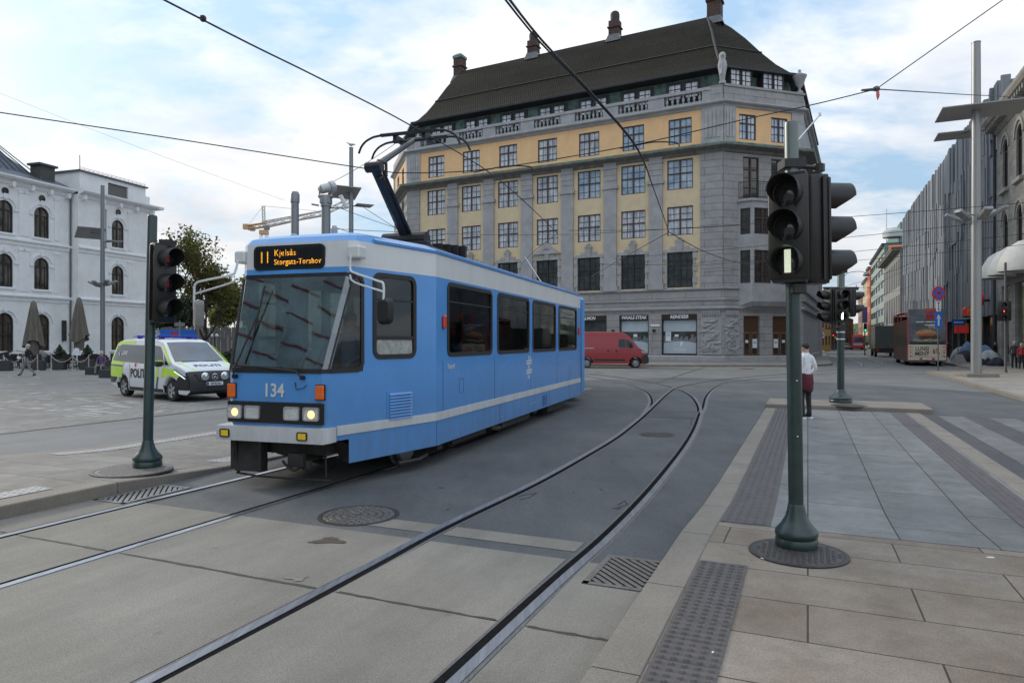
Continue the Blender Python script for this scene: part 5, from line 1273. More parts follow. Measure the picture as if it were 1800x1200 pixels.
def arch_mold(mb, xc, zb, w, h, o=.18, y=-.09):
    a = [(xc + p[0], zb + p[1]) for p in arch_pts(w + .5, h + .25, 14)][1:-1]; b = [(xc + p[0], zb + p[1]) for p in arch_pts(w + .5 + 2*o, h + .25 + o, 14)][1:-1]
    P = lambda q, yy: [(x, yy, z) for x, z in q]
    mb.loft([P(a, 0), P(a, y), P(b, y), P(b, 0)], closed=False)
warm = pane_mat('station_pane', (.02, .02, .02), (.17, .16, .13), .1, .5, 1.0); shopg = pane_mat('station_shop_pane', (.01, .01, .01), (.09, .06, .03), .1, .5, .8)
kA = arch_window(1.55, 3.0, frame_d, warm); kB = arch_window(1.55, 3.1, frame_d, warm); kC = arch_window(1.65, 3.6, frame_d, shopg, True, True)
kits = (kC, kB, kA); FLR = [(.95, 1.65, 3.6, 0, 6.2), (7.0, 1.55, 3.1, 6.2, 11.5), (12.1, 1.55, 3.0, 11.5, 17.0)]
def wing(x0, x1, y, cols, circ):
    M = mbase(0, y, 0)
    for (zb, w, h, z0, z1), kit in zip(FLR, kits):
        g = MB(); g.xf = M; arch_wall(g, x0, x1, z0, z1, [(c, zb, w, h) for c in cols]); g.build('wall', wp, wb)
        g = MB(); g.xf = M
        for c in cols:
            arch_mold(g, c, zb, w, h); g.box((c - .16, -.16, zb + h + .1), (c + .16, 0, zb + h + .62)); g.box((c - w/2 - .25, -.14, zb - .22), (c + w/2 + .25, 0, zb - .05))
            if z0 > 3:
                for s in (-1, 1): 
                    g.box((c + s * 1.55 - .25, -.08, z0 + .5), (c + s * 1.55 + .25, 0, z1 - .95)); g.box((c + s * 1.55 - .32, -.13, z1 - .95), (c + s * 1.55 + .32, 0, z1 - .7)); g.box((c + s * (w/2 + .28) - .2, -.1, zb + h - w/2 - .12), (c + s * (w/2 + .28) + .2, 0, zb + h - w/2 + .08))
        g.build('window_surround', wpt, wb)
        for c in cols: place_win(kit, wb, M, c, zb, .2)
    g = MB(); g.xf = M
    for z, d in ((6.2, .28), (11.5, .25)): g.loft([[(x0 - .002, -p, z + q) for p, q in ((0, -.5), (.08, -.45), (.1, -.15), (d, -.05), (d, .1), (0, .2))], [(x1, -p, z + q) for p, q in ((0, -.5), (.08, -.45), (.1, -.15), (d, -.05), (d, .1), (0, .2))]], caps=True)
    g.build('string_course', wpt, wb)
    g = MB(); g.xf = M
    g.loft([[(x, -p, z) for p, z in ((0, 16.6), (.12, 16.7), (.2, 17.0), (.65, 17.15), (.8, 17.3), (.8, 17.45), (0, 17.6))] for x in (x0 - .002, x1)], caps=True)
    n_ = int((x1 - x0) / 1.75)
    for k in range(n_): x = x0 + .5 + (x1 - x0 - 1) * k / max(1, n_ - 1); g.box((x - .14, -.5, 16.45), (x + .14, -.02, 16.95)); g.box((x + .2, -.3, 16.7), (x + .36, -.02, 16.95))
    g.build('cornice', wpt, wb)
    for c in circ:
        g = MB(); g.xf = M; g.lathe([(.34, -.06), (.26, -.06), (.26, .02)], (c, 0, 15.95), 16, axis='Y', caps=False); rw = g.build('round_window', frame_d, wb); g = MB(); g.xf = M; g.cyl((c, -.02, 15.95), .27, .015, 16, axis='Y'); g.build('pane', p_dark, rw)
wing(0, 9.7, 0, [4.8], [4.8]); wing(-18, 0, 1.0, [-3.1, -6.7, -10.3, -13.9], [-3.1, -6.7, -10.3])
g = MB(); g.quad((0, 0, 0), (0, 1, 0), (0, 1, 17), (0, 0, 17)); g.quad((9.7, 0, 0), (9.7, 16, 0), (9.7, 16, 17.2), (9.7, 0, 17.2)); g.box((9.68, -.8, 17.15), (10.4, 14, 17.45)); g.box((9.62, -.25, 6.1), (9.95, 14, 6.35)); g.box((9.62, -.25, 11.4), (9.95, 14, 11.65)); g.quad((9.7, 16, 0), (-18, 16, 0), (-18, 16, 17), (9.7, 16, 17)); g.build('return_wall', wp, wb)
g = MB(); wall(g, (.6, 9.0), 17.4, 19.5, [(4.0, 6.6, 17.7, 19.1)], .3, y=.5); g.quad((.6, .5, 17.4), (.6, 12, 17.4), (.6, 12, 19.5), (.6, .5, 19.5)); g.quad((9.0, .5, 17.4), (9.0, 12, 17.4), (9.0, 12, 19.5), (9.0, .5, 19.5)); g.quad((.6, 12, 17.4), (9, 12, 17.4), (9, 12, 19.5), (.6, 12, 19.5)); g.box((9.0, .5, 17.4), (9.6, 10, 18.6)); g.build('attic', wp, wb)
g = MB(); g.box((4.0, .7, 17.7), (6.6, .78, 19.1)); g.build('attic_louvre', pm('louvre_grey', (.12, .125, .12), .7, 0, .2, 30, streak=(8, 1, .2)), wb)
g = MB(); g.box((.4, .3, 19.5), (9.2, 12.2, 19.66)); g.add([(.4, .3, 19.66), (9.2, .3, 19.66), (9.2, 12.2, 19.66), (.4, 12.2, 19.66), (4.8, 6.0, 20.9)], [(0, 1, 4), (1, 2, 4), (2, 3, 4), (3, 0, 4)]); rf = g.build('roof', slate, wb)
g = MB()
for k in range(16): x = .6 + .55 * k; g.tube([(x, .5, 19.7), (x, .5, 19.95)], .02, 4)
g.tube([(.6, .5, 19.95), (9.0, .5, 19.95)], .02, 4); g.tube([(.6, .5, 19.8), (9.0, .5, 19.8)], .02, 4); g.tube([(.7, .6, 19.6), (.7, .6, 21.2)], .04, 5); g.build('snow_guard', MATS['zinc'], rf)
g = MB(); g.loft([[(-18, .7, 17.55), (0, .7, 17.55)], [(-18, 3.2, 18.6), (0, 3.2, 18.6)]], closed=False); g.loft([[(-18, 3.2, 18.6), (-2.2, 3.2, 18.6), (-2.2, 14, 18.6), (-18, 14, 18.6)], [(-18, 5.6, 22.2), (-7.0, 5.6, 22.2), (-7.0, 11, 22.2), (-18, 11, 22.2)]], closed=True)
for k in range(22): g.tube([(-17.5 + .75 * k, 3.2 - .02, 18.62), (-17.5 + .75 * k - (0 if k < 14 else (k - 14) * .55), 5.6, 22.25)], .05, 4)
g.quad((-2.2, 3.2, 18.55), (0, 3.2, 18.55), (0, 14, 18.55), (-2.2, 14, 18.55)); rf = g.build('roof', slate, wb)
g = MB(); g.box((-18.2, 5.4, 22.2), (-6.8, 11.2, 22.6)); g.add([(-18, 5.6, 22.6), (-7.2, 5.6, 22.6), (-7.2, 11, 22.6), (-18, 11, 22.6), (-18, 8.3, 25), (-10, 8.3, 25)], [(0, 1, 5, 4), (1, 2, 5), (2, 3, 4, 5)]); rl_ = g.build('roof_lantern', pm('lantern_glass', (.45, .5, .53), .2, .2, .2, 2, coat=.5), rf)
g = MB(); g.box((-2.6, 1.9, 17.6), (-1.0, 3.2, 19.5)); g.box((-2.8, 1.7, 19.5), (-.8, 3.4, 19.7)); g.build('chimney', pm('dark_chimney', (.07, .07, .065), .8, 0, .2, 4), rf)
g = MB(); g.tube([(-.12, .9, .2), (-.12, .85, 17)], .07, 6); g.tube([(3.2, -.1, 11.8), (3.2, -.1, 16)], .05, 6); g.build('downpipe', MATS['zinc'], wb)
g = MB(); g.box((-1.0, .55, 1.9), (-.8, 1.02, 4.0)); g.build('projecting_sign', dark_metal, wb)
# ------------------------------------------------------------------ vehicles
def arc(cx, cz, r, a0, a1, n=9): return [(cx + r * math.cos(R(a0 + (a1 - a0) * k / n)), cz + r * math.sin(R(a0 + (a1 - a0) * k / n))) for k in range(n + 1)]
def side_patch(mb, poly, hwf, sgn, off=0.0, mat=0, step=.3):
    """fill an outline given in (x,z) with faces lying on the vehicle's side surface"""
    bm = bmesh.new(); vs = [bm.verts.new((x, 0, z)) for x, z in poly]; bm.faces.new(vs)
    xs_ = [p[0] for p in poly]; zs_ = [p[1] for p in poly]
    x = math.ceil(min(xs_) / step) * step
    while x < max(xs_) - .01:
        if x > min(xs_) + .01: bmesh.ops.bisect_plane(bm, geom=bm.verts[:] + bm.edges[:] + bm.faces[:], plane_co=(x, 0, 0), plane_no=(1, 0, 0))
        x += step
    z = math.ceil(min(zs_) / step) * step
    while z < max(zs_) - .01:
        if z > min(zs_) + .01: bmesh.ops.bisect_plane(bm, geom=bm.verts[:] + bm.edges[:] + bm.faces[:], plane_co=(0, 0, z), plane_no=(0, 0, 1))
        z += step
    bm.verts.index_update()
    mb.add([(v.co.x, sgn * (hwf(v.co.x, v.co.z) + off), v.co.z) for v in bm.verts], [[v.index for v in f.verts] for f in bm.faces], mat); bm.free()
def body_shell(mb, prof, hwf, mat=0, cols=((1, .07), (.975, .025), (.90, 0), (.5, -.012), (0, -.02)), mfun=None):
    """skin a closed side outline across the vehicle's width, edges rounded; sides filled by side_patch"""
    n = len(prof); cen = Vector((sum(p[0] for p in prof) / n, 0, sum(p[1] for p in prof) / n)); nor = []
    for i in range(n):
        a, b = prof[i-1], prof[(i+1) % n]; t = Vector((b[0] - a[0], 0, b[1] - a[1])); q = Vector((-t.z, 0, t.x)).normalized(); nor.append(q)
    area = sum(prof[i][0] * prof[(i+1) % n][1] - prof[(i+1) % n][0] * prof[i][1] for i in range(n))
    sg = 1 if area > 0 else -1
    full = [(c, d) for c, d in cols] + [(-c, d) for c, d in reversed(cols[:-1])]
    loops = []
    for c, d in full:
        l = []
        for p, q in zip(prof, nor):
            dd = d if p[1] > .45 else 0
            l.append((p[0] + q.x * dd * sg, c * hwf(p[0], p[1]), p[1] + q.z * dd * sg))
        loops.append(l)
    b = len(mb.f); mb.loft(loops, mat)
    if mfun:
        for fi in range(b, len(mb.f)):
            c = sum((mb.v[k] for k in mb.f[fi]), Vector()) / len(mb.f[fi]); mb.m[fi] = mfun(c)
    for s, l in ((1, loops[0]), (-1, loops[-1])): side_patch(mb, [(p[0], p[2]) for p in l], hwf, s, 0, mat, .2)
def top_patch(mb, pts, zf, off, mat=0):
    mb.add([(x, y, zf(x) + off) for x, y in pts], [tuple(range(len(pts)))], mat)
tyre_m = pm('tyre', (.018, .018, .019), .85, 0, .25, 20, bump=.2); rim_m = pm('alloy_rim', (.42, .43, .44), .35, .7, .12, 12); hub_m = pm('steel_wheel', (.33, .33, .33), .45, .5, .15, 12)
car_glass = pm('car_glass', (.010, .013, .016), .12, 0, .4, 1.2, coat=.25); car_glass_l = pm('windscreen_glass', (.03, .055, .085), .05, 0, .5, 1.4, coat=1.0)
plastic = pm('black_plastic', (.022, .022, .023), .55, 0, .2, 10)
plate_w = pm('number_plate', (.68, .68, .66), .4); blk_txt = pm('black_lettering', (.012, .012, .02), .5)
def wheel(parent, x, y, r, w, rim='spoke', side=1):
    p = MB(); p.lathe([(r * .62, -w/2), (r * .93, -w/2), (r, -w * .36), (r, w * .36), (r * .93, w/2), (r * .62, w/2)], (x, y, r), 22, axis='Y', caps=False)
    t = p.build('wheel', tyre_m, parent, True, 50)
    q = MB(); yo = y + side * w * .42
    q.lathe([(r * .66, -w * .1 * side), (r * .66, side * .02), (r * .58, 0.0), (r * .56, -side * .05)], (x, yo, r), 22, axis='Y', caps=False)
    if rim == 'spoke':
        q.cyl((x, yo - side * .07, r), r * .58, .005, 20, 1, 'Y')
        for k in range(5):
            a = R(90 + 72 * k + 18); c, s_ = math.cos(a), math.sin(a); P = lambda rr, tt, d: (x + rr * c - tt * s_, yo + d, r + rr * s_ + tt * c)
            q.loft([[P(.02, -.045, -.05 * side), P(.02, -.045, -.005 * side), P(.02, .045, -.005 * side), P(.02, .045, -.05 * side)], [P(r * .62, -.028, -.04 * side), P(r * .62, -.028, .008 * side), P(r * .62, .028, .008 * side), P(r * .62, .028, -.04 * side)]], 0, caps=True)
        q.cyl((x, yo - .03, r), .05, .04, 10, 0, 'Y')
    else:
        q.lathe([(r * .58, -side * .03), (r * .4, side * .0), (r * .3, -side * .03), (r * .22, side * .02), (0, side * .03)], (x, yo, r), 18, axis='Y', caps=False)
        q.cyl((x, yo - side * .07, r), r * .58, .005, 20, 1, 'Y')
    q.build('rim', [rim_m if rim == 'spoke' else hub_m, plastic], t, True, 40); return t

# police van ------------------------------------------------------
pw = pm('police_white', (.66, .68, .71), .25, 0, .03, 2, coat=.6); pyel = pm('fluorescent_yellow', (.52, .80, .02), .35, 0, .04, 4, coat=.3, emit=(.45, .8, .02), estr=.0)
pbar = pm('lightbar_blue', (.01, .03, .38), .15, 0, .3, 6, coat=.8); pstripe = pm('reflective_navy', (.05, .075, .11), .3, 0, .1, 6)
PA = R(-36.9); rear_r = G(224, 696, .02)
PO = Vector((rear_r.x, rear_r.y, .018)) - (Matrix.Rotation(PA, 3, 'Z') @ Vector((1.05, -.80, 0)))
pv = thing('police_van', 'white and fluorescent yellow police van with blue roof light bar behind the left traffic light', 'van', PO, PA)
prof_v = [(.10, .42), (.03, .62), (.02, 1.0), (.08, 1.35), (.2, 1.70), (.33, 1.85), (.6, 1.915), (1.4, 1.945), (2.4, 1.945), (3.05, 1.92), (3.42, 1.84), (3.7, 1.63), (4.0, 1.40), (4.28, 1.20), (4.55, 1.13), (4.82, 1.04), (5.0, .93), (5.09, .76), (5.14, .56), (5.12, .32), (4.98, .22)]
prof_v += arc(4.25, .30, .40, -10, -170 + 360, 10)[0:0] + [(4.66, .24)] + arc(4.25, .33, .40, 0, 180, 9) + [(3.84, .24), (1.46, .24)] + arc(1.05, .33, .40, 0, 180, 9) + [(.64, .28)]
def hv(x, z):
    w_ = .955 - .21 * smoothstep(1.0, 2.05, z) * 1.0
    if x > 4.2: w_ *= 1 - .17 * ((x - 4.2) / .94) ** 2
    if x < .5: w_ *= 1 - .07 * ((.5 - x) / .5) ** 2
    if z < .45: w_ -= .03 * (.45 - z) / .2
    return w_
m = MB(); body_shell(m, prof_v, hv, 0, mfun=lambda c: 1 if (c.x > 4.45 and c.z < .93 and c.z + .0 < .93) or (c.z < .46) or (c.x < .2 and c.z < .6) else 0)
vb = m.build('body', [pw, plastic], pv, True, 32)
def vpatch(name, polys, mat, parent=None, off=.006, sides=(-1, 1)):
    for s in sides:
        q = MB()
        for poly in polys: side_patch(q, poly, hv, s, off, 0, .25)
        q.build(name, mat, parent or pv, True, 40)
vpatch('side_window', [[(.28, 1.20), (2.86, 1.13), (2.86, 1.72), (.70, 1.75), (.42, 1.70)]], car_glass)
vpatch('door_window', [[(2.98, 1.13), (3.86, 1.12), (3.62, 1.50), (3.35, 1.70), (2.98, 1.72)]], car_glass); vpatch('quarter_window', [[(3.92, 1.12), (4.16, 1.12), (3.72, 1.46)]], car_glass)
vpatch('yellow_marking', [[(.05, .68), (.98, .64), (1.08, 1.0), (.05, 1.02)], [(.06, 1.09), (1.10, 1.06), (1.14, 1.17), (.18, 1.22)], [(.12, 1.24), (.24, 1.24), (.4, 1.74), (1.6, 1.79), (1.6, 1.88), (.5, 1.86), (.3, 1.78)],
    [(2.96, .62), (3.10, .62), (3.22, 1.05), (3.05, 1.05)], [(3.30, .62), (3.44, .62), (3.56, 1.05), (3.40, 1.05)], [(3.66, .74), (3.80, .74), (4.22, .80), (4.62, .74), (4.78, .84), (4.72, .94), (4.2, 1.0), (3.80, 1.05)], [(3.45, 1.74), (4.22, 1.14), (4.32, 1.18), (3.62, 1.71)]], pyel)
vpatch('dark_marking', [[(.07, 1.03), (1.06, 1.01), (1.09, 1.05), (.07, 1.08)], [(3.00, .34), (3.10, .34), (3.2, .76), (3.1, .76)], [(3.33, .34), (3.43, .34), (3.54, .74), (3.44, .74)]], pstripe, off=.009)
vpatch('lower_cladding', [[(.03, .46), (.5, .46), (.66, .60), (.62, .66), (.02, .66)], [(4.52, .55), (4.68, .36), (5.1, .36), (5.12, .6), (5.06, .78), (4.78, .84), (4.62, .7)]], plastic, off=.004)
vpatch('sill', [[(1.5, .25), (3.8, .25), (3.8, .36), (1.5, .36)]], plastic, off=.004)
for s in (-1, 1):
    d = Vector((1, 0, 0)) if s < 0 else Vector((-1, 0, 0)); y = s * (.955 + .010)
    text_mesh('POLITI', .40, blk_txt, 'police_lettering', pv, frame_mat((2.18, y, .80), d, (0, 0, 1)), .003, bold=.010, sx=.95)
    text_mesh('02800', .20, pm('white_lettering', (.7, .7, .7), .5), 'phone_number', pv, frame_mat((1.02, s * (hv(1, 1.46) + .012), 1.46), d, (0, -s * .34, 1)), .003, sx=.9)
    q = MB(); q.tube([(.70, s * (hv(.7, 1.38) + .012), 1.38), (.66, s * (hv(.7, 1.46) + .012), 1.46), (.74, s * (hv(.7, 1.56) + .012), 1.56)], .018, 5); q.build('phone_icon', MATS['white_lettering'], pv)
    q = MB(); q.cyl((1.98, y - .002, 1.06), .045, .004, 10, 0, 'Y'); q.box((1.95, y - .004, 1.09), (2.01, y + .004, 1.14)); q.build('emblem', red_l, pv)
    q = MB(); q.xf = Matrix.Translation((3.78, s * 1.05, 1.16)); q.loft([[(x * k, yy * s, z * k) for x, z in [(a, b) for a, b in rrect(.12, .2, .05)]] for yy, k in ((-.09, .5), (-.05, .95), (.1, 1), (.13, .7))], caps=True); mi = q.build('door_mirror', plastic, pv, True)
    q = MB(); q.xf = Matrix.Translation((3.79, s * 1.06, 1.235)); q.box((-.05, -.09, -.01), (.05, .1, .025), bev=.01); q.build('mirror_cap', pyel, mi)
    q = MB()
    for (x, z) in ((2.75, 1.02), (3.0, 1.0)): q.box((x - .09, s * .955, z - .012), (x + .09, s * .975, z + .015))
    q.build('door_handle', plastic, pv)
    q = MB()
    for x in (2.90, 1.55): q.box((x - .004, s * .951, .3), (x + .004, s * .9585, 1.1))
    q.build('door_seam', blk_txt, pv)
    q = MB(); pts = [(4.42, 1.03), (4.62, .98), (4.86, .86), (5.0, .70), (4.92, .74), (4.62, .88)]; side_patch(q, pts, hv, s, .008, 0, .2); hl = q.build('headlight', pm('headlight_glass', (.35, .38, .4), .1, .2, .4, 30, coat=1), pv)
    q = MB(); q.tube([(4.5, s * (hv(4.5, .95) + .014), .93), (4.8, s * (hv(4.8, .82) + .014), .80), (4.97, s * (hv(4.97, .7) + .012), .71)], .014, 5); q.build('daylight_strip', pm('drl', (.9, .92, .95), .2, emit=(.9, .95, 1), estr=.5), hl)
    for x in (1.05, 4.25): wheel(pv, x, s * .80, .345, .22, 'spoke', s)
zt = lambda x: next((a[1] + (b[1] - a[1]) * (x - a[0]) / (b[0] - a[0]) for a, b in zip(prof_v[6:20], prof_v[7:20]) if a[0] <= x <= b[0]), 1.0)
q = MB(); xs2 = [3.46, 3.6, 3.8, 4.0, 4.2, 4.26]; q.loft([[(x, -hv(x, zt(x)) * .86, zt(x) + .012), (x, 0, zt(x) + .03), (x, hv(x, zt(x)) * .86, zt(x) + .012)] for x in xs2], closed=False); q.build('windscreen', car_glass_l, pv, True)
q = MB(); q.box((4.22, -.6, zt(4.24) - .01), (4.3, .6, zt(4.27) + .025)); q.build('wiper_cowl', plastic, pv)
text_mesh('POLITI', .26, pstripe, 'bonnet_lettering', pv, frame_mat((4.72, .0, zt(4.72) + .026), (0, 1, 0), (-1, 0, .33)), .003, bold=.006, sx=1.15)
q = MB(); 
for s in (-1, 1): q.add([(4.36, s * .80, zt(4.36) + .014), (4.36, s * .68, zt(4.36) + .016), (4.92, s * .46, zt(4.92) + .014), (4.92, s * .60, zt(4.92) + .012), (4.8, s * .66, zt(4.8) + .012)], [(0, 1, 2, 3, 4)])
q.build('bonnet_marking', pyel, pv)
q = MB(); q.loft([[(5.075, -.52, .66), (5.075, .52, .66), (5.035, .62, .86), (5.035, -.62, .86)], [(5.15, -.5, .66), (5.15, .5, .66), (5.09, .6, .85), (5.09, -.6, .85)]], caps=True); gr = q.build('grille', plastic, pv)
q = MB(); q.lathe([(.105, .0), (.105, .02), (.088, .024), (.088, .0)], (5.135, 0, .755), 20, axis='X', caps=False)
for k in range(3): a = R(90 + 120 * k); q.tube([(5.155, 0, .755), (5.155, .095 * math.cos(a), .755 + .095 * math.sin(a))], [.016, .006], 5)
q.build('star_badge', chrome, gr)
for y in (-.32, .32): q = MB(); q.lathe([(.12, -.03), (.13, .02), (.11, .05), (0, .075)], (5.14, y, .77), 16, axis='X'); q.build('spot_lamp', chrome, gr, True)
q = MB(); q.box((5.13, -.27, .49), (5.165, .27, .60), bev=.01); pl_ = q.build('number_plate', plate_w, pv)
q = MB(); q.box((5.164, -.265, .495), (5.168, -.21, .595)); q.build('plate_band', pbar, pl_)
text_mesh('DP 82341', .105, blk_txt, 'plate_lettering', pl_, frame_mat((5.169, .03, .545), (0, 1, 0), (0, 0, 1)), .002, bold=.002, sx=.85)
q = MB(); q.box((1.05, -.62, 1.99), (1.35, .62, 2.06), bev=.02); q.box((2.55, -.68, 1.98), (2.9, .68, 2.06), bev=.02); lb = q.build('light_bar', pbar, pv)
q = MB()
for y in (-.45, .45):
    for x in (1.2, 2.7): q.box((x - .08, y - .05, 1.9), (x + .08, y + .05, 2.03))
q.box((1.15, -.1, 2.02), (1.25, .1, 2.065)); q.box((2.65, -.16, 1.99), (2.8, .16, 2.065)); q.build('bar_mount', plastic, lb)
q = MB(); q.xf = Matrix.Translation((.75, .1, 2.2)) @ Matrix.Rotation(R(40), 4, 'Y'); q.cyl((0, 0, -.26), .07, .5, 10); q.xf = Matrix.Translation((1.2, .1, 2.12)) @ Matrix.Rotation(R(-30), 4, 'Y'); q.cyl((0, 0, -.14), .10, .24, 10)
q.build('roof_searchlight', pm('lamp_housing', (.16, .17, .19), .35, .4), pv)

# red delivery van ------------------------------------------------
redp = pm('van_red', (.29, .016, .022), .3, 0, .06, 2, coat=.5); redt = redp
VA = R(-3); fw = G(1117, 646.6); VO = Vector((fw.x, fw.y, .004)) - (Matrix.Rotation(VA, 3, 'Z') @ Vector((4.43, -.86, 0)))
rv = thing('delivery_van', 'red high-roof delivery van parked in front of the shop windows', 'van', VO, VA)
prof_d = [(.06, .5), (.0, .7), (.0, 2.2), (.06, 2.42), (.2, 2.52), (1.5, 2.56), (3.1, 2.55), (3.5, 2.50), (3.8, 2.38), (4.05, 2.18), (4.4, 1.72), (4.66, 1.42), (4.95, 1.27), (5.18, 1.08), (5.30, .9), (5.38, .66), (5.38, .38), (5.2, .26), (4.86, .26)] + arc(4.43, .34, .42, 0, 180, 9) + [(4.0, .30), (1.44, .30)] + arc(1.0, .34, .42, 0, 180, 9) + [(.55, .32)]
def hd(x, z):
    w_ = 1.02 - .12 * smoothstep(1.2, 2.6, z)
    if x > 4.2: w_ *= 1 - .2 * ((x - 4.2) / 1.2) ** 2
    return w_
m = MB(); body_shell(m, prof_d, hd, 0, mfun=lambda c: 1 if (c.z < .42) or (c.x > 5.1 and c.z < .86) else 0); m.build('body', [redp, plastic], rv, True, 32)
def dpatch(name, polys, mat, off=.006):
    for s in (-1, 1):
        q = MB()
        for p in polys: side_patch(q, p, hd, s, off, 0, .3)
        q.build(name, mat, rv, True, 40)
dpatch('door_window', [[(3.22, 1.45), (3.26, 1.98), (3.38, 2.04), (3.72, 2.02), (3.72, 1.42)], [(3.77, 1.42), (3.77, 2.0), (3.95, 1.95), (4.3, 1.55), (4.3, 1.42)]], car_glass)
dpatch('side_rub_strip', [[(1.5, .48), (3.7, .46), (3.7, .62), (1.5, .66)]], plastic)
dpatch('front_bumper', [[(4.84, .5), (4.98, .32), (5.36, .36), (5.36, .72), (5.25, .98), (4.98, .92), (4.8, .74)]], plastic); dpatch('headlight', [[(4.86, 1.08), (5.16, .99), (5.02, 1.16), (4.82, 1.24)]], MATS['headlight_glass'], .01)
for s in (-1, 1):
    q = MB(); y = s * 1.02
    for x in (3.08, 2.95 - .45): q.box((x - .05, y, 1.12), (x + .05, y + s * .03, 1.28))
    q.build('door_handle', plastic, rv)
    q = MB()
    for x in (3.14, 4.0, 1.72, 2.85): q.box((x - .006, s * 1.016, .45), (x + .006, s * 1.023, 1.3)); 
    q.box((.1, s * 1.016, 1.34), (1.65, s * 1.024, 1.42)) 
    q.build('door_seam', pm('seam_red', (.13, .01, .012), .6), rv)
    q = MB(); q.box((.1, s * 1.022, 1.36), (1.55, s * 1.03, 1.41)); q.build('slide_rail', alu, rv)
    q = MB(); q.xf = Matrix.Translation((4.1, s * 1.16, 1.62)); q.box((-.07, -.1, -.18), (.07, .1, .18), bev=.04); q.build('door_mirror', plastic, rv, True)
    for x in (1.0, 4.43): wheel(rv, x, s * .86, .345, .22, 'hub', s)
zd = lambda x: next((a[1] + (b[1] - a[1]) * (x - a[0]) / (b[0] - a[0]) for a, b in zip(prof_d[5:17], prof_d[6:17]) if a[0] <= x <= b[0]), 1.0)
q = MB(); q.loft([[(x, -hd(x, zd(x)) * .86, zd(x) + .012), (x, 0, zd(x) + .03), (x, hd(x, zd(x)) * .86, zd(x) + .012)] for x in (3.86, 4.05, 4.4, 4.62)], closed=False); q.build('windscreen', car_glass, rv, True)
q = MB(); q.lathe([(.1, 0), (.1, .02), (.0, .025)], (5.345, 0, .86), 16, axis='X'); q.build('badge', chrome, rv)

# open-top double-decker bus, seen from behind ---------------------
BA = A_S; bc = S(7.5, 60.3)                                      # local y ahead along the street
bus = thing('double_decker_bus', 'open-top double-decker bus with burger advert on its rear', 'bus', (bc.x, bc.y, .004), BA)
bdark = pm('bus_dark', (.03, .022, .026), .25, 0, .2, 2, coat=.6); bred = pm('bus_red', (.42, .015, .025), .3, 0, .1, 2, coat=.5); bcream = pm('bus_cream', (.56, .50, .39), .35, 0, .06, 3, coat=.4); bmaroon = pm('bus_maroon', (.085, .028, .032), .5, 0, .35, 1.5, coat=.12)
q = MB(); q.loft([[(x * k, y, z) for x, z in [(-1.27, .32), (1.27, .32), (1.27, 3.0), (-1.27, 3.0)]] for y, k in ((.0, .97), (.12, 1), (10.9, 1), (11.2, .9))], caps=True); q.build('lower_body', bmaroon, bus)
q = MB(); q.box((-1.27, .1, 3.0), (-1.21, 10.9, 3.55)); q.box((1.21, .1, 3.0), (1.27, 10.9, 3.55)); q.box((-1.27, 10.84, 3.0), (1.27, 10.9, 4.1)); q.build('upper_side', bmaroon, bus)
q = MB(); q.box((-1.27, 5.2, 4.18), (1.27, 10.9, 4.28), bev=.03); 
for y in (5.3, 7.9, 10.7):
    for x in (-1.2, 1.2): q.box((x - .04, y, 3.5), (x + .04, y + .1, 4.2))
q.build('roof_canopy', bred, bus)
q = MB(); q.tube(catmull([(-1.2, .3, 3.5), (-1.2, .35, 3.9), (-1.2, .7, 3.98), (-1.2, 4.8, 4.0)], 4), .03, 5); q.tube(catmull([(1.2, .3, 3.5), (1.2, .35, 3.9), (1.2, .7, 3.98), (1.2, 4.8, 4.0)], 4), .03, 5); q.build('upper_rail', pm('rail_cream', (.5, .42, .3), .4), bus)
for s in (-1, 1):
    q = MB(); q.box((s * 1.272, .9, 1.5), (s * 1.282, 10.2, 2.25)); q.build('side_window', pm('bus_side_glass', (.02, .022, .025), .35), bus)
    q = MB(); q.box((s * 1.20, -.02, .35), (s * 1.285, .35, 3.7)); q.build('corner_panel', bred, bus)
    for y in (2.6, 8.6): 
        w_ = wheel(bus, 0, 0, .48, .3, 'hub', 1); w_.location = (s * 1.12, y, 0); w_.rotation_euler = (0, 0, R(90 if s < 0 else -90))
q = MB(); q.box((-1.22, -.06, 1.62), (1.22, .1, 4.35), bev=.03); up_ = q.build('rear_advert', pm('advert_dark', (.035, .04, .055), .3, 0, .6, .9, col2=(.12, .14, .18), coat=.4), bus)
q = MB(); q.box((-1.24, -.07, .42), (1.24, .1, 1.62), bev=.03); eng = q.build('engine_cover', bcream, bus)
TX = lambda x, z, y=-.085: frame_mat((x, y, z), (1, 0, 0), (0, 0, 1))
brown_t = pm('brown_lettering', (.05, .032, .03), .5); red_t = pm('red_lettering', (.35, .02, .03), .5)
text_mesh('LUNSJ', .44, brown_t, 'advert_lettering', eng, TX(-.33, 1.30, -.074), .006, bold=.008, sx=.75); text_mesh('MENY', .44, brown_t, 'advert_lettering', eng, TX(-.33, .92, -.074), .006, bold=.008, sx=.82); text_mesh('69,', .56, red_t, 'price_lettering', eng, TX(.60, 1.12, -.074), .006, bold=.012, sx=.72)
q = MB(); q.box((-.5, -.082, .46), (.5, -.07, .62), bev=.004); q.build('plate_surround', bred, eng); q = MB(); q.box((-.3, -.09, .49), (.3, -.08, .6)); q.build('number_plate', plate_w, eng)
for s in (-1, 1):
    for z, mt in ((1.45, red_l), (1.2, orange_l), (1.02, red_l), (.75, bdark)): q = MB(); q.cyl((s * 1.1, -.085, z), .06, .02, 12, 0, 'Y'); q.build('tail_light', mt, eng)
q = MB(); q.box((-.98, -.072, .68), (.98, -.069, .69)); q.box((-.98, -.072, .68), (-.97, -.069, 1.55)); q.box((.97, -.072, .68), (.98, -.069, 1.55)); q.build('hatch_seam', brown_t, eng)
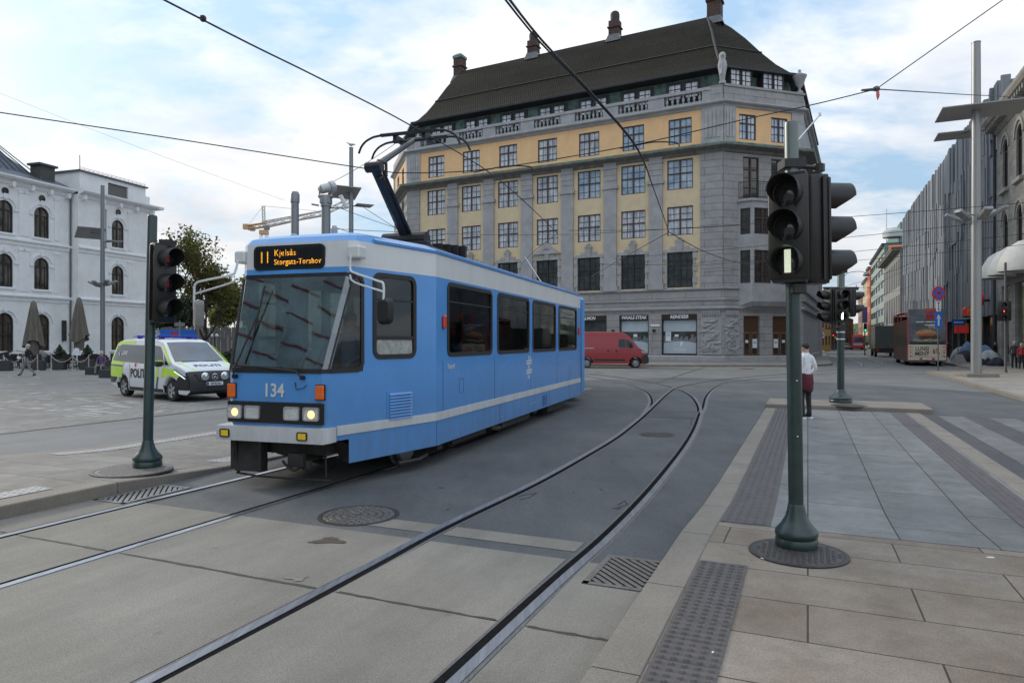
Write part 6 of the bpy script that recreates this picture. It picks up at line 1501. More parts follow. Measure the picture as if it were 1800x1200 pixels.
bun = pm('bun', (.42, .25, .12), .5, 0, .3, 6); pat = pm('patty', (.07, .035, .022), .6, 0, .4, 9); lett = pm('lettuce', (.12, .17, .08), .6, 0, .5, 8, col2=(.4, .42, .32)); tom = pm('tomato', (.45, .11, .05), .5, 0, .3, 8)
def blob(nm, x0, x1, z0, z1, mt, wob=.05, seed=1, dome=False):
    random.seed(seed); n_ = 16; q = MB(); top = []; bot = []
    for k in range(n_ + 1):
        t = k / n_; x = x0 + (x1 - x0) * t; zt_ = z0 + (z1 - z0) * (math.sin(math.pi * min(.97, max(.03, t))) ** .5 if dome else 1) + random.uniform(-wob, wob); top.append((x, -.068, zt_)); bot.append((x, -.068, z0 + random.uniform(-wob, wob) * .6))
    q.loft([bot, [(p[0], -.072, p[2]) for p in bot], [(p[0], -.072, p[2]) for p in top], top], closed=False); q.build(nm, mt, up_)
blob('printed_bun', -.75, .62, 2.45, 2.80, bun, .012, 2, True); blob('printed_tomato', -.72, .45, 2.28, 2.47, tom, .02, 3); blob('printed_patty', -.5, .85, 2.05, 2.30, pat, .03, 4); blob('printed_lettuce', -.95, .75, 1.85, 2.08, lett, .06, 5); blob('printed_plate', -1.15, 1.15, 1.66, 1.86, pm('slate_board', (.02, .02, .022), .4), .02, 6); blob('printed_fries', .05, 1.0, 2.85, 3.2, pm('printed_food', (.22, .13, .09), .6, 0, .6, 7, col2=(.45, .38, .3)), .1, 8)
q = MB(); q.box((-.15, -.1, 4.1), (.55, -.05, 4.38), bev=.03); q.build('rear_vent', bred, up_); q = MB(); q.box((-.1, -.075, 3.55), (.55, -.06, 3.95), bev=.01); q.build('advert_badge', red_t, up_)
text_mesh('BURGER', .16, MATS['white_lettering'], 'advert_lettering', up_, TX(.22, 3.72, -.078), .004, sx=.9) if False else None
q = MB()
for x0, x1, z in ((-.72, -.2, 3.32), (-.1, .35, 3.32), (.42, 1.0, 3.32), (-.15, .7, 3.08)): q.box((x0, -.073, z), (x1, -.06, z + .07))
q.build('advert_text_lines', MATS['white_lettering'], up_)

# grey truck, far red bus, far taxis -------------------------------
tc_ = S(7.4, 93); truck = thing('box_truck', 'dark grey box truck ahead of the open-top bus', 'truck', (tc_.x, tc_.y, .004), BA)
q = MB(); q.box((-1.25, 0, 1.0), (1.25, 6.5, 3.75), bev=.03); q.build('cargo_box', pm('truck_grey', (.075, .085, .085), .5, 0, .15, 1.5), truck)
q = MB(); q.box((-1.2, 6.7, .6), (1.2, 8.6, 2.9), bev=.2); q.build('cab', plastic, truck)
q = MB(); q.box((-1.0, .1, .55), (1.0, 8.2, 1.0)); q.box((-1.2, -.05, .5), (1.2, .05, .95)); q.build('chassis', dark_m, truck)
for s in (-1, 1):
    for y in (1.8, 7.6): w_ = wheel(truck, 0, 0, .48, .3, 'hub', 1); w_.location = (s * 1.05, y, 0); w_.rotation_euler = (0, 0, R(90 if s < 0 else -90))
    q = MB(); q.box((s * .95 - .12, -.09, .75), (s * .95 + .12, -.05, .9)); q.build('tail_light', pm('amber_on', (1, .45, .05), .4, emit=(1, .4, .05), estr=2.2) if s > 0 else red_l, truck)
fb = Vector((75.5, 149, 0)); fbus = thing('city_bus', 'small red city bus far down the street', 'bus', (fb.x, fb.y, .004), BA)
q = MB(); q.box((-1.27, 0, .35), (1.27, 12, 3.2), bev=.12); q.build('body', bred, fbus); q = MB(); q.box((-1.05, -.03, 1.7), (1.05, .02, 2.75), bev=.05); q.build('rear_window', car_glass_l, fbus); q = MB(); q.box((-.9, -.04, 1.0), (.9, .02, 1.5)); q.build('rear_panel', pm('panel_grey', (.35, .36, .38), .5), fbus); q = MB(); q.box((-.8, .5, 3.2), (.8, 4, 3.5), bev=.1); q.build('roof_unit', orange_l, fbus)
for s in (-1, 1):
    for y in (3, 9): w_ = wheel(fbus, 0, 0, .48, .3, 'hub', 1); w_.location = (s * 1.1, y, 0); w_.rotation_euler = (0, 0, R(90 if s < 0 else -90))
def far_car(n, s, mat, label, ang=0):
    c = Vector((n, s, 0)); t = thing('parked_car', label, 'car', (c.x, c.y, .004), BA + ang)
    q = MB(); pr_ = [(-2.1, .35), (-2.15, .75), (-1.95, .95), (-1.55, 1.02), (-1.1, 1.42), (.5, 1.46), (1.2, 1.02), (2.0, .85), (2.15, .5), (2.1, .3)]; q.loft([[(y * k, x, z) for x, z in pr_] for y, k in ((-.86, 1), (-.80, 1.0), (.80, 1), (.86, 1))], caps=True); q.build('body', mat, t, True, 30)
    q = MB(); q.box((-.7, -1.9, 1.0), (.7, -1.2, 1.32)); q.build('rear_window', car_glass, t)
    for s_ in (-1, 1):
        q = MB(); q.box((s_ * .87, -1.0, 1.05), (s_ * .875, .8, 1.38)); q.build('side_window', car_glass, t); q = MB(); q.box((s_ * .7 - .15, -2.17, .7), (s_ * .7 + .15, -2.1, .88)); q.build('tail_light', red_l, t)
        for x in (-1.3, 1.35): w_ = wheel(t, 0, 0, .31, .2, 'hub', 1); w_.location = (s_ * .78, x, 0); w_.rotation_euler = (0, 0, R(90 if s_ < 0 else -90))
far_car(87, 176, pm('taxi_green', (.05, .35, .28), .3, coat=.5), 'tiny green car far down the street left of the red bus'); far_car(82.5, 170, pm('car_silver', (.5, .5, .5), .3, coat=.5), 'tiny pale car with red tail lights far down the street', R(15))
# ------------------------------------------------------------------ traffic lights
pole_g = pm('dark_green_paint', (.018, .038, .036), .38, .1, .25, 6, coat=.3, bump=.08, bscale=25); pole_up = pm('brushed_green_steel', (.15, .175, .165), .4, .6, .15, 4, streak=(20, 20, .4))
sig_b = pm('signal_black', (.016, .015, .014), .42, 0, .3, 8); sig_in = pm('visor_inside', (.008, .008, .008), .8); lens_d = pm('dark_lens', (.03, .032, .034), .12, 0, .5, 9, coat=.8)
sig_w = pm('white_bar_lit', (.4, .45, .36), .4, 0, .3, 60, emit=(.9, 1, .74), estr=.42); sig_r = pm('red_glow', (.22, .01, .02), .4, emit=(1, .05, .08), estr=.03); sig_gn = pm('green_lit', (.05, .9, .6), .4, emit=(.05, 1, .6), estr=1.3); sig_am = pm('amber_lit', (1, .5, .05), .4, emit=(1, .42, .02), estr=1.6); sig_rb = pm('red_lit', (1, .05, .05), .4, emit=(1, .04, .04), estr=1.6)
def signal_head(parent, loc, ang, h=.93, lit=None, n=3, w=.30, back=True, glow=None):
    """three-lens head; local -y is the way it faces"""
    M = Matrix.Translation(loc) @ Matrix.Rotation(ang, 4, 'Z'); p = MB(); p.xf = M; st_ = h / n
    sec = [(-w/2, .0), (w/2, .0), (w/2, .10)] + [(w/2 * math.cos(R(a)), .10 + .12 * math.sin(R(a))) for a in (20, 45, 70, 90, 110, 135, 160)] + [(-w/2, .10)]
    p.loft([[(x * k, y * k, z) for x, y in sec] for z, k in ((-h/2 - .03, .9), (-h/2, 1), (h/2, 1), (h/2 + .03, .9))], caps=True)
    p.box((-w/2 - .015, -.015, -h/2 + .0), (w/2 + .015, .012, h/2), bev=.008); p.box((-w/2 - .03, .055, -h/2), (w/2 + .03, .07, h/2))
    hd_ = p.build('signal_head', sig_b, parent, True, 40)
    for k in range(n):
        z = h/2 - st_ * (k + .5); r = min(.128, st_ * .43); v = MB(); v.xf = M; seg = 20; L0, L1, L2 = [], [], []; I1, I0 = [], []
        for q in range(seg + 1):
            a = R(-62 + 304 * q / seg); c, s_ = math.cos(a), math.sin(a); d = .24 - .15 * max(0, min(1, (-.05 - s_) / .8))
            L0.append((r * c, -.012, z + r * s_)); L1.append((r * c * 1.0, -.012 - d, z + r * s_)); I1.append((r * .95 * c, -.012 - d, z + r * .95 * s_)); I0.append((r * .95 * c, -.013, z + r * .95 * s_))
        v.loft([L0, L1, I1, I0], 0, closed=False); v.build('visor', sig_b, hd_, True, 40)
        v = MB(); v.xf = M; v.lathe([(r * .92, -.014), (r * .6, -.034), (0, -.045)], (0, 0, z), 20, axis='Y', caps=False); ln = v.build('lens', lens_d, hd_, True, 60)
        if lit and k in lit:
            sh, mt = lit[k]; v = MB(); v.xf = M
            if sh == 'bar': v.box((-.026, -.056, z - r * .78), (.026, -.046, z + r * .78), bev=.004)
            elif sh == 'disc': v.lathe([(r * .9, -.02), (r * .6, -.04), (0, -.05)], (0, 0, z), 18, axis='Y')
            elif sh == 'glow': v.box((-.03, -.05, z - .05), (.03, -.046, z + .05), bev=.002); 
            v.build('lit_signal', mt, ln)
    return hd_
def tl_pole(name, label, loc, h, r, lean=(0, 0), base_r=.17, group=None, upper=None):
    t = thing(name, label, 'traffic light', loc, 0, group); t.rotation_euler = (R(lean[1]), R(lean[0]), 0)
    p = MB()
    if upper: p.lathe([(r * .98, 0), (r * .98, upper)], seg=20); p2 = MB(); p2.lathe([(r * .92, upper - .02), (r * .92, h - .03), (r * .86, h), (0, h)], seg=20); p2.build('pole_top', pole_up, t, True)
    else: p.lathe([(r, 0), (r * .96, h - .02), (r * .85, h), (0, h)], seg=20)
    p.build('pole', pole_g, t, True)
    b = base_r; p = MB(); p.lathe([(b * .98, 0), (b, .02), (b, .07), (b * .95, .085), (b * .99, .10), (b * 1.02, .125), (b * .97, .15), (b * .72, .20), (b * .52, .26), (b * .42, .32), (r * 1.08, .36), (r * 1.0, .37)], seg=24, caps=False); p.build('pole_base', pole_g, t, True, 50)
    return t
t1 = tl_pole('traffic_light', 'tall dark green traffic light with white bar lit, nearest on the right pavement', (2.43, 5.83, .118), 3.62, .062, (-.75, 0), .172, upper=2.5)
signal_head(t1, (-.075, -.10, 2.71), R(-33), .86, {2: ('bar', sig_w)}, w=.29)
signal_head(t1, (.29, .10, 2.71), R(97), .87, None, w=.25)
p = MB()
for z in (2.275, 3.255): p.tube([(.0, .02, z), (.27, .10, z)], .022, 6); p.cyl((.28, .105, z - .03), .05, .06, 10)
p.box((-.07, -.07, 2.245), (.09, .07, 2.305)); p.box((-.04, -.1, 2.155), (.08, .0, 2.245), bev=.01); p.box((-.09, -.08, 3.225), (.09, .08, 3.295)); p.build('bracket', sig_b, t1)
p = MB(); p.tube([(.05, 0, 3.46), (.27, .05, 3.70)], .007, 5); p.lathe([(.012, 0), (.012, .025)], (.27, .05, 3.69), 6); p.build('whip_antenna', alu, t1)
p = MB()
for z in (1.42, .95, 2.325): p.ball((-.005, -.064, z), .008, 6, 4)
p.build('bolt', alu, t1)
t2 = tl_pole('traffic_light', 'dark traffic light with dim red lenses on the left platform', (-5.01, 9.38, .149), 3.45, .066, (1.15, 0), .185)
signal_head(t2, (.22, -.06, 2.52), R(60), 1.02, {0: ('glow', sig_r), 1: ('glow', sig_r)}, w=.30)
p = MB()
for z in (2.02, 3.05): p.tube([(.0, .0, z), (.2, -.02, z)], .028, 6)
p.box((.12, -.05, 3.03), (.28, .1, 3.12)); p.build('bracket', sig_b, t2)
t3 = tl_pole('traffic_light', 'traffic light with three heads and a sign reading 40 on the far refuge', (9.39, 19.5, .133), 4.0, .10, (0, 0), .30, upper=2.55)
signal_head(t3, (-.06, -.17, 2.76), 0, .9, {2: ('bar', pm('white_bar_bright', (1, 1, .9), .4, emit=(1, 1, .82), estr=2.2))}, w=.36)
signal_head(t3, (-.40, -.02, 2.74), R(-80), .95, None, w=.34); signal_head(t3, (.36, -.02, 2.84), R(82), .74, None, 2, w=.30)
p = MB(); p.box((-.5, -.04, 3.24), (.5, .04, 3.29)); p.box((-.45, -.03, 2.08), (.2, .03, 2.13)); p.box((-.1, -.1, 2.05), (.1, .1, 2.2)); p.build('bracket', sig_b, t3)
p = MB(); p.box((-.22, -.16, 3.68), (.12, -.08, 4.02), bev=.01); bd = p.build('number_sign', sig_b, t3); text_mesh('40', .22, pm('sign_white_lit', (.85, .87, .9), .5), 'sign_lettering', bd, frame_mat((-.08, -.163, 3.76), (1, 0, 0), (0, 0, 1)), .004, bold=.006)
for x, z in ((-.04, 3.96), (.08, 3.88)): p = MB(); p.lathe([(.05, 0), (.04, -.02), (0, -.03)], (x, -.162, z), 12, axis='Y'); p.build('amber_lamp', sig_am, bd)
p = MB(); p.box((-.02, -.115, 3.2), (.06, -.08, 3.68)); p.build('sign_arm', pole_up, t3)
for z in (1.78, 1.98): p = MB(); p.lathe([(.112, 0), (.118, .01), (.118, .03), (.112, .04)], (0, 0, z), 16, caps=False); p.build('pole_band', alu, t3)
def small_light(label, pos, h, lit, ang=0, r=.06, w=.3, hh=.9, n=3):
    t = thing('traffic_light', label, 'traffic light', pos); p = MB(); p.lathe([(r * 1.6, 0), (r * 1.6, .15), (r, .2), (r, h)], seg=10); p.build('pole', pole_g, t, True); signal_head(t, (0, -.15, h - hh * .55), ang, hh, lit, n, w); return t
small_light('far traffic light showing green under the dark red awning', Vector((44.0, 100, .14)), 3.0, {2: ('disc', sig_gn)}, R(-15)); small_light('far traffic light showing red near the yellow bar', Vector((61.1, 130, .14)), 3.4, {1: ('disc', sig_rb)}, R(-20)); small_light('far traffic light showing green left of the grey truck', Vector((49.1, 95, .004)), 4.4, {2: ('disc', sig_gn)}, R(-20), .08, .4, 1.1)
tp = thing('traffic_light', 'black boxed traffic light with a red glow before the right-hand shop doors', 'traffic light', (27.9, 38.6, .124)); p = MB(); p.lathe([(.12, 0), (.09, .1), (.065, .2), (.065, 6.2)], seg=10); p.build('pole', pm('grey_pole', (.10, .105, .11), .5, .3), tp, True)
hd_ = signal_head(tp, (-.22, -.2, 3.45), R(-30), 1.05, {1: ('glow', sig_rb)}, 3, .62)

# ------------------------------------------------------------------ tall reflector masts
mast_m = pm('mast_steel', (.28, .285, .28), .42, .55, .12, 2, streak=(8, 8, .3)); mast_d = pm('mast_grey', (.22, .235, .25), .45, .5, .12, 2, streak=(8, 8, .3)); refl = pm('mirror_panel', (.30, .297, .29), .5, .3, .2, 30); flood = pm('floodlight', (.24, .245, .25), .4, .5, .3, 12)
def mast(label, pos, h, r, zp, plate_, small, zc, mat, base=True, cat='lamp mast', refl=refl):
    t = thing('lamp_mast', label, cat, pos, 0, 'tall reflector lamp masts'); p = MB(); p.lathe([(r, 0), (r * .96, h * .45), (r * .8, h - .05), (r * .86, h - .04), (r * .86, h), (0, h)], seg=20); p.build('pole', mat, t, True)
    if base: p = MB(); p.box((-.8, -.55, -.1), (.8, .55, .18), bev=.04); p.build('plinth', kerb_m, t)
    for nm, (lx, ly, dx, dy, dz, yaw, roll, pit) in (('reflector', plate_), ('reflector', small)):
        p = MB(); p.xf = Matrix.Translation((dx, dy, zp + dz)) @ Matrix.Rotation(yaw, 4, 'Z') @ Matrix.Rotation(roll, 4, 'Y') @ Matrix.Rotation(pit, 4, 'X'); p.box((-lx/2, -ly/2, -.03), (lx/2, ly/2, .03), bev=.01); rf_ = p.build(nm, refl, t)
        p = MB(); p.tube([(0, 0, zp + dz - .1), (dx, dy, zp + dz - .02)], .05, 6); p.build('arm', mat, rf_)
    for k in range(6):
        a = R(20 + 60 * k) if k < 6 else 0; c, s_ = math.cos(a), math.sin(a); p = MB(); p.xf = Matrix.Translation((c * .85 * r / .22, s_ * .85 * r / .22, zc + .12 * (1 if c > 0 else -.2))) @ Matrix.Rotation(a, 4, 'Z') @ Matrix.Rotation(R(-28), 4, 'Y'); p.box((-.45, -.2, -.1), (.42, .2, .08), bev=.04); f = p.build('floodlight', flood, t, True); p = MB(); p.tube([(0, 0, zc), (c * .8, s_ * .8, zc + .05)], .04, 5); p.build('arm', mat, f)
    return t
mast('tall steel lamp mast with big reflector plate on the right pavement', (23.05, 33.9, .12), 16.6, .235, 13.25, (3.7, 2.5, .35, 0.1, 0, A_S, 0, 0), (2.0, 1.5, -.1, 1.2, -.9, A_S, 0, 0), 8.0, mast_m)
mast('grey lamp mast with reflector plate in front of the white station building', (-38.8, 64.7, .02), 16.6, .21, 11.9, (2.3, 2.3, -1.3, .2, .25, R(40), R(0), R(-20)), (1.3, 1.3, 1.0, .2, -.55, R(40), 0, 0), 7.3, mast_d, False)
mast('grey lamp mast with a gull on top behind the tram', (-12.26, 52, .02), 16.6, .20, 12.8, (2.2, 2.0, -.5, -.2, .35, R(28), 0, R(-16)), (1.3, 1.2, .9, .3, -.55, R(28), 0, 0), 7.3, mast_d, False)
g = MB(); g.xf = Matrix.Translation((-12.26, 52, 16.62)); g.loft([[(x + .0, r_ * math.cos(R(a)), .22 + dz + r_ * 1.0 * math.sin(R(a))) for a in range(0, 360, 45)] for x, r_, dz in ((-.32, .02, .16), (-.26, .055, .15), (-.2, .05, .1), (-.12, .10, .02), (.02, .11, 0), (.16, .08, .01), (.3, .03, .02), (.38, .01, .02))], caps=True)
g.tube([(0, .03, .15), (0, .03, .0)], .012, 4); g.tube([(0, -.03, .15), (0, -.03, .0)], .012, 4); g.tube([(-.31, 0, .38), (-.40, 0, .36)], [.02, .006], 5); o = g.build('gull', pm('gull_grey', (.45, .46, .48), .8, 0, .25, 8), None, True, 60); tag(o, 'white and grey gull perched on the mast behind the tram', 'bird')
def catenary_pole(label, px, py, top, r, cap=False):
    Y = 28.6; x = (px - 900) / 1200 * Y; h = H + (600 - top) / 1200 * Y; t = thing('catenary_pole', label, 'pole', (x, Y, .016)); p = MB(); p.lathe([(r * 1.3, 0), (r * 1.3, .4), (r, .45), (r * .93, h - .4)], seg=16); p.build('pole', mast_d, t, True)
    p = MB(); p.lathe([(r * 1.1, h - .45), (r * 1.1, h - .1), (r * .8, h), (0, h)], seg=16); p.build('pole_cap', mast_d, t, True); return t, h
cp1, _ = catenary_pole('plain grey pole rising behind the front of the tram', 518.5, 0, 338, .17)
cp2, h2 = catenary_pole('grey pole with a spotlight on top behind the tram roof', 573, 0, 345, .2)
p = MB(); p.box((-.22, -.2, h2 - .35), (.22, .2, h2 - .1), bev=.03); p.tube([(-.28, 0, h2 + .15), (-.24, 0, h2 - .1), (.24, 0, h2 - .1), (.28, 0, h2 + .15)], .03, 6); p.box((-.3, -.16, h2 - .1), (.3, .1, h2 + .02), bev=.03); br_ = p.build('bracket', mast_d, cp2)
p = MB(); p.xf = Matrix.Translation((0, 0, h2 + .32)) @ Matrix.Rotation(R(40), 4, 'Z') @ Matrix.Rotation(R(-20), 4, 'Y'); p.lathe([(.14, -.3), (.19, -.26), (.2, .15), (.25, .17), (.25, .38), (.2, .38), (.19, .3), (0, .3)], (0, 0, 0), 16, axis='X'); p.build('spotlight', pm('spot_grey', (.42, .43, .44), .4, .5), br_, True, 40)
p = MB(); p.xf = Matrix.Translation((.75, 0, h2 - .25)) @ Matrix.Rotation(R(-28), 4, 'Y'); p.box((-.08, -.08, -.3), (.08, .08, .3), bev=.03); p.build('camera', pm('cam_white', (.6, .6, .6), .4), br_); p = MB(); p.tube([(0, 0, h2 - .5), (.85, 0, h2 - .52)], .03, 5); p.tube([(-.3, 0, h2 - .4), (-.6, 0, h2 - .35)], .04, 5); p.build('arm', mast_d, br_)

# ------------------------------------------------------------------ signs
def sign_pole(name, label, cat, pos, h, r=.035, mat=None): t = thing(name, label, cat, pos); p = MB(); p.lathe([(r * 2.5, 0), (r * 2.5, .02), (r, .03), (r, h)], seg=8); p.build('pole', mat or MATS['grey_pole'], t); return t
blue_s = pm('sign_blue', (.02, .14, .55), .35, 0, .05, 4); red_s = pm('sign_red', (.50, .03, .05), .35, 0, .05, 4); wh_s = pm('sign_white_face', (.7, .7, .7), .4)
sp_ = G(1649, 651.5, .12); t = sign_pole('road_sign', 'round no-stopping sign over a blue one-way arrow plate by the kerb', 'sign', (sp_.x, sp_.y, .12), 4.75)
p = MB(); p.cyl((0, -.05, 4.63), .40, .03, 28, 0, 'Y'); d = p.build('sign_face', red_s, t, True)
for a in (45, 135): 
    pass
p = MB(); p.cyl((0, -.056, 4.63), .31, .01, 28, 0, 'Y'); p.build('blue_disc', blue_s, d, True)
p = MB()
for a in (45, -45): p.xf = Matrix.Translation((0, -.06, 4.63)) @ Matrix.Rotation(R(a), 4, 'Y'); p.box((-.31, -.003, -.045), (.31, .003 + a * 1e-5, .045))
p.build('red_cross', red_s, d)
p = MB(); p.box((-.13, -.05, 3.55), (.13, -.03, 4.15)); q_ = p.build('plate', wh_s, t); p = MB(); p.tube([(0, -.055, 3.65), (0, -.055, 4.05)], .02, 4); p.box((-.06, -.058, 3.62), (.06, -.052, 3.68)); p.box((-.06, -.058, 4.02), (.06, -.052, 4.08)); p.build('arrow', blk_txt, q_)
p = MB(); p.box((-.23, -.05, 2.55), (.23, -.03, 3.5), bev=.006); q_ = p.build('one_way_plate', blue_s, t); p = MB(); p.box((-.045, -.058, 2.7), (.045, -.05, 3.15)); p.add([(-.13, -.058, 3.1), (.13, -.058, 3.1), (0, -.058, 3.38)], [(0, 1, 2)]); p.build('arrow', wh_s, q_)
sp_ = G(1684, 634, .12); t = sign_pole('street_name_sign', 'small blue street name sign on a thin pole among the bundles', 'sign', (sp_.x, sp_.y, .12), 3.6); p = MB(); p.box((-.55, -.04, 3.2), (.6, -.01, 3.75)); q_ = p.build('name_plate', blue_s, t); p = MB(); p.box((-.4, -.046, 3.42), (.45, -.04, 3.54)); p.build('lettering_line', wh_s, q_)
sp_ = Vector((50.3, 112, .14)); t = sign_pole('road_sign', 'small square no-parking sign far along the left pavement', 'sign', sp_, 4.2, .09); p = MB(); p.box((.1, -.05, 2.3), (.9, -.02, 3.2)); q_ = p.build('sign_face', wh_s, t); p = MB(); p.cyl((.5, -.055, 2.75), .3, .01, 16, 0, 'Y'); p.build('disc', blue_s, q_)
bpos = Vector((60.5, 128, .14)); t = thing('barrier_bar', 'yellow slanting barrier bar far down the street by the red signal', 'barrier', bpos); p = MB(); p.cyl((0, 0, 0), .15, 1.1, 8); p.build('post', MATS['grey_pole'], t); p = MB(); p.tube([(1.6, 0, 1.0), (.0, 0, 2.6)], .11, 4); p.build('bar', pm('barrier_yellow', (.8, .55, .03), .4), t)
# ------------------------------------------------------------------ buildings of the far street
def street_frame(n, s, facing=-1):
    """right-hand side of the street: local x runs toward the camera along the facade, y goes into the building"""
    p = S(n, s); return p
def street_house(name, label, n, s0, s1, h, mat, rows, cols, wmat, fmat, win=(1.2, 1.7), z1=4.5, storey=3.4, base=None, roofmat=None, depth=14, end=None, top=0, cornice=.4):
    """house on the right of the street from s0 (near) to s1 (far); facade faces the street"""
    L_ = s1 - s0; p = S(n, s1); t = thing(name, label, 'building', (p.x, p.y, 0), math.atan2(-DS.y, -DS.x))
    hs = [(L_ * (i + .5) / cols - win[0]/2, L_ * (i + .5) / cols + win[0]/2, z1 + storey * j, z1 + storey * j + win[1]) for i in range(cols) for j in range(rows)]
    g = MB(); wall(g, L_, 0, h, hs, .25); g.build('wall', mat, t)
    g = MB(); g.quad((0, 0, 0), (0, depth, 0), (0, depth, h), (0, 0, h)); g.quad((L_, 0, 0), (L_, 0, h), (L_, depth, h), (L_, depth, 0)); g.quad((0, depth, 0), (L_, depth, 0), (L_, depth, h), (0, depth, h)); g.build('gable_wall', end or mat, t)
    g = MB(); g.box((-.02, -cornice, h - .35), (L_ + .02, .0, h), 0); g.box((-.05, -cornice - .1, h), (L_ + .05, depth, h + .25)); g.build('roof', roofmat or stone_dk, t)
    kit = None
    f = MB(); ringframe(f, win[0], win[1], .02, .07, -.05, .03, 0, 0, win[1]/2, 1); f.box((-.03, -.04, .05), (.03, .02, win[1] - .05)); fo = f.build('window', fmat); q = MB(); q.box((-win[0]/2 + .05, 0, .05), (win[0]/2 - .05, .03, win[1] - .05)); po = q.build('pane', wmat, fo)
    for a, b, c, d in hs: place_win((fo, po), t, Matrix.Identity(4), (a + b) / 2, c, .15)
    g = MB(); g.box((.3, -.05, .4), (L_ - .3, .1, 3.6)); g.build('shopfront', base or p_dark, t); return t
# dark vertical-slat department store
sl = [pm('zinc_slat', (.195, .21, .23), .6, .2, .14, 1.5, streak=(2, 2, .3)), pm('zinc_slat_dark', (.175, .19, .212), .6, .2, .14, 1.5, streak=(2, 2, .3)), pm('zinc_slat_light', (.225, .24, .255), .6, .2, .12, 1.5, streak=(2, 2, .3))]
p = S(12.9, 131); ds = thing('slatted_building', 'long dark grey building clad in uneven vertical metal slats on the right of the street', 'building', (p.x, p.y, 0), math.atan2(-DS.y, -DS.x))
g = MB(); g.box((0, .3, 4.0), (68.8, 20, 21.6)); g.build('wall', sl[1], ds); random.seed(21)
for band_ in range(4):
    g = MB(); x = 0
    while x < 68.6:
        w_ = random.choice((.35, .45, .6, .8)); x1 = min(68.7, x + w_); z0 = 4.0 + 4.4 * band_ + (0 if band_ == 0 else (random.choice((-.9, -.35, 0, .3, .8)) if x > 34 else random.choice((0, .12)) - .045 * x)); z1_ = 4.0 + 4.4 * (band_ + 1) + (.3 + random.uniform(0, .4) if band_ == 3 else 1.0)
        d_ = random.choice((.02, .06, .1, .16)) + (.1 * (random.random() < .3) if x > 34 else 0); mt = random.choice((0, 0, 1, 1, 2)) if x > 26 else random.choice((0, 1, 1))
        if random.random() < (.02 if x < 26 else .09): x = x1; continue
        g.box((x + .015, -d_ - .04 * band_, z0), (x1 - .015, .3, z1_), mt); x = x1
    g.build('slat_cladding', sl, ds)
g = MB(); g.box((0, .5, 0), (67, 3, 4.0)); gl_ = g.build('shopfront', p_dark, ds)
g = MB(); 
for k in range(18): g.box((3.7 * k, .25, 0), (3.7 * k + .25, .52, 4.0)); g.build('mullion', dark_metal, gl_); g = MB(); g.box((52, 6, 21.6), (67, 18, 25)); g.build('plant_room', dark_metal, ds)
g = MB(); g.lathe([(.5, 0), (.5, .3)], (64.5, -1.0, 5.3), 20, axis='Y'); g.lathe([(.4, -.02), (.4, .0)], (64.5, -1.0, 5.3), 20, axis='Y'); sgn = g.build('hanging_sign', red_s, ds); g = MB(); g.box((64.4, -.6, 5.1), (64.6, 0, 5.3)); g.build('arm', dark_metal, sgn)
# P sign faces the camera: it hangs out from the wall
ps = at(1701, 547, 61); t = thing('hanging_sign', 'round red sign with a letter P beside the tall lamp mast', 'sign', (ps.x, ps.y, 0)); g = MB(); g.xf = Matrix.Translation((0, 0, ps.z)); g.loft([[(x, y, z) for x, z in [(a * 1.0, b) for a, b in rrect(.85, .72, .32, 6)]] for y in (-.1, .1)], caps=True); d = g.build('sign_face', pm('sign_red_lit', (.45, .03, .03), .4, emit=(.6, .05, .03), estr=.12), t); text_mesh('P', .6, pm('sign_gold', (.7, .45, .15), .4), 'sign_lettering', d, frame_mat((.02, -.11, ps.z), (1, 0, 0), (0, 0, 1)), .01, bold=.012); g = MB(); g.box((-.38, -.12, ps.z - .55), (.38, .12, ps.z - .42)); g.tube([(0, .1, ps.z), (1.4, .5, ps.z)], .04, 5); g.build('bracket', dark_metal, t)
ps = at(1690, 577, 66); t = thing('shop_sign', 'small red and yellow shop sign behind the blue street name sign', 'sign', (ps.x, ps.y, 0)); g = MB(); g.box((-.65, -.08, ps.z - .45), (.65, .08, ps.z + .3)); d = g.build('sign_face', MATS['sign_red_lit'], t); g = MB(); g.box((-.65, -.09, ps.z + .3), (.65, .07, ps.z + .5)); g.build('yellow_strip', MATS['barrier_yellow'], d); g = MB(); g.tube([(.6, 0, ps.z), (2.2, 1.2, ps.z)], .04, 5); g.build('bracket', dark_metal, t)
# stone building at the right edge
sb_m = stone_mat('buff_stone', (.30, .29, .265), .9, .45, .012, .6, .14); p = S(12.3, 62.2); sb = thing('stone_building', 'pale stone building with arched windows and white awnings at the right edge', 'building', (p.x, p.y, 0), math.atan2(-DS.y, -DS.x))
g = MB(); ac = [2.5, 6.3, 10.1, 13.9, 17.7]
arch_wall(g, 0, 21, 12.7, 18.2, [(c, 13.0, 1.5, 3.5) for c in ac]); arch_wall(g, 0, 21, 7.2, 12.7, [(c, 8.2, 1.5, 2.9) for c in ac]); wall(g, 21, 0, 7.2, [(a, a + 2.2, .4, 5.9) for a in (1.4, 5.2, 9.0, 12.8, 16.6)], .3); g.quad((0, 0, 0), (0, 8, 0), (0, 8, 18), (0, 0, 18)); g.build('wall', sb_m, sb)
g = MB(); g.loft([[(x, -o_, z) for o_, z in ((0, 17.4), (.15, 17.5), (.25, 17.9), (.8, 18.1), (.95, 18.35), (.95, 18.6), (0, 18.8))] for x in (-.9, 21)], caps=True)
for k in range(34): g.box((-.6 + .62 * k, -.7, 17.75), (-.3 + .62 * k, 0, 18.1))
g.build('cornice', sb_m, sb); g = MB()
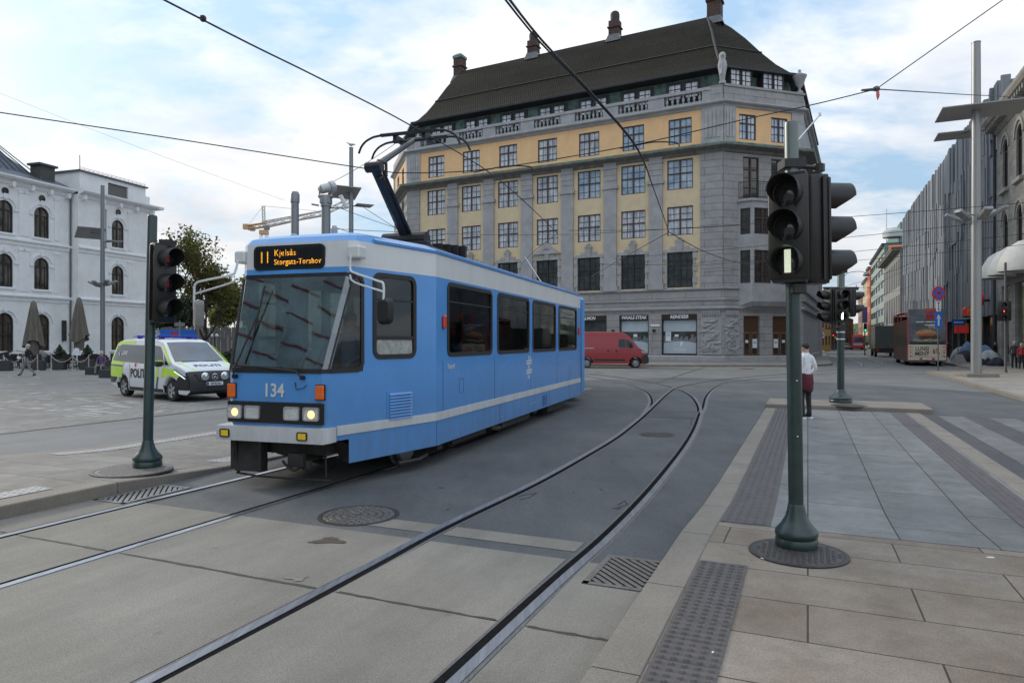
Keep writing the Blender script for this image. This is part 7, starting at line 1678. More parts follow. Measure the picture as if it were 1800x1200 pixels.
for c in ac: arch_mold(g, c, 13.0, 1.5, 3.5, .25); arch_mold(g, c, 8.2, 1.5, 2.9, .2); g.box((c - 1.1, -.25, 12.6), (c + 1.1, 0, 12.85)); g.box((c - 1.1, -.25, 7.85), (c + 1.1, 0, 8.1)); g.build('window_surround', pm('buff_trim', (.33, .32, .29), .85, 0, .15, 3), sb); g = MB()
kD = arch_window(1.5, 3.5, frame_d, p_dark); kE = arch_window(1.5, 2.9, frame_d, p_dark)
for c in ac: place_win(kD, sb, Matrix.Identity(4), c, 13.0, .22); place_win(kE, sb, Matrix.Identity(4), c, 8.2, .22)
for a in (1.4, 5.2, 9.0, 12.8, 16.6): g = MB(); g.box((a, .2, .4), (a + 2.2, .28, 5.9)); g.build('shop_window', p_dark, sb)
awn = pm('white_canvas', (.62, .61, .58), .85, 0, .06, 4)
for c in (4.3, 7.0, 9.7): 
    g = MB(); n_ = 10; g.loft([[(c + 1.4 * math.cos(R(180 - 18 * k)) * m_, -1.9 * math.sin(R(18 * k)) * m_ - .02, z) for k in range(n_ + 1)] for z, m_ in ((6.3, 1), (6.5, 1.02), (7.1, .93), (7.8, .72), (8.2, .42), (8.35, .08))], closed=False); g.build('awning', awn, sb, True, 60)
ps = at(1792, 536, 51.5); g = MB(); t = thing('shop_sign', 'red lit shop sign at the far right edge of the photo', 'sign', (ps.x, ps.y, 0), R(-8)); g.box((-.35, -.1, ps.z - .38), (1.6, .1, ps.z + .38)); d = g.build('sign_face', pm('sign_dark_red', (.22, .02, .02), .5), t); g = MB()
for k in range(6): g.box((-.25 + .28 * k, -.13, ps.z - .2), (-.17 + .28 * k, -.1, ps.z + .22)); g.box((-.25 + .28 * k, -.13, ps.z + (.14 if k % 2 else -.04)), (-.05 + .28 * k, -.1, ps.z + (.22 if k % 2 else .05)))
g.build('red_strokes', pm('sign_strokes', (.7, .06, .04), .4, emit=(1, .08, .05), estr=.4), d); g = MB(); g.box((.1, .1, ps.z - .1), (.3, 1.2, ps.z + .1)); g.build('bracket', dark_metal, t)
g = MB(); g.tube([(-.1, -.15, 0), (-.1, -.15, 18)], .1, 6); g.build('downpipe', dark_metal, sb)
# further down on the right
street_house('classical_building', 'grey classical building with tall window bays beyond the slatted store', 12.4, 131, 162, 17.5, pm('grey_render', (.26, .26, .25), .85, 0, .1, 1), 2, 9, p_dark, frame_d, (1.5, 4.6), 5.2, 6.0, roofmat=stone_dk, cornice=1.2)
grn = pm('green_cladding', (.125, .215, .185), .7, 0, .06, 1.5); th = street_house('green_building', 'green six-storey building with a small orange sign on its gable', 12.6, 164, 204, 22.4, pm('green_band', (.30, .36, .32), .8, 0, .1, 1), 6, 5, p_dark, frame_d, (7.2, 1.5), 4.6, 2.95, end=grn, roofmat=dark_metal)
g = MB(); g.box((40.0, .8, 18.3), (40.25, 7.5, 22.0)); sg_ = g.build('orange_sign', pm('sign_orange', (.75, .20, .06), .5, emit=(.9, .25, .08), estr=.15), th); g = MB()
for y0, w_ in ((1.6, .5), (2.6, .9), (4.0, .9)): g.box((40.25, y0, 19.2), (40.28, y0 + w_, 20.9))
g.build('sign_strokes', wh_s, sg_); g = MB(); g.box((8, 3, 22.6), (39.5, 14, 27.0)); g.build('setback_storey', grn, th); g = MB(); g.lathe([(2.2, 0), (2.2, 1.2), (1.6, 1.9), (0, 2.2)], (38, 2.0, 24), 14); g.build('roof_drum', pm('pale_drum', (.42, .46, .46), .6), th, True); g = MB(); g.tube([(39, .5, 22.5), (39, .5, 30)], .12, 5); g.build('flagpole', wh_s, th)
street_house('orange_building', 'narrow orange painted building beyond the green one', 12.3, 204, 214, 21.5, pm('orange_render', (.62, .20, .12), .85, 0, .06, 1), 5, 3, p_dark, frame_d, (1.4, 1.8))
street_house('cream_building', 'cream building with a tall blue sign at the far end of the street', 12.3, 214, 236, 19.5, pm('cream_render', (.55, .46, .31), .85, 0, .06, 1), 5, 6, p_dark, frame_d, (1.4, 1.9))
street_house('brown_building', 'brown brick building that ends the right row of the street', 12.0, 236, 256, 16.5, pm('brown_brick', (.26, .17, .12), .9, 0, .12, 2), 4, 5, p_dark, frame_d, (1.4, 1.9))
bs = S(11.3, 214); t = thing('banner', 'tall narrow blue banner sign on the cream building', 'sign', (bs.x, bs.y, 0), math.atan2(-NS.y, -NS.x)); g = MB(); g.box((-1.0, -.1, 7.0), (.2, .1, 11.5)); d = g.build('sign_face', pm('banner_blue', (.04, .07, .26), .5), t); g = MB(); g.box((-1.2, -.05, 10.9), (.0, .05, 11.0)); g.build('arm', dark_metal, t)
# left side of the street: yellow and ochre houses, awning
def quad_house(name, label, a, b, depth, h, mat, rows, cols, ridge=2.5, roofm=slate):
    """house whose front runs from ground point a to b"""
    a, b = Vector((a[0], a[1], 0)), Vector((b[0], b[1], 0)); d = b - a; t = thing(name, label, 'building', a, math.atan2(d.y, d.x)); L_ = d.length; w_, wh_ = min(1.3, L_ / cols * .5), 1.7
    hs = [(L_ * (i + .5) / cols - w_/2, L_ * (i + .5) / cols + w_/2, 1.2 + j * 3.3, 1.2 + j * 3.3 + wh_) for i in range(cols) for j in range(rows)]
    g = MB(); wall(g, L_, 0, h, hs, .2); g.quad((L_, 0, 0), (L_, depth, 0), (L_, depth, h), (L_, 0, h)); g.quad((0, 0, 0), (0, depth, 0), (0, depth, h), (0, 0, h)); g.add([(0, 0, h), (0, depth, h), (0, depth / 2, h + ridge)], [(0, 1, 2)]); g.add([(L_, 0, h), (L_, depth, h), (L_, depth / 2, h + ridge)], [(0, 1, 2)]); g.build('wall', mat, t)
    g = MB(); g.loft([[(-.3, -.4, h - .1), (L_ + .3, -.4, h - .1)], [(-.3, depth / 2, h + ridge + .1), (L_ + .3, depth / 2, h + ridge + .1)], [(-.3, depth + .4, h - .1), (L_ + .3, depth + .4, h - .1)]], closed=False); g.build('roof', roofm, t)
    fo = None
    for x0, x1, z0, z1_ in hs: 
        g = MB(); ringframe(g, w_, wh_, .02, .08, -.03, .03, 0, (x0 + x1) / 2, (z0 + z1_) / 2, 1); f = g.build('window', frame_d, t); g = MB(); g.box((x0, .12, z0), (x1, .18, z1_)); g.build('pane', p_dark, f)
    return t
quad_house('yellow_house', 'pale yellow house just beyond the stone corner building', (43.0, 99.5), (50.5, 113), 14, 9.6, pm('pale_yellow_render', (.42, .37, .19), .9, 0, .1, 1), 3, 4, 3.2)
quad_house('ochre_house', 'ochre house behind the dark street tree', (57.5, 127), (62.6, 134), 12, 10.0, pm('ochre_render', (.45, .27, .09), .9, 0, .1, 1), 2, 3, 3.0)
quad_house('brick_house', 'low dark house beyond the trees on the left of the street', (70, 150), (95, 190), 12, 8, pm('dark_brick', (.10, .075, .06), .9, 0, .2, 2), 2, 8)
aw = S(-1.15, 93); t = thing('shop_awning', 'dark red shop awning beside the stone corner', 'awning', (aw.x, aw.y, 0), math.atan2(DS.y, DS.x)); g = MB(); g.loft([[(x, 0, 4.6), (x, -.8, 4.2), (x, -1.5, 3.4), (x, -1.5, 3.1), (x, 0, 3.1)] for x in (0, 11)], caps=True); g.build('canvas', pm('maroon_canvas', (.055, .012, .016), .9, 0, .2, 4), t)
g = MB(); g.xf = Matrix.Translation(G(1425, 621, .14)); g.lathe([(.35, 0), (.5, .8), (.45, .8), (.4, .6), (0, .6)], seg=12); o = g.build('plant_tub', pm('tub_brown', (.06, .03, .025), .8), None, True); tag(o, 'dark tub standing at the foot of the stone corner', 'planter')

# ------------------------------------------------------------------ overhead wires
wire_m = pm('wire_black', (.018, .018, .02), .5, .3); wire_g = pm('wire_grey', (.09, .095, .10), .5, .3)
def wire(pts, r, label, mat=None, sag=0, grp=None, pre=None):
    P = [at(*p) for p in pts]
    if sag and len(P) == 2: P = [P[0].lerp(P[1], k / 10) - Vector((0, 0, sag * 4 * (k / 10) * (1 - k / 10))) for k in range(11)]
    elif len(P) > 3: P = catmull(P, 4)
    if pre: P = [pre] + P
    g = MB(); g.tube(P, r, 5); o = g.build('overhead_wire', mat or wire_m, None, True, 80); tag(o, label, 'wire', grp); return o
cw = wire([(288, 0, 7.5), (440, 78, 8.6), (570, 142, 9.9), (735, 228, 12.1), (880, 318, 15.9), (980, 410, 23.5)], .012, 'contact wire over the blue tram, running from the top left down to the pantograph', pre=T(-6.5, -12, 5.65))
g = MB(); q = at(357, 33, 7.9); g.box((q.x - .03, q.y - .03, q.z - .03), (q.x + .03, q.y + .03, q.z + .03), bev=.01); g.build('wire_clamp', wire_m, cw)
for i, (dx, dz) in enumerate(((0, 0), (7, 0), (3, -7))): wire([(884 + dx, -6 + dz, 7.3), (950 + dx * .8, 75 + dz * .7, 8.6), (1040 + dx * .5, 168 + dz * .4, 10.5), (1120 + dx * .2, 262 + dz * .2, 13.4), (1150, 335, 17), (1176, 408, 24)], .013, ('leftmost', 'rightmost', 'middle')[i] + ' of the three thick parallel wires falling from the top centre', pre=T(-2.95 + .03 * i, -12, 5.6 + .05 * (i == 2)))
wire([(1176, 408, 24), (1240, 443, 30), (1300, 462, 36), (1335, 462, 42)], .018, 'wire sweeping from the thick wires to the right across the stone corner'); wire([(980, 410, 23.5), (940, 440, 30), (915, 465, 36)], .016, 'short wire end bending back behind the tram roof'); wire([(1176, 408, 24), (1100, 450, 30), (1040, 486, 36)], .016, 'wire dropping left from the fork in front of the yellow facade')
wire([(-20, 195, 12), (300, 243, 12.8), (640, 296, 13.4), (720, 304, 13.5), (860, 297, 13.4), (1100, 258, 13.3), (1300, 212, 13.2), (1430, 184, 13.1), (1540, 157, 13)], .011, 'long span wire crossing the whole photo from the left edge to the junction at right', pre=at(-900, 60, 10))
j = at(1540, 157, 13); t = thing('wire_insulator', 'wire junction with a red and white tag hanging at the upper right', 'insulator', j); g = MB(); g.tube([(-.28, 0, -.02), (.06, 0, .0)], [.02, .035], 6); g.tube([(-.03, 0, .0), (.03, 0, .02)], .05, 6); g.build('fitting', wire_g, t, True); g = MB(); g.tube([(.03, 0, 0), (.03, 0, -.05), (.035, 0, -.12), (.03, 0, -.2)], [.008, .03, .035, .01], 6); g.build('tag', pm('tag_red', (.55, .12, .14), .6), t, True)
wire([(1540, 157, 13), (2250, -343, 10.5)], .010, 'wire rising from the right-hand junction to the top right corner'); wire([(1540, 157, 13), (1706, 167, 20), (1840, 173, 26)], .013, 'wire from the right-hand junction to the big lamp mast')
for a, b, r, lb in (((-10, 160, 40), (500, 352, 44), .007, 'thin faint wire across the sky above the white building'), ((588, 318, 28.5), (735, 222, 26), .012, 'thin slanting wire behind the pantograph'), ((585, 402, 28.5), (1000, 412, 40), .013, 'thin level wire behind the tram roof'), ((585, 398, 28.5), (760, 445, 34), .013, 'drooping wire from the spotlight pole to the yellow building'), ((588, 362, 29), (770, 420, 40), .013, 'thin grey wire below the reflector plate behind the tram'), ((640, 365, 48), (790, 455, 60), .02, 'wire from the gull mast down to the yellow facade'),
    ((1010, 412, 42), (1900, 348, 30), .014, 'long wire rising right across the slatted building, uppermost of a bundle'), ((1000, 405, 44), (1300, 396, 50), .016, 'wire crossing the third row of facade windows'), ((1080, 455, 46), (1900, 372, 32), .014, 'second wire of the bundle crossing the slatted building'), ((1180, 470, 50), (1900, 400, 34), .014, 'third wire of the bundle crossing the slatted building'), ((1240, 478, 54), (1900, 420, 36), .014, 'fourth wire of the bundle crossing the slatted building'), ((1020, 463, 46), (1240, 462, 52), .016, 'wire over the dark first-floor windows'), ((1480, 505, 60), (1620, 455, 56), .014, 'lowest wire spanning the mouth of the street'), ((1490, 520, 90), (1600, 470, 80), .02, 'distant span wire over the street'), ((1490, 535, 110), (1610, 500, 100), .022, 'farthest span wire over the street')):
    wire([a, b], r, lb, wire_g if a[2] > 27 and a[0] < 700 else wire_m, .12)
for i, (x, y, Y) in enumerate(((870, 294, 13.4), (1128, 252, 13.3))):
    wire([(x - 38, y + 9, Y), (x - 12, y + 4, Y), (x + 22, y - 2, Y), (x + 60, y - 1, Y), (x + 66, y + 6, Y)], .014, ('steady arm holding the contact wire in front of the orange storey', 'steady arm holding the thick wires in front of the orange storey')[i])
for i, (x, y, Y) in enumerate(((1500, 482, 70), (1512, 510, 95))): wire([(x - 18, y + 8, Y), (x - 10, y - 2, Y), (x + 12, y - 5, Y), (x + 22, y - 2, Y)], .03, ('curved pull-off wire over the far street, nearer one', 'curved pull-off wire over the far street, farther one')[i])
for i, (x, y, Y) in enumerate(((1523, 484, 90), (1505, 509, 120))):
    q = at(x, y, Y); g = MB(); g.xf = Matrix.Translation(q); g.lathe([(.38, -.1), (.42, .1), (.3, .35), (.08, .5), (.05, .9)], seg=12); o = g.build('hanging_lamp', flood, None, True); tag(o, ('nearer street lamp hung on wires over the far street', 'farther small street lamp hung on wires over the far street')[i], 'lamp')

# ------------------------------------------------------------------ tower crane far behind
cr_y = pm('crane_yellow', (.50, .33, .17), .5, 0, .15, .2); cr_w = pm('crane_white', (.52, .50, .47), .6); cx0 = at(464, 410, 300); tcn = thing('tower_crane', 'distant tower crane with its jib pointing right over the tram', 'crane', (cx0.x, 300, 0)); m_ = 300 / 1200
def lattice(mb, a, b, w, n, r):
    a, b = Vector(a), Vector(b); t = (b - a).normalized(); u = t.cross(Vector((0, 1, 0))).normalized() * w/2; v = Vector((0, 1, 0)) * w/2; c = [u + v, u - v, -u - v, -u + v]
    for q in c: mb.tube([a + q, b + q], r, 4)
    for k in range(n):
        p0, p1 = a.lerp(b, k / n), a.lerp(b, (k + 1) / n)
        for i in range(4): mb.tube([p0 + c[i], p1 + c[(i + 1) % 4]], r * .6, 3)
zc = H + 190 * m_
g = MB(); lattice(g, (0, 0, 0), (0, 0, H + 192 * m_), 2.6, 24, .16); g.build('mast', cr_w, tcn); g = MB(); lattice(g, (-.5, 0, H + 206 * m_), (26, 0, H + 225 * m_), 2.0, 8, .2); g.tube([(0, 0, zc + 2), (22, 0, H + 222 * m_)], .25, 4); g.build('jib_root', cr_w, tcn)
g = MB(); lattice(g, (26, 0, H + 225 * m_), (38, 0, H + 248 * m_), 1.8, 5, .18); lattice(g, (0, 0, H + 203 * m_), (26, 0, H + 226 * m_), 1.8, 10, .14); g.build('jib', cr_w, tcn); g = MB(); lattice(g, (-7.5, 0, H + 200 * m_), (1, 0, H + 205 * m_), 1.6, 4, .3); g.box((-9, -.9, H + 197 * m_), (-6.5, .9, H + 206 * m_)); g.build('counter_jib', cr_y, tcn); g = MB(); g.box((-6, -.6, H + 194 * m_), (-4, .6, H + 202 * m_)); g.build('counterweight', pm('concrete_grey', (.3, .3, .3), .8), tcn); g = MB(); g.box((.2, -1, H + 196 * m_), (2.2, 1, H + 204 * m_)); g.build('cab', sl[1], tcn); g = MB(); g.box((-1.6, -1.6, H + 188 * m_), (1.6, 1.6, H + 195 * m_)); g.build('slewing_ring', cr_y, tcn)
g = MB(); lattice(g, (0, 0, H + 204 * m_), (-.3, 0, H + 238 * m_), 1.0, 6, .14); g.tube([(-.3, 0, H + 238 * m_), (-7, 0, H + 203 * m_)], .1, 3); g.tube([(-.3, 0, H + 238 * m_), (26, 0, H + 228 * m_)], .1, 3); g.build('a_frame', cr_w, tcn)
# ------------------------------------------------------------------ people
skin_m = pm('skin', (.42, .26, .19), .55, 0, .1, 20); hair_d = pm('hair_dark', (.025, .018, .014), .7, 0, .3, 30); hair_g = pm('hair_grey', (.42, .41, .40), .8, 0, .2, 30); eye_m = pm('eye_dark', (.02, .015, .015), .2)
def cloth(name, c): return pm('cloth_' + name, c, .9, 0, .18, 9, bump=.2, bscale=30)
def person(label, pos, rz, top, legs, shoes, hair, pose=None, scale=1.0, group=None, hands=True, long_hair=False):
    """one continuous figure grown by a skin modifier over a posed skeleton; faces local -y"""
    J = dict(pel=(0, 0, .96, .135, .10), bel=(0, -.005, 1.10, .135, .10), che=(0, 0, 1.27, .155, .115), nb=(0, .015, 1.44, .075, .07), nk=(0, .0, 1.52, .058, .06), hd=(0, -.015, 1.63, .088, .098), ht=(0, -.01, 1.70, .075, .085), fc=(0, -.075, 1.585, .045, .045), no=(0, -.118, 1.615, .014, .016))
    for s, n in ((-1, 'l'), (1, 'r')):
        J.update({n+'sh': (s*.17, .01, 1.405, .07, .07), n+'el': (s*.23, .03, 1.13, .048, .048), n+'wr': (s*.245, -.03, .88, .032, .036), n+'pa': (s*.245, -.045, .80, .026, .042), n+'hi': (s*.095, 0, .90, .095, .10), n+'kn': (s*.105, -.02, .50, .066, .07), n+'an': (s*.11, .02, .09, .045, .05), n+'to': (s*.125, -.15, .035, .045, .034), n+'he': (s*.11, .055, .045, .038, .035), n+'er': (s*.088, .0, 1.62, .014, .022)})
        for k in range(4): J[n+'f%d' % k] = (s*(.236 + .004*k), -.075 + .022*k, .715 + .008*abs(k-1.4), .009, .009); J[n+'k%d' % k] = (s*.246, -.078 + .021*k, .765, .011, .011)
        J[n+'t0'] = (s*.235, -.09, .785, .012, .012); J[n+'t1'] = (s*.228, -.108, .75, .010, .010)
    if pose:
        for k, v in pose.items():
            if len(v) == 3: v = tuple(v) + J[k][3:]
            if k[1:] == 'wr' or k[1:] == 'pa':
                pass
            J[k] = v
        for n in 'lr':                                             # move the hand with the wrist
            if n+'wr' in pose:
                base = (.245 if n == 'r' else -.245, -.03, .88); d = [pose[n+'wr'][i] - base[i] for i in range(3)]
                for q in ('pa', 'k0', 'k1', 'k2', 'k3', 'f0', 'f1', 'f2', 'f3', 't0', 't1'):
                    if n+q not in pose: J[n+q] = tuple(J[n+q][i] + d[i] for i in range(3)) + J[n+q][3:]
    E = [('pel', 'bel', 0), ('bel', 'che', 0), ('che', 'nb', 0), ('nb', 'nk', 2), ('nk', 'hd', 2), ('hd', 'ht', 2), ('hd', 'fc', 2), ('fc', 'no', 2)]
    for n in 'lr':
        E += [('nb', n+'sh', 0), (n+'sh', n+'el', 0), (n+'el', n+'wr', 0), (n+'wr', n+'pa', 2), ('pel', n+'hi', 1), (n+'hi', n+'kn', 1), (n+'kn', n+'an', 1), (n+'an', n+'to', 3), (n+'an', n+'he', 3), ('hd', n+'er', 2)]
        if hands: E += [(n+'pa', n+'k%d' % k, 2) for k in range(4)] + [(n+'k%d' % k, n+'f%d' % k, 2) for k in range(4)] + [(n+'pa', n+'t0', 2), (n+'t0', n+'t1', 2)]
    used = []; [used.append(k) for e in E for k in e[:2] if k not in used]; ix = {k: i for i, k in enumerate(used)}
    me = bpy.data.meshes.new('sk'); me.from_pydata([tuple(c * scale for c in J[k][:3]) for k in used], [(ix[a], ix[b]) for a, b, _ in E], [])
    o = bpy.data.objects.new('sk', me); COL.objects.link(o); o.modifiers.new('s', 'SKIN'); sv = me.skin_vertices[0].data
    for k in used: sv[ix[k]].radius = (J[k][3] * scale, J[k][4] * scale); sv[ix[k]].use_root = (k == 'pel')
    o.modifiers.new('d', 'SUBSURF').levels = 1; dg = bpy.context.evaluated_depsgraph_get(); dg.update(); nm = bpy.data.meshes.new_from_object(o.evaluated_get(dg)); bpy.data.objects.remove(o); bpy.data.meshes.remove(me)
    nm.name = 'person'; nm.materials.clear()
    for m in (top, legs, skin_m, shoes): nm.materials.append(m)
    B = [(Vector(J[a][:3]) * scale, Vector(J[b][:3]) * scale, k, (J[a][3] + J[b][3]) / 2 * scale) for a, b, k in E]
    for f in nm.polygons:
        c = f.center; best = 9
        for a, b, k, r in B:
            d = b - a; t = max(0, min(1, (c - a).dot(d) / max(1e-6, d.length_squared))); q = (c - (a + d * t)).length - r * .8
            if q < best: best, bk = q, k
        f.material_index = bk; f.use_smooth = True
    ob = bpy.data.objects.new('person', nm); COL.objects.link(ob); ob.location = pos; ob.rotation_euler = (0, 0, rz); tag(ob, label, 'person', group)
    h = Vector(J['hd'][:3]) * scale; g = MB(); g.ball((h.x, h.y + .022 * scale, h.z + .045 * scale), .104 * scale, 12, 8, 0, (.92, 1.02, .95)); 
    if long_hair: g.ball((h.x, h.y + .05 * scale, h.z - .06 * scale), .09 * scale, 10, 6)
    g.build('hair', hair, ob, True, 80)
    g = MB(); f = Vector(J['fc'][:3]) * scale
    for s in (-1, 1): g.ball((h.x + s * .033 * scale, h.y - .085 * scale, h.z - .004), .011 * scale, 6, 4)
    g.build('eyes', eye_m, ob); g = MB(); g.tube([(f.x - .02 * scale, f.y - .043 * scale, f.z - .01), (f.x + .02 * scale, f.y - .043 * scale, f.z - .01)], .005 * scale, 4); g.build('mouth', pm('lips', (.28, .12, .10), .5), ob)
    return ob
def skirtwrap(parent, mat, pts, name):
    g = MB(); g.loft(pts, caps=False); return g.build(name, mat, parent, True, 80)
shoe_b = cloth('shoes_black', (.02, .02, .022)); white_sh = cloth('shirt_white', (.66, .68, .72)); blk = cloth('black', (.018, .018, .021)); navy = cloth('navy', (.03, .04, .075)); grey_t = cloth('grey', (.17, .165, .16)); redj = cloth('red', (.38, .03, .045)); maroon = cloth('maroon', (.085, .014, .022)); greyj = cloth('dark_grey', (.055, .06, .065)); purple = cloth('purple', (.10, .07, .14))
mp = G(1416, 735, .03)
man = person('man in white shirt and dark red waist jacket behind the near traffic light', (mp.x, mp.y, .027), R(205), white_sh, cloth('trousers_black', (.022, .023, .026)), shoe_b, hair_d, {'rwr': (.28, -.08, 1.02), 'rel': (.26, .09, 1.16), 'lwr': (-.24, -.12, .96), 'lel': (-.26, .06, 1.15), 'ht': (0, -.04, 1.69), 'hd': (0, -.045, 1.62)}, 1.04)
for nm, z0, z1, k in (('waist_jacket', .70, 1.02, 1.0),):
    g = MB(); ls = []
    for z, w_, d_ in ((1.06, .165, .135), (1.0, .185, .15), (.85, .205, .165), (.70, .20, .16), (.66, .19, .15)): ls.append([(w_ * math.cos(a) * (1 + .06 * math.sin(5 * a + z * 6)), d_ * math.sin(a) * (1 + .06 * math.sin(5 * a + z * 9)), z + .03 * math.sin(3 * a)) for a in (2 * math.pi * q / 20 for q in range(20))])
    g.loft(ls, caps=True); g.build(nm, maroon, man, True, 80)
g = MB(); g.loft([[(x, y, .0) for x, y in ((-.16, -.2), (-.06, -.2), (-.06, .09), (-.16, .09))], [(x, y, .03) for x, y in ((-.16, -.2), (-.06, -.2), (-.06, .09), (-.16, .09))]], caps=True); g.xf = Matrix.Translation((.23, 0, 0)); g.loft([[(x, y, .0) for x, y in ((-.16, -.2), (-.06, -.2), (-.06, .09), (-.16, .09))], [(x, y, .03) for x, y in ((-.16, -.2), (-.06, -.2), (-.06, .09), (-.16, .09))]], caps=True); g.build('shoe_soles', white_sh, man)
walk = {'lkn': (-.12, -.22, .55), 'lan': (-.12, -.42, .12), 'lto': (-.12, -.58, .06), 'lhe': (-.12, -.40, .06), 'rkn': (.11, .10, .50), 'ran': (.11, .42, .14), 'rto': (.12, .28, .04), 'rhe': (.11, .47, .10), 'lwr': (-.25, .14, .92), 'lel': (-.26, .12, 1.15), 'rwr': (.2, -.28, 1.05), 'rel': (.25, -.02, 1.14)}
wpz = G(49, 661.5, .02)
wm = person('walking woman in dark jacket and grey trousers on the left of the plaza', (wpz.x, wpz.y, .018), R(-80), blk, grey_t, shoe_b, hair_g, walk, .97)
g = MB(); g.box((.12, -.36, .95), (.34, -.22, 1.07), bev=.01); o = g.build('white_packet', paper, None); o.parent = None; o.matrix_world = Matrix.Translation((wpz.x, wpz.y, .018)) @ Matrix.Rotation(R(-80), 4, 'Z'); tag(o, 'white packet in the walking woman\'s hand', 'packet')
sitp = {}
def sit(dz=.44):
    p = {}
    for s, n in ((-1, 'l'), (1, 'r')):
        p.update({n+'hi': (s*.1, -.02, dz + .09), n+'kn': (s*.14, -.43, dz + .09), n+'an': (s*.15, -.42, .09), n+'to': (s*.17, -.58, .035), n+'he': (s*.15, -.38, .045), n+'el': (s*.24, -.05, dz + .32), n+'wr': (s*.14, -.30, dz + .20), n+'sh': (s*.17, .01, dz + .56), n+'er': (s*.088, -.02, dz + .78)})
    p.update(pel=(0, 0, dz + .12), bel=(0, 0, dz + .26), che=(0, 0, dz + .43), nb=(0, .005, dz + .60), nk=(0, -.01, dz + .68), hd=(0, -.03, dz + .79), ht=(0, -.02, dz + .86), fc=(0, -.09, dz + .745), no=(0, -.133, dz + .775)); return p
sp_ = G(170, 659, .02); person('seated grey-haired man in navy jacket on the dark bench blocks of the plaza', (sp_.x, sp_.y + .45, .018), R(8), purple, grey_t, shoe_b, hair_g, sit(.42), .98)
sp2 = at(186, 630, 41); person('dark-clothed person seated behind the bench blocks', (sp2.x, 40.6, .018), R(-15), blk, blk, shoe_b, hair_d, sit(.44), .95)
q = G(1437, 621.5, .14); person('dark figure walking away on the far pavement by the awning', (q.x, q.y, .14), R(150), blk, navy, shoe_b, hair_d, {k: tuple(v[:3]) for k, v in walk.items() if k[1:] in ('kn', 'an', 'to', 'he')}, 1.0, None, False)
for px, py, lb, tp_, lg, hr, rz, sc in ((1783, 647, 'elderly person in dark grey jacket standing at the right edge by the stone building', greyj, blk, hair_g, -20, 1.0), (1796, 648, 'woman in red jacket standing at the right edge', redj, blk, hair_g, -40, .93), (1749, 640.5, 'person in black standing among the bundles before the dark shop doors', blk, blk, hair_d, 30, 1.0), (1666, 630, 'dark figure beside the rear right corner of the open-top bus', blk, blk, hair_d, 160, 1.02), (1709, 636.5, 'person in blue top half hidden behind the tall lamp mast', cloth('blue', (.10, .16, .30)), blk, hair_d, 60, 1.0), (1524, 612, 'tiny pedestrian at the right pavement beside the far red bus', blk, navy, hair_d, 0, 1.0), (1466, 612.5, 'tiny pedestrian in white under the far red signal', white_sh, blk, hair_d, 0, 1.0)):
    q = G(px, py, .13); person(lb, (q.x, q.y, .125), R(rz), tp_, lg, shoe_b, hr, {'rwr': (.16, -.2, 1.1), 'rel': (.25, .02, 1.13)} if px > 1740 else None, sc, None, False)
dv = Matrix.Translation(TO) @ Matrix.Rotation(TA, 4, 'Z') @ Vector((.38, 1.15, .9)); dp = person('tram driver in pale blue shirt behind the right side of the windscreen', dv, TA, cloth('shirt_blue', (.22, .30, .48)), navy, shoe_b, hair_d, sit(.46), 1.0)
g = MB(); g.box((.12, .95, 1.28), (.64, 1.4, 1.36), bev=.03); g.box((.12, 1.36, 1.36), (.64, 1.44, 2.1), bev=.03); g.box((.3, 1.1, .9), (.46, 1.26, 1.3)); g.build('driver_seat', seat_m, tram)

# ------------------------------------------------------------------ cafe on the plaza
canv = pm('parasol_canvas', (.13, .118, .10), .9, 0, .18, 3, streak=(3, 3, .4), bump=.2)
def parasol(px, py, label, Hh, seed):
    c = G(px, py, .02); random.seed(seed); t = thing('parasol', label, 'parasol', (c.x, c.y, .018), random.uniform(0, 2), 'closed parasols by the station building'); g = MB(); g.lathe([(.4, 0), (.4, .08), (.05, .1), (.04, Hh - .05)], seg=10); g.build('pole', dark_metal, t); g = MB(); ls = []
    for k, (z, r_) in enumerate(((Hh + .02, .05), (Hh - .12, .16), (Hh - .8, .26), (Hh - 1.8, .40), (Hh - 2.6, .52), (Hh - 3.05, .60))):
        ls.append([(r_ * (1 + (.22 if k > 1 else .08) * math.cos(8 * a + .5)) * math.cos(a), r_ * (1 + .22 * math.cos(8 * a + .5) * (k > 1)) * math.sin(a), z - (.28 * math.sin(2 * a + seed) if k == 5 else 0)) for a in (2 * math.pi * q / 48 for q in range(48))])
    g.loft(ls, closed=True); g.build('canopy', canv, t, True, 80); g = MB(); g.lathe([(.32, Hh - 3.9), (.36, Hh - 3.2), (.42, Hh - 2.7)], seg=12, caps=False); g.build('canopy_tails', canv, t, True); return t
parasol(59, 646, 'closed brown parasol nearer the left edge, behind the walking woman', 4.72, 1); parasol(139, 644, 'closed brown parasol nearer the bench, left of the lamp mast', 5.1, 2)
dk_b = pm('planter_dark', (.045, .045, .047), .8, 0, .2, 6, bump=.2); conif = [pm('conifer_a', (.018, .035, .018), .8), pm('conifer_b', (.03, .055, .025), .8)]
def leaves(mb, c, rad, n, size, nm, seed, shape=None):
    random.seed(seed)
    for _ in range(n):
        while True:
            v = Vector((random.uniform(-1, 1), random.uniform(-1, 1), random.uniform(-1, 1)))
            if v.length < 1: break
        p = Vector(c) + Vector((v.x * rad[0], v.y * rad[1], v.z * rad[2])) if not shape else shape(v)
        a = Vector((random.gauss(0, 1), random.gauss(0, 1), random.gauss(0, 1))).normalized(); b = a.orthogonal().normalized(); s_ = size * random.uniform(.6, 1.3); d = a.cross(b)
        mb.add([p - b * s_, p - d * s_ * .45, p + b * s_, p + d * s_ * .45], [(0, 1, 2, 3)], random.randrange(nm))
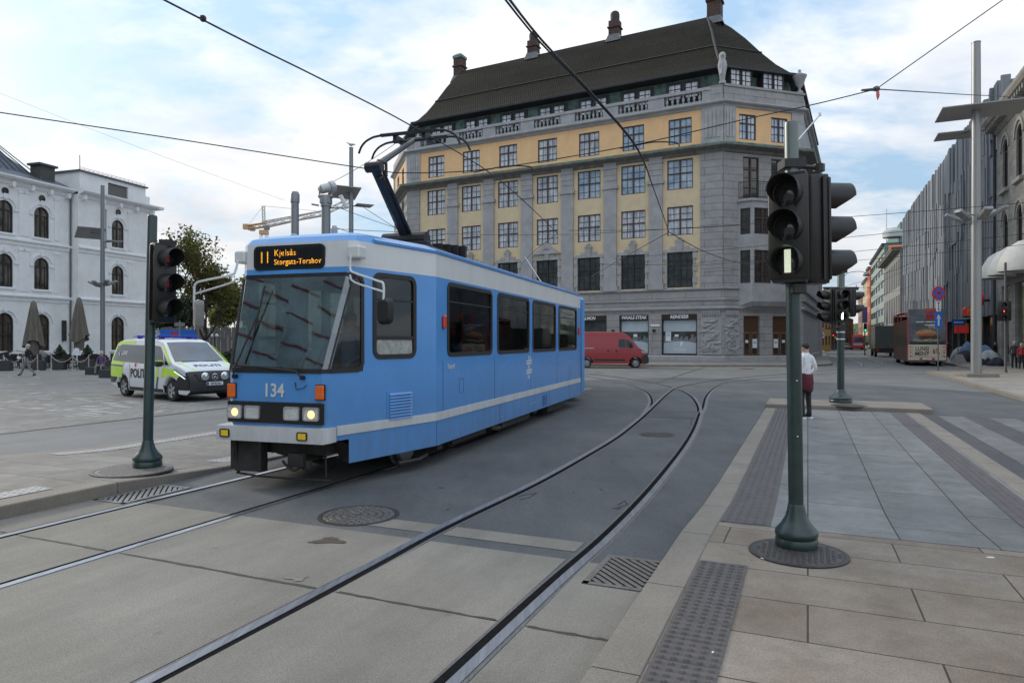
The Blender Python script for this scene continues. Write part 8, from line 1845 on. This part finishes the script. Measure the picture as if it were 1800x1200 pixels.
def planter(px, py, label, w_, h_, plant):
    c = G(px, py, .02); t = thing('planter', label, 'planter', (c.x, c.y + w_/2, .018), R(10), 'dark planters round the cafe'); g = MB(); g.box((-w_/2, -w_/2, 0), (w_/2, w_/2, h_), bev=.02); g.build('box', dk_b, t)
    if plant: g = MB(); leaves(g, (0, 0, h_), (1, 1, 1), 500, .08, 2, px, lambda v: Vector((v.x * .34 * (1.02 - abs(v.z)), v.y * .34 * (1.02 - abs(v.z)), h_ + .5 + .5 * v.z))); g.build('shrub', conif, t)
planter(99, 650, 'dark planter with small cone shrub between the two parasols', .62, .68, True); planter(148, 650, 'dark planter with cone shrub right of the second parasol', .7, .66, True); planter(4, 652, 'dark empty planter at the left edge of the plaza', .6, .66, False); planter(63, 651, 'dark empty planter behind the walking woman', .6, .62, False)
for px, py, x0, x1, lb in ((163, 658.5, -.45, .65, 'dark bench block under the seated man, left of the other block'), (192, 664, -.55, .75, 'dark bench block right of the seated man, close to the police van')):
    c = G(px, py, .02); g = MB(); g.box((x0, 0, 0), (x1, .62, .42), bev=.02); o = g.build('bench_block', dk_b, None, loc=(c.x, c.y, .018)); tag(o, lb, 'bench')
c = G(197, 655, .02); g = MB(); g.box((-.5, 0, .3), (.6, .3, .75), bev=.03); g.box((-.5, 0, 0), (.6, .6, .34), bev=.02); o = g.build('bench', dk_b, None, loc=(c.x, c.y, .018)); tag(o, 'dark bench with a low back behind the rear of the police van', 'bench')
def chair_kit():
    t = thing('cafe_chair', 'dark cafe chair in the fenced terrace by the station building', 'chair', (0, 0, 0), 0, 'dark chairs of the cafe terrace'); g = MB(); g.box((-.23, -.22, .42), (.23, .22, .47), bev=.02); g.build('seat', blk, t); g = MB(); g.box((-.23, .19, .47), (.23, .24, .92), bev=.02); g.build('backrest', blk, t)
    for x in (-.2, .2):
        for y in (-.19, .2): g = MB(); g.tube([(x, y, .43), (x * 1.1, y * 1.1, 0)], .018, 5); g.build('leg', dark_metal, t)
    return t
ck = chair_kit(); random.seed(14); first = True
for row, (py, n_) in enumerate(((648, 16), (643.5, 16))):
    for k in range(n_):
        c = G(10 + 200 * (k + random.uniform(.2, .8)) / n_, py + random.uniform(-1.2, 1.2), .02); o = ck if first else copy_tree(ck); first = False; o.location = (c.x, c.y, .018); o.rotation_euler = (0, 0, random.uniform(0, 6.28))
tk_ = thing('cafe_table', 'small dark cafe table among the chairs of the terrace', 'table', (0, 0, 0), 0, 'dark tables of the cafe terrace'); g = MB(); g.lathe([(.36, .70), (.38, .72), (.38, .74), (0, .74)], seg=16); g.build('tabletop', dk_b, tk_, True); g = MB(); g.lathe([(.25, 0), (.25, .03), (.04, .05), (.04, .70)], seg=10); g.build('pedestal', dark_metal, tk_)
for i, px in enumerate((22, 46, 80, 117, 128, 158, 190)): c = G(px, 646 + (i % 2), .02); o = tk_ if i == 0 else copy_tree(tk_); o.location = (c.x, c.y, .018)
for i, (px, wd) in enumerate(((30, 2.6), (68, 1.0))): c = G(px, 645, .02); g = MB(); g.loft([[(x * wd, y, z + .06 * math.sin(x * 9 + y * 4)) for x, z in ((-.5, .5), (-.42, .95), (-.1, 1.2), (.2, 1.1), (.45, .9), (.5, .5))] for y in (-.4, 0, .4)], closed=False); o = g.build('tarpaulin', pm('grey_tarp', (.15, .155, .16), .8, 0, .15, 4), None, True, 60, loc=(c.x, c.y, .018)); tag(o, ('wide grey tarpaulin over stacked furniture at the left edge', 'small grey tarpaulin behind the walking woman')[i], 'tarpaulin')
cap_p = G(111, 646, .02); person('seated person wearing a white cap at the cafe terrace', (cap_p.x, cap_p.y, .018), R(20), blk, blk, shoe_b, cloth('cap_white', (.62, .63, .64)), sit(.46), 1.0, None, False); c = G(133, 645, .02); g = MB(); g.loft([[(-.34, 0, .85), (.3, 0, .85), (.16, .1, 1.35), (-.1, .1, 1.4)], [(-.34, .04, .85), (.3, .04, .85), (.16, .14, 1.35), (-.1, .14, 1.4)]], caps=True); o = g.build('folded_cloth', white_sh, None, loc=(c.x, c.y, .018)); tag(o, 'white folded cloth draped by the second parasol', 'cloth')
rope = pm('rope', (.42, .38, .32), .9); pts_ = [6, 40, 66, 90, 128, 156]; prev = None
for i, px in enumerate(pts_):
    c = G(px, 651.5, .02); t = thing('rope_post', 'slim pale post of the rope barrier round the cafe', 'post', (c.x, c.y, .018), 0, 'posts of the cafe rope barrier'); g = MB(); g.lathe([(.14, 0), (.14, .03), (.028, .05), (.028, .98), (.04, 1.0), (0, 1.02)], seg=8); g.build('post', pm('post_pale', (.35, .34, .32), .5), t)
    if prev is not None and i != 3: g = MB(); g.tube([(prev.x + (c.x - prev.x) * k / 12, prev.y + (c.y - prev.y) * k / 12, .95 - 1.5 * (k / 12) * (1 - k / 12)) for k in range(13)], .022, 5); o = g.build('rope', rope, None, True); tag(o, 'pale rope sagging between two posts of the cafe barrier', 'rope', 'ropes of the cafe barrier')
    prev = c

# ------------------------------------------------------------------ trees and shrubs
bark = pm('bark', (.045, .036, .028), .95, 0, .3, 8, bump=.4, bscale=12)
LG = [pm('leaf_green', (.13, .155, .045), .7, 0, .3, 2), pm('leaf_olive', (.21, .19, .06), .7, 0, .3, 2), pm('leaf_dark', (.085, .115, .035), .7, 0, .3, 2), pm('leaf_rust', (.14, .085, .035), .7, 0, .3, 2)]
def leafy(m, k=.6):
    """let light through the leaves"""
    nt = m.node_tree; N = nt.nodes; L = nt.links; b = N['Principled BSDF']; t = N.new('ShaderNodeBsdfTranslucent'); x = N.new('ShaderNodeMixShader'); x.inputs[0].default_value = k; L.new(b.inputs['Base Color'].links[0].from_socket, t.inputs[0]); L.new(b.outputs[0], x.inputs[1]); L.new(t.outputs[0], x.inputs[2]); L.new(x.outputs[0], N['Material Output'].inputs[0])
for q in LG: leafy(q)
LD = [pm('leaf_dk1', (.014, .026, .012), .7, 0, .3, 2), pm('leaf_dk2', (.024, .040, .016), .7, 0, .3, 2), pm('leaf_dk3', (.035, .055, .02), .7, 0, .3, 2)]
def tree(label, pos, h, rad, trunk, seed, leafm, n, size, r0=.2, sparse_top=False, group=None, name='broadleaf_tree'):
    random.seed(seed); t = thing(name, label, 'tree', pos, 0, group); g = MB(); tips = []
    def branch(p, d, l, r, lev):
        q = [p]; dd = d.copy()
        for k in range(4): dd = (dd + Vector((random.gauss(0, .13), random.gauss(0, .13), .06))).normalized(); q.append(q[-1] + dd * l / 4)
        g.tube(q, [r * (1 - .15 * k) for k in range(5)], 6 if lev < 2 else 4, caps=False)
        if lev >= 3: tips.extend(q[2:]); return
        for k in range(3 if lev else 6):
            a = random.uniform(0, 6.28); up = random.uniform(.25, 1.0) if lev else random.uniform(.15, 1.4); v = Vector((math.cos(a), math.sin(a), up)).normalized(); branch(q[random.choice((2, 3, 4)) if lev else random.choice((3, 4))], (dd * .35 + v).normalized(), l * random.uniform(.55, .8) if lev else rad * random.uniform(.5, .75), r * .5, lev + 1)
    branch(Vector((0, 0, 0)), Vector((0, 0, 1)), trunk, r0, 0); mx = max(q.z for q in tips); sc_ = (h - .3) / mx
    g.v = [Vector((v.x, v.y, v.z if v.z < trunk else trunk + (v.z - trunk) * (h - trunk) / (mx - trunk))) for v in g.v]; tips = [Vector((q.x, q.y, trunk + (q.z - trunk) * (h - trunk) / (mx - trunk))) for q in tips]; g.build('trunk', bark, t, True, 70)
    g = MB(); per = max(1, n // len(tips))
    for q in tips:
        hi = (q.z - trunk) / (h - trunk); m_ = per if not sparse_top else int(per * (1.5 - 1.15 * hi))
        mt = 3 if (sparse_top and random.random() < .1 + .45 * hi) else None
        for _ in range(m_):
            p = q + Vector((random.gauss(0, .34), random.gauss(0, .34), random.gauss(0, .26))) * rad / 4; a = Vector((random.gauss(0, 1), random.gauss(0, 1), random.gauss(.6, 1))).normalized(); b = a.orthogonal().normalized(); b = Matrix.Rotation(random.uniform(0, 6.28), 3, a) @ b; c = a.cross(b); s_ = size * random.uniform(.6, 1.35)
            k = mt if mt is not None and random.random() < .75 else random.randrange(3)
            g.add([p - b * s_, p + c * s_ * .5, p + b * s_, p - c * s_ * .5], [(0, 1, 2, 3)], k if k < len(leafm) else 0)
    g.build('crown', leafm, t, normals=False); return t
tb = G(358, 637, .02); tree('autumn-tinged tree with sparse rusty top behind the police van', (tb.x, tb.y, .0), 11.6, 4.2, 2.6, 4, LG, 8500, .155, .22, True)
for i, (px, Y, h_, r_) in enumerate(((418, 78, 9, 3.5), (292, 92, 8, 3.5), (395, 95, 10, 4), (330, 100, 9, 4))): c = at(px, 600, Y); tree(('green bushy tree just left of the tram windscreen', 'distant tree between the white building and the left traffic light', 'distant dark tree behind the twin globe lamp', 'distant tree behind the police light bar')[i], (c.x, Y, 0), h_, r_, 1.4, 30 + i, LD if i else LG[:3], 5000, .26, .2, False)
c = Vector((77, 168, 0)); tree('dark green street tree hanging over the far street', (c.x + 2, c.y, .1), 13.0, 6.5, 4.6, 9, LD, 9000, .26, .25); c = Vector((66, 142, 0)); tree('dark tree behind the ochre house', (c.x, c.y, .1), 10.5, 5, 3.4, 12, LD, 5000, .3, .25); c = Vector((88, 192, 0)); tree('farther dark street tree on the left of the street', (c.x, c.y, .1), 11, 5, 3.8, 15, LD, 5000, .3, .25); c = S(-14, 118); tree('dark tree behind the pale yellow house', (c.x, c.y, .1), 13, 4, 5, 17, LD, 4000, .3, .25)
def mass(name, label, c, r_, n, size, mats, seed): g = MB(); leaves(g, (0, 0, 0), r_, n, size, len(mats), seed, lambda v: Vector((v.x * r_[0], v.y * r_[1], abs(v.z) * r_[2] * (.75 + .25 * math.sin(v.x * 7))))); o = g.build(name, mats, None, loc=c, normals=False); tag(o, label, name.replace('_', ' '), None)
c = at(398, 622, 58); mass('hedge', 'clipped dark hedge between the police van and the tram', (c.x, 58, 0), (4.2, .9, 1.35), 3500, .13, LD, 3)
far_w = MB(); random.seed(6)
for k in range(70): far_w.ball((random.uniform(120, 330), random.uniform(330, 420), random.uniform(-2, 6)), random.uniform(6, 11), 8, 6, random.randrange(3), (1.6, 1, random.uniform(.7, 1.1)))
o = far_w.build('far_wood', [pm('wood_green1', (.06, .085, .045), .9, 0, .4, .2), pm('wood_green2', (.08, .10, .05), .9, 0, .4, .2), pm('wood_olive', (.11, .115, .06), .9, 0, .4, .2)], None, True); tag(o, 'hazy green trees closing the far end of the street', 'trees', None, 'stuff')
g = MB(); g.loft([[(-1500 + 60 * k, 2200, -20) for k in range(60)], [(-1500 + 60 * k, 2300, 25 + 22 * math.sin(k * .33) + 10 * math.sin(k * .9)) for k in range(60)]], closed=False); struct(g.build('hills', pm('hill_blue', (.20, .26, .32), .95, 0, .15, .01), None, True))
c = at(345, 600, 66); t = thing('timber_fence', 'weathered grey board fence behind the police van and tree trunk', 'fence', (c.x, 66, 0)); 
for k in range(24): g = MB(); g.box((-3.4 + .36 * k, -.02, 0), (-3.08 + .36 * k, .03, 3.2 + .05 * (k % 3))); g.build('board', pm('grey_board', (.15, .14, .135), .9, 0, .2, 4, streak=(5, 5, .4)), t)
c = G(373, 634, .02); t = thing('globe_lamp', 'small street lamp with two white globes seen over the police van', 'lamp', (c.x + .2, c.y, .018)); g = MB(); g.lathe([(.08, 0), (.05, .3), (.04, 2.3)], seg=8); g.tube(catmull([(-.25, 0, 2.3), (-.15, 0, 2.15), (.15, 0, 2.15), (.25, 0, 2.3)], 3), .025, 5); g.build('post', dark_metal, t)
for x in (-.25, .25): g = MB(); g.ball((x, 0, 2.42), .16, 12, 8); g.build('globe', pm('globe_white', (.75, .75, .73), .3), t, True)
c = at(318, 570, 57); t = thing('direction_sign', 'grey sign post with a small plate rising behind the police light bar', 'sign', (c.x - .1, 57, 0)); g = MB(); g.lathe([(.06, 0), (.06, 3.6)], seg=8); g.build('post', mast_d, t); g = MB(); g.box((-.42, -.05, 3.15), (.42, .05, 3.45)); g.build('plate', flood, t)
c = at(303, 588, 60); t = thing('kiosk_sign', 'blue board with a red square seen above the police van roof', 'sign', (c.x, 60, 0)); g = MB(); g.box((-1.3, 0, 1.4), (2.0, .1, 2.9)); d = g.build('board', blue_s, t); g = MB(); g.box((-.1, -.05, 1.9), (.5, 0, 2.7)); g.build('red_square', red_s, d); g = MB(); g.tube([(-1.1, .05, 0), (-1.1, .05, 1.4)], .05, 5); g.tube([(1.8, .05, 0), (1.8, .05, 1.4)], .05, 5); g.build('legs', dark_metal, t)
# bundles on the right pavement
bun_c = [cloth('bundle_pale', (.42, .44, .46)), cloth('bundle_blue', (.16, .26, .42)), cloth('bundle_dark', (.03, .033, .045))]
for i, (px, py, w_, h_, m_, lb) in enumerate(((1687, 633.5, .9, 1.25, 0, 'pale plastic-wrapped bundle left of the tall mast'), (1697, 636, 1.2, .95, 2, 'dark covered bundle just left of the tall mast base'), (1701, 635, .9, 1.7, 1, 'tall blue draped bundle touching the left of the mast'), (1731, 639.6, 1.0, 1.45, 1, 'light blue bundle right of the mast'), (1738, 641, 1.0, 1.1, 0, 'white bag bundle right of the blue bundle'), (1727, 641, .9, .75, 2, 'dark low bundle at the right of the mast foot'), (1752, 643, .7, .6, 2, 'small dark bundle before the shop doors'))):
    c = G(px, py, .12); random.seed(40 + i); g = MB(); k_ = 1
    g.loft([[(w_ * f * (1 + .16 * math.sin(3 * a + i) + .08 * math.sin(7 * a + z_ * 5)) * math.cos(a) * .75, w_ * f * (1 + .13 * math.cos(4 * a + i)) * math.sin(a) * .6, h_ * z_ + .05 * math.sin(4 * a)) for a in (2 * math.pi * q / 18 for q in range(18))] for z_, f in ((0, 1), (.2, 1.08), (.5, .95), (.75, .72), (.92, .4), (1, .08))], caps=True); o = g.build('wrapped_bundle', bun_c[m_], None, True, 80, loc=(c.x, c.y, .118)); tag(o, lb, 'bundle')
c = G(1685.5, 638, .12); g = MB(); g.loft([[(-.45, -.35, 0), (.45, -.35, 0), (.45, .35, 0), (-.45, .35, 0)], [(-.2, -.15, .72), (.2, -.15, .72), (.2, .15, .72), (-.2, .15, .72)]], caps=True); o = g.build('concrete_block', pm('pale_concrete', (.42, .42, .41), .9, 0, .1, 6), None, loc=(c.x, c.y, .118)); tag(o, 'pale tapered concrete block on the pavement left of the tall mast', 'concrete block')
# glass tower behind the photographer, seen mirrored in the tram's windscreen
p = Vector((-62, -22, 0)); t = thing('glass_tower', 'tall pale glass tower with red floor lines mirrored in the tram windscreen', 'building', p, math.atan2(.73, -.47))
gt = pm('tower_glass', (.26, .38, .40), .15, .2, .75, .11, coat=.6); g = MB(); g.box((-30, 0, 0), (45, 18, 62)); g.build('wall', gt, t); g = MB()
for k in range(16): g.box((-30, -.14, 3.8 * k + 3), (45, 0, 3.8 * k + 3.22)); g.build('floor_line', pm('tower_red', (.28, .05, .06), .5), t); g = MB()
for k in range(26): g.box((-30 + 3 * k, -.1, 0), (-29.86 + 3 * k, 0, 62)); g.build('mullion', pm('tower_white', (.5, .55, .56), .5), t); g = MB()
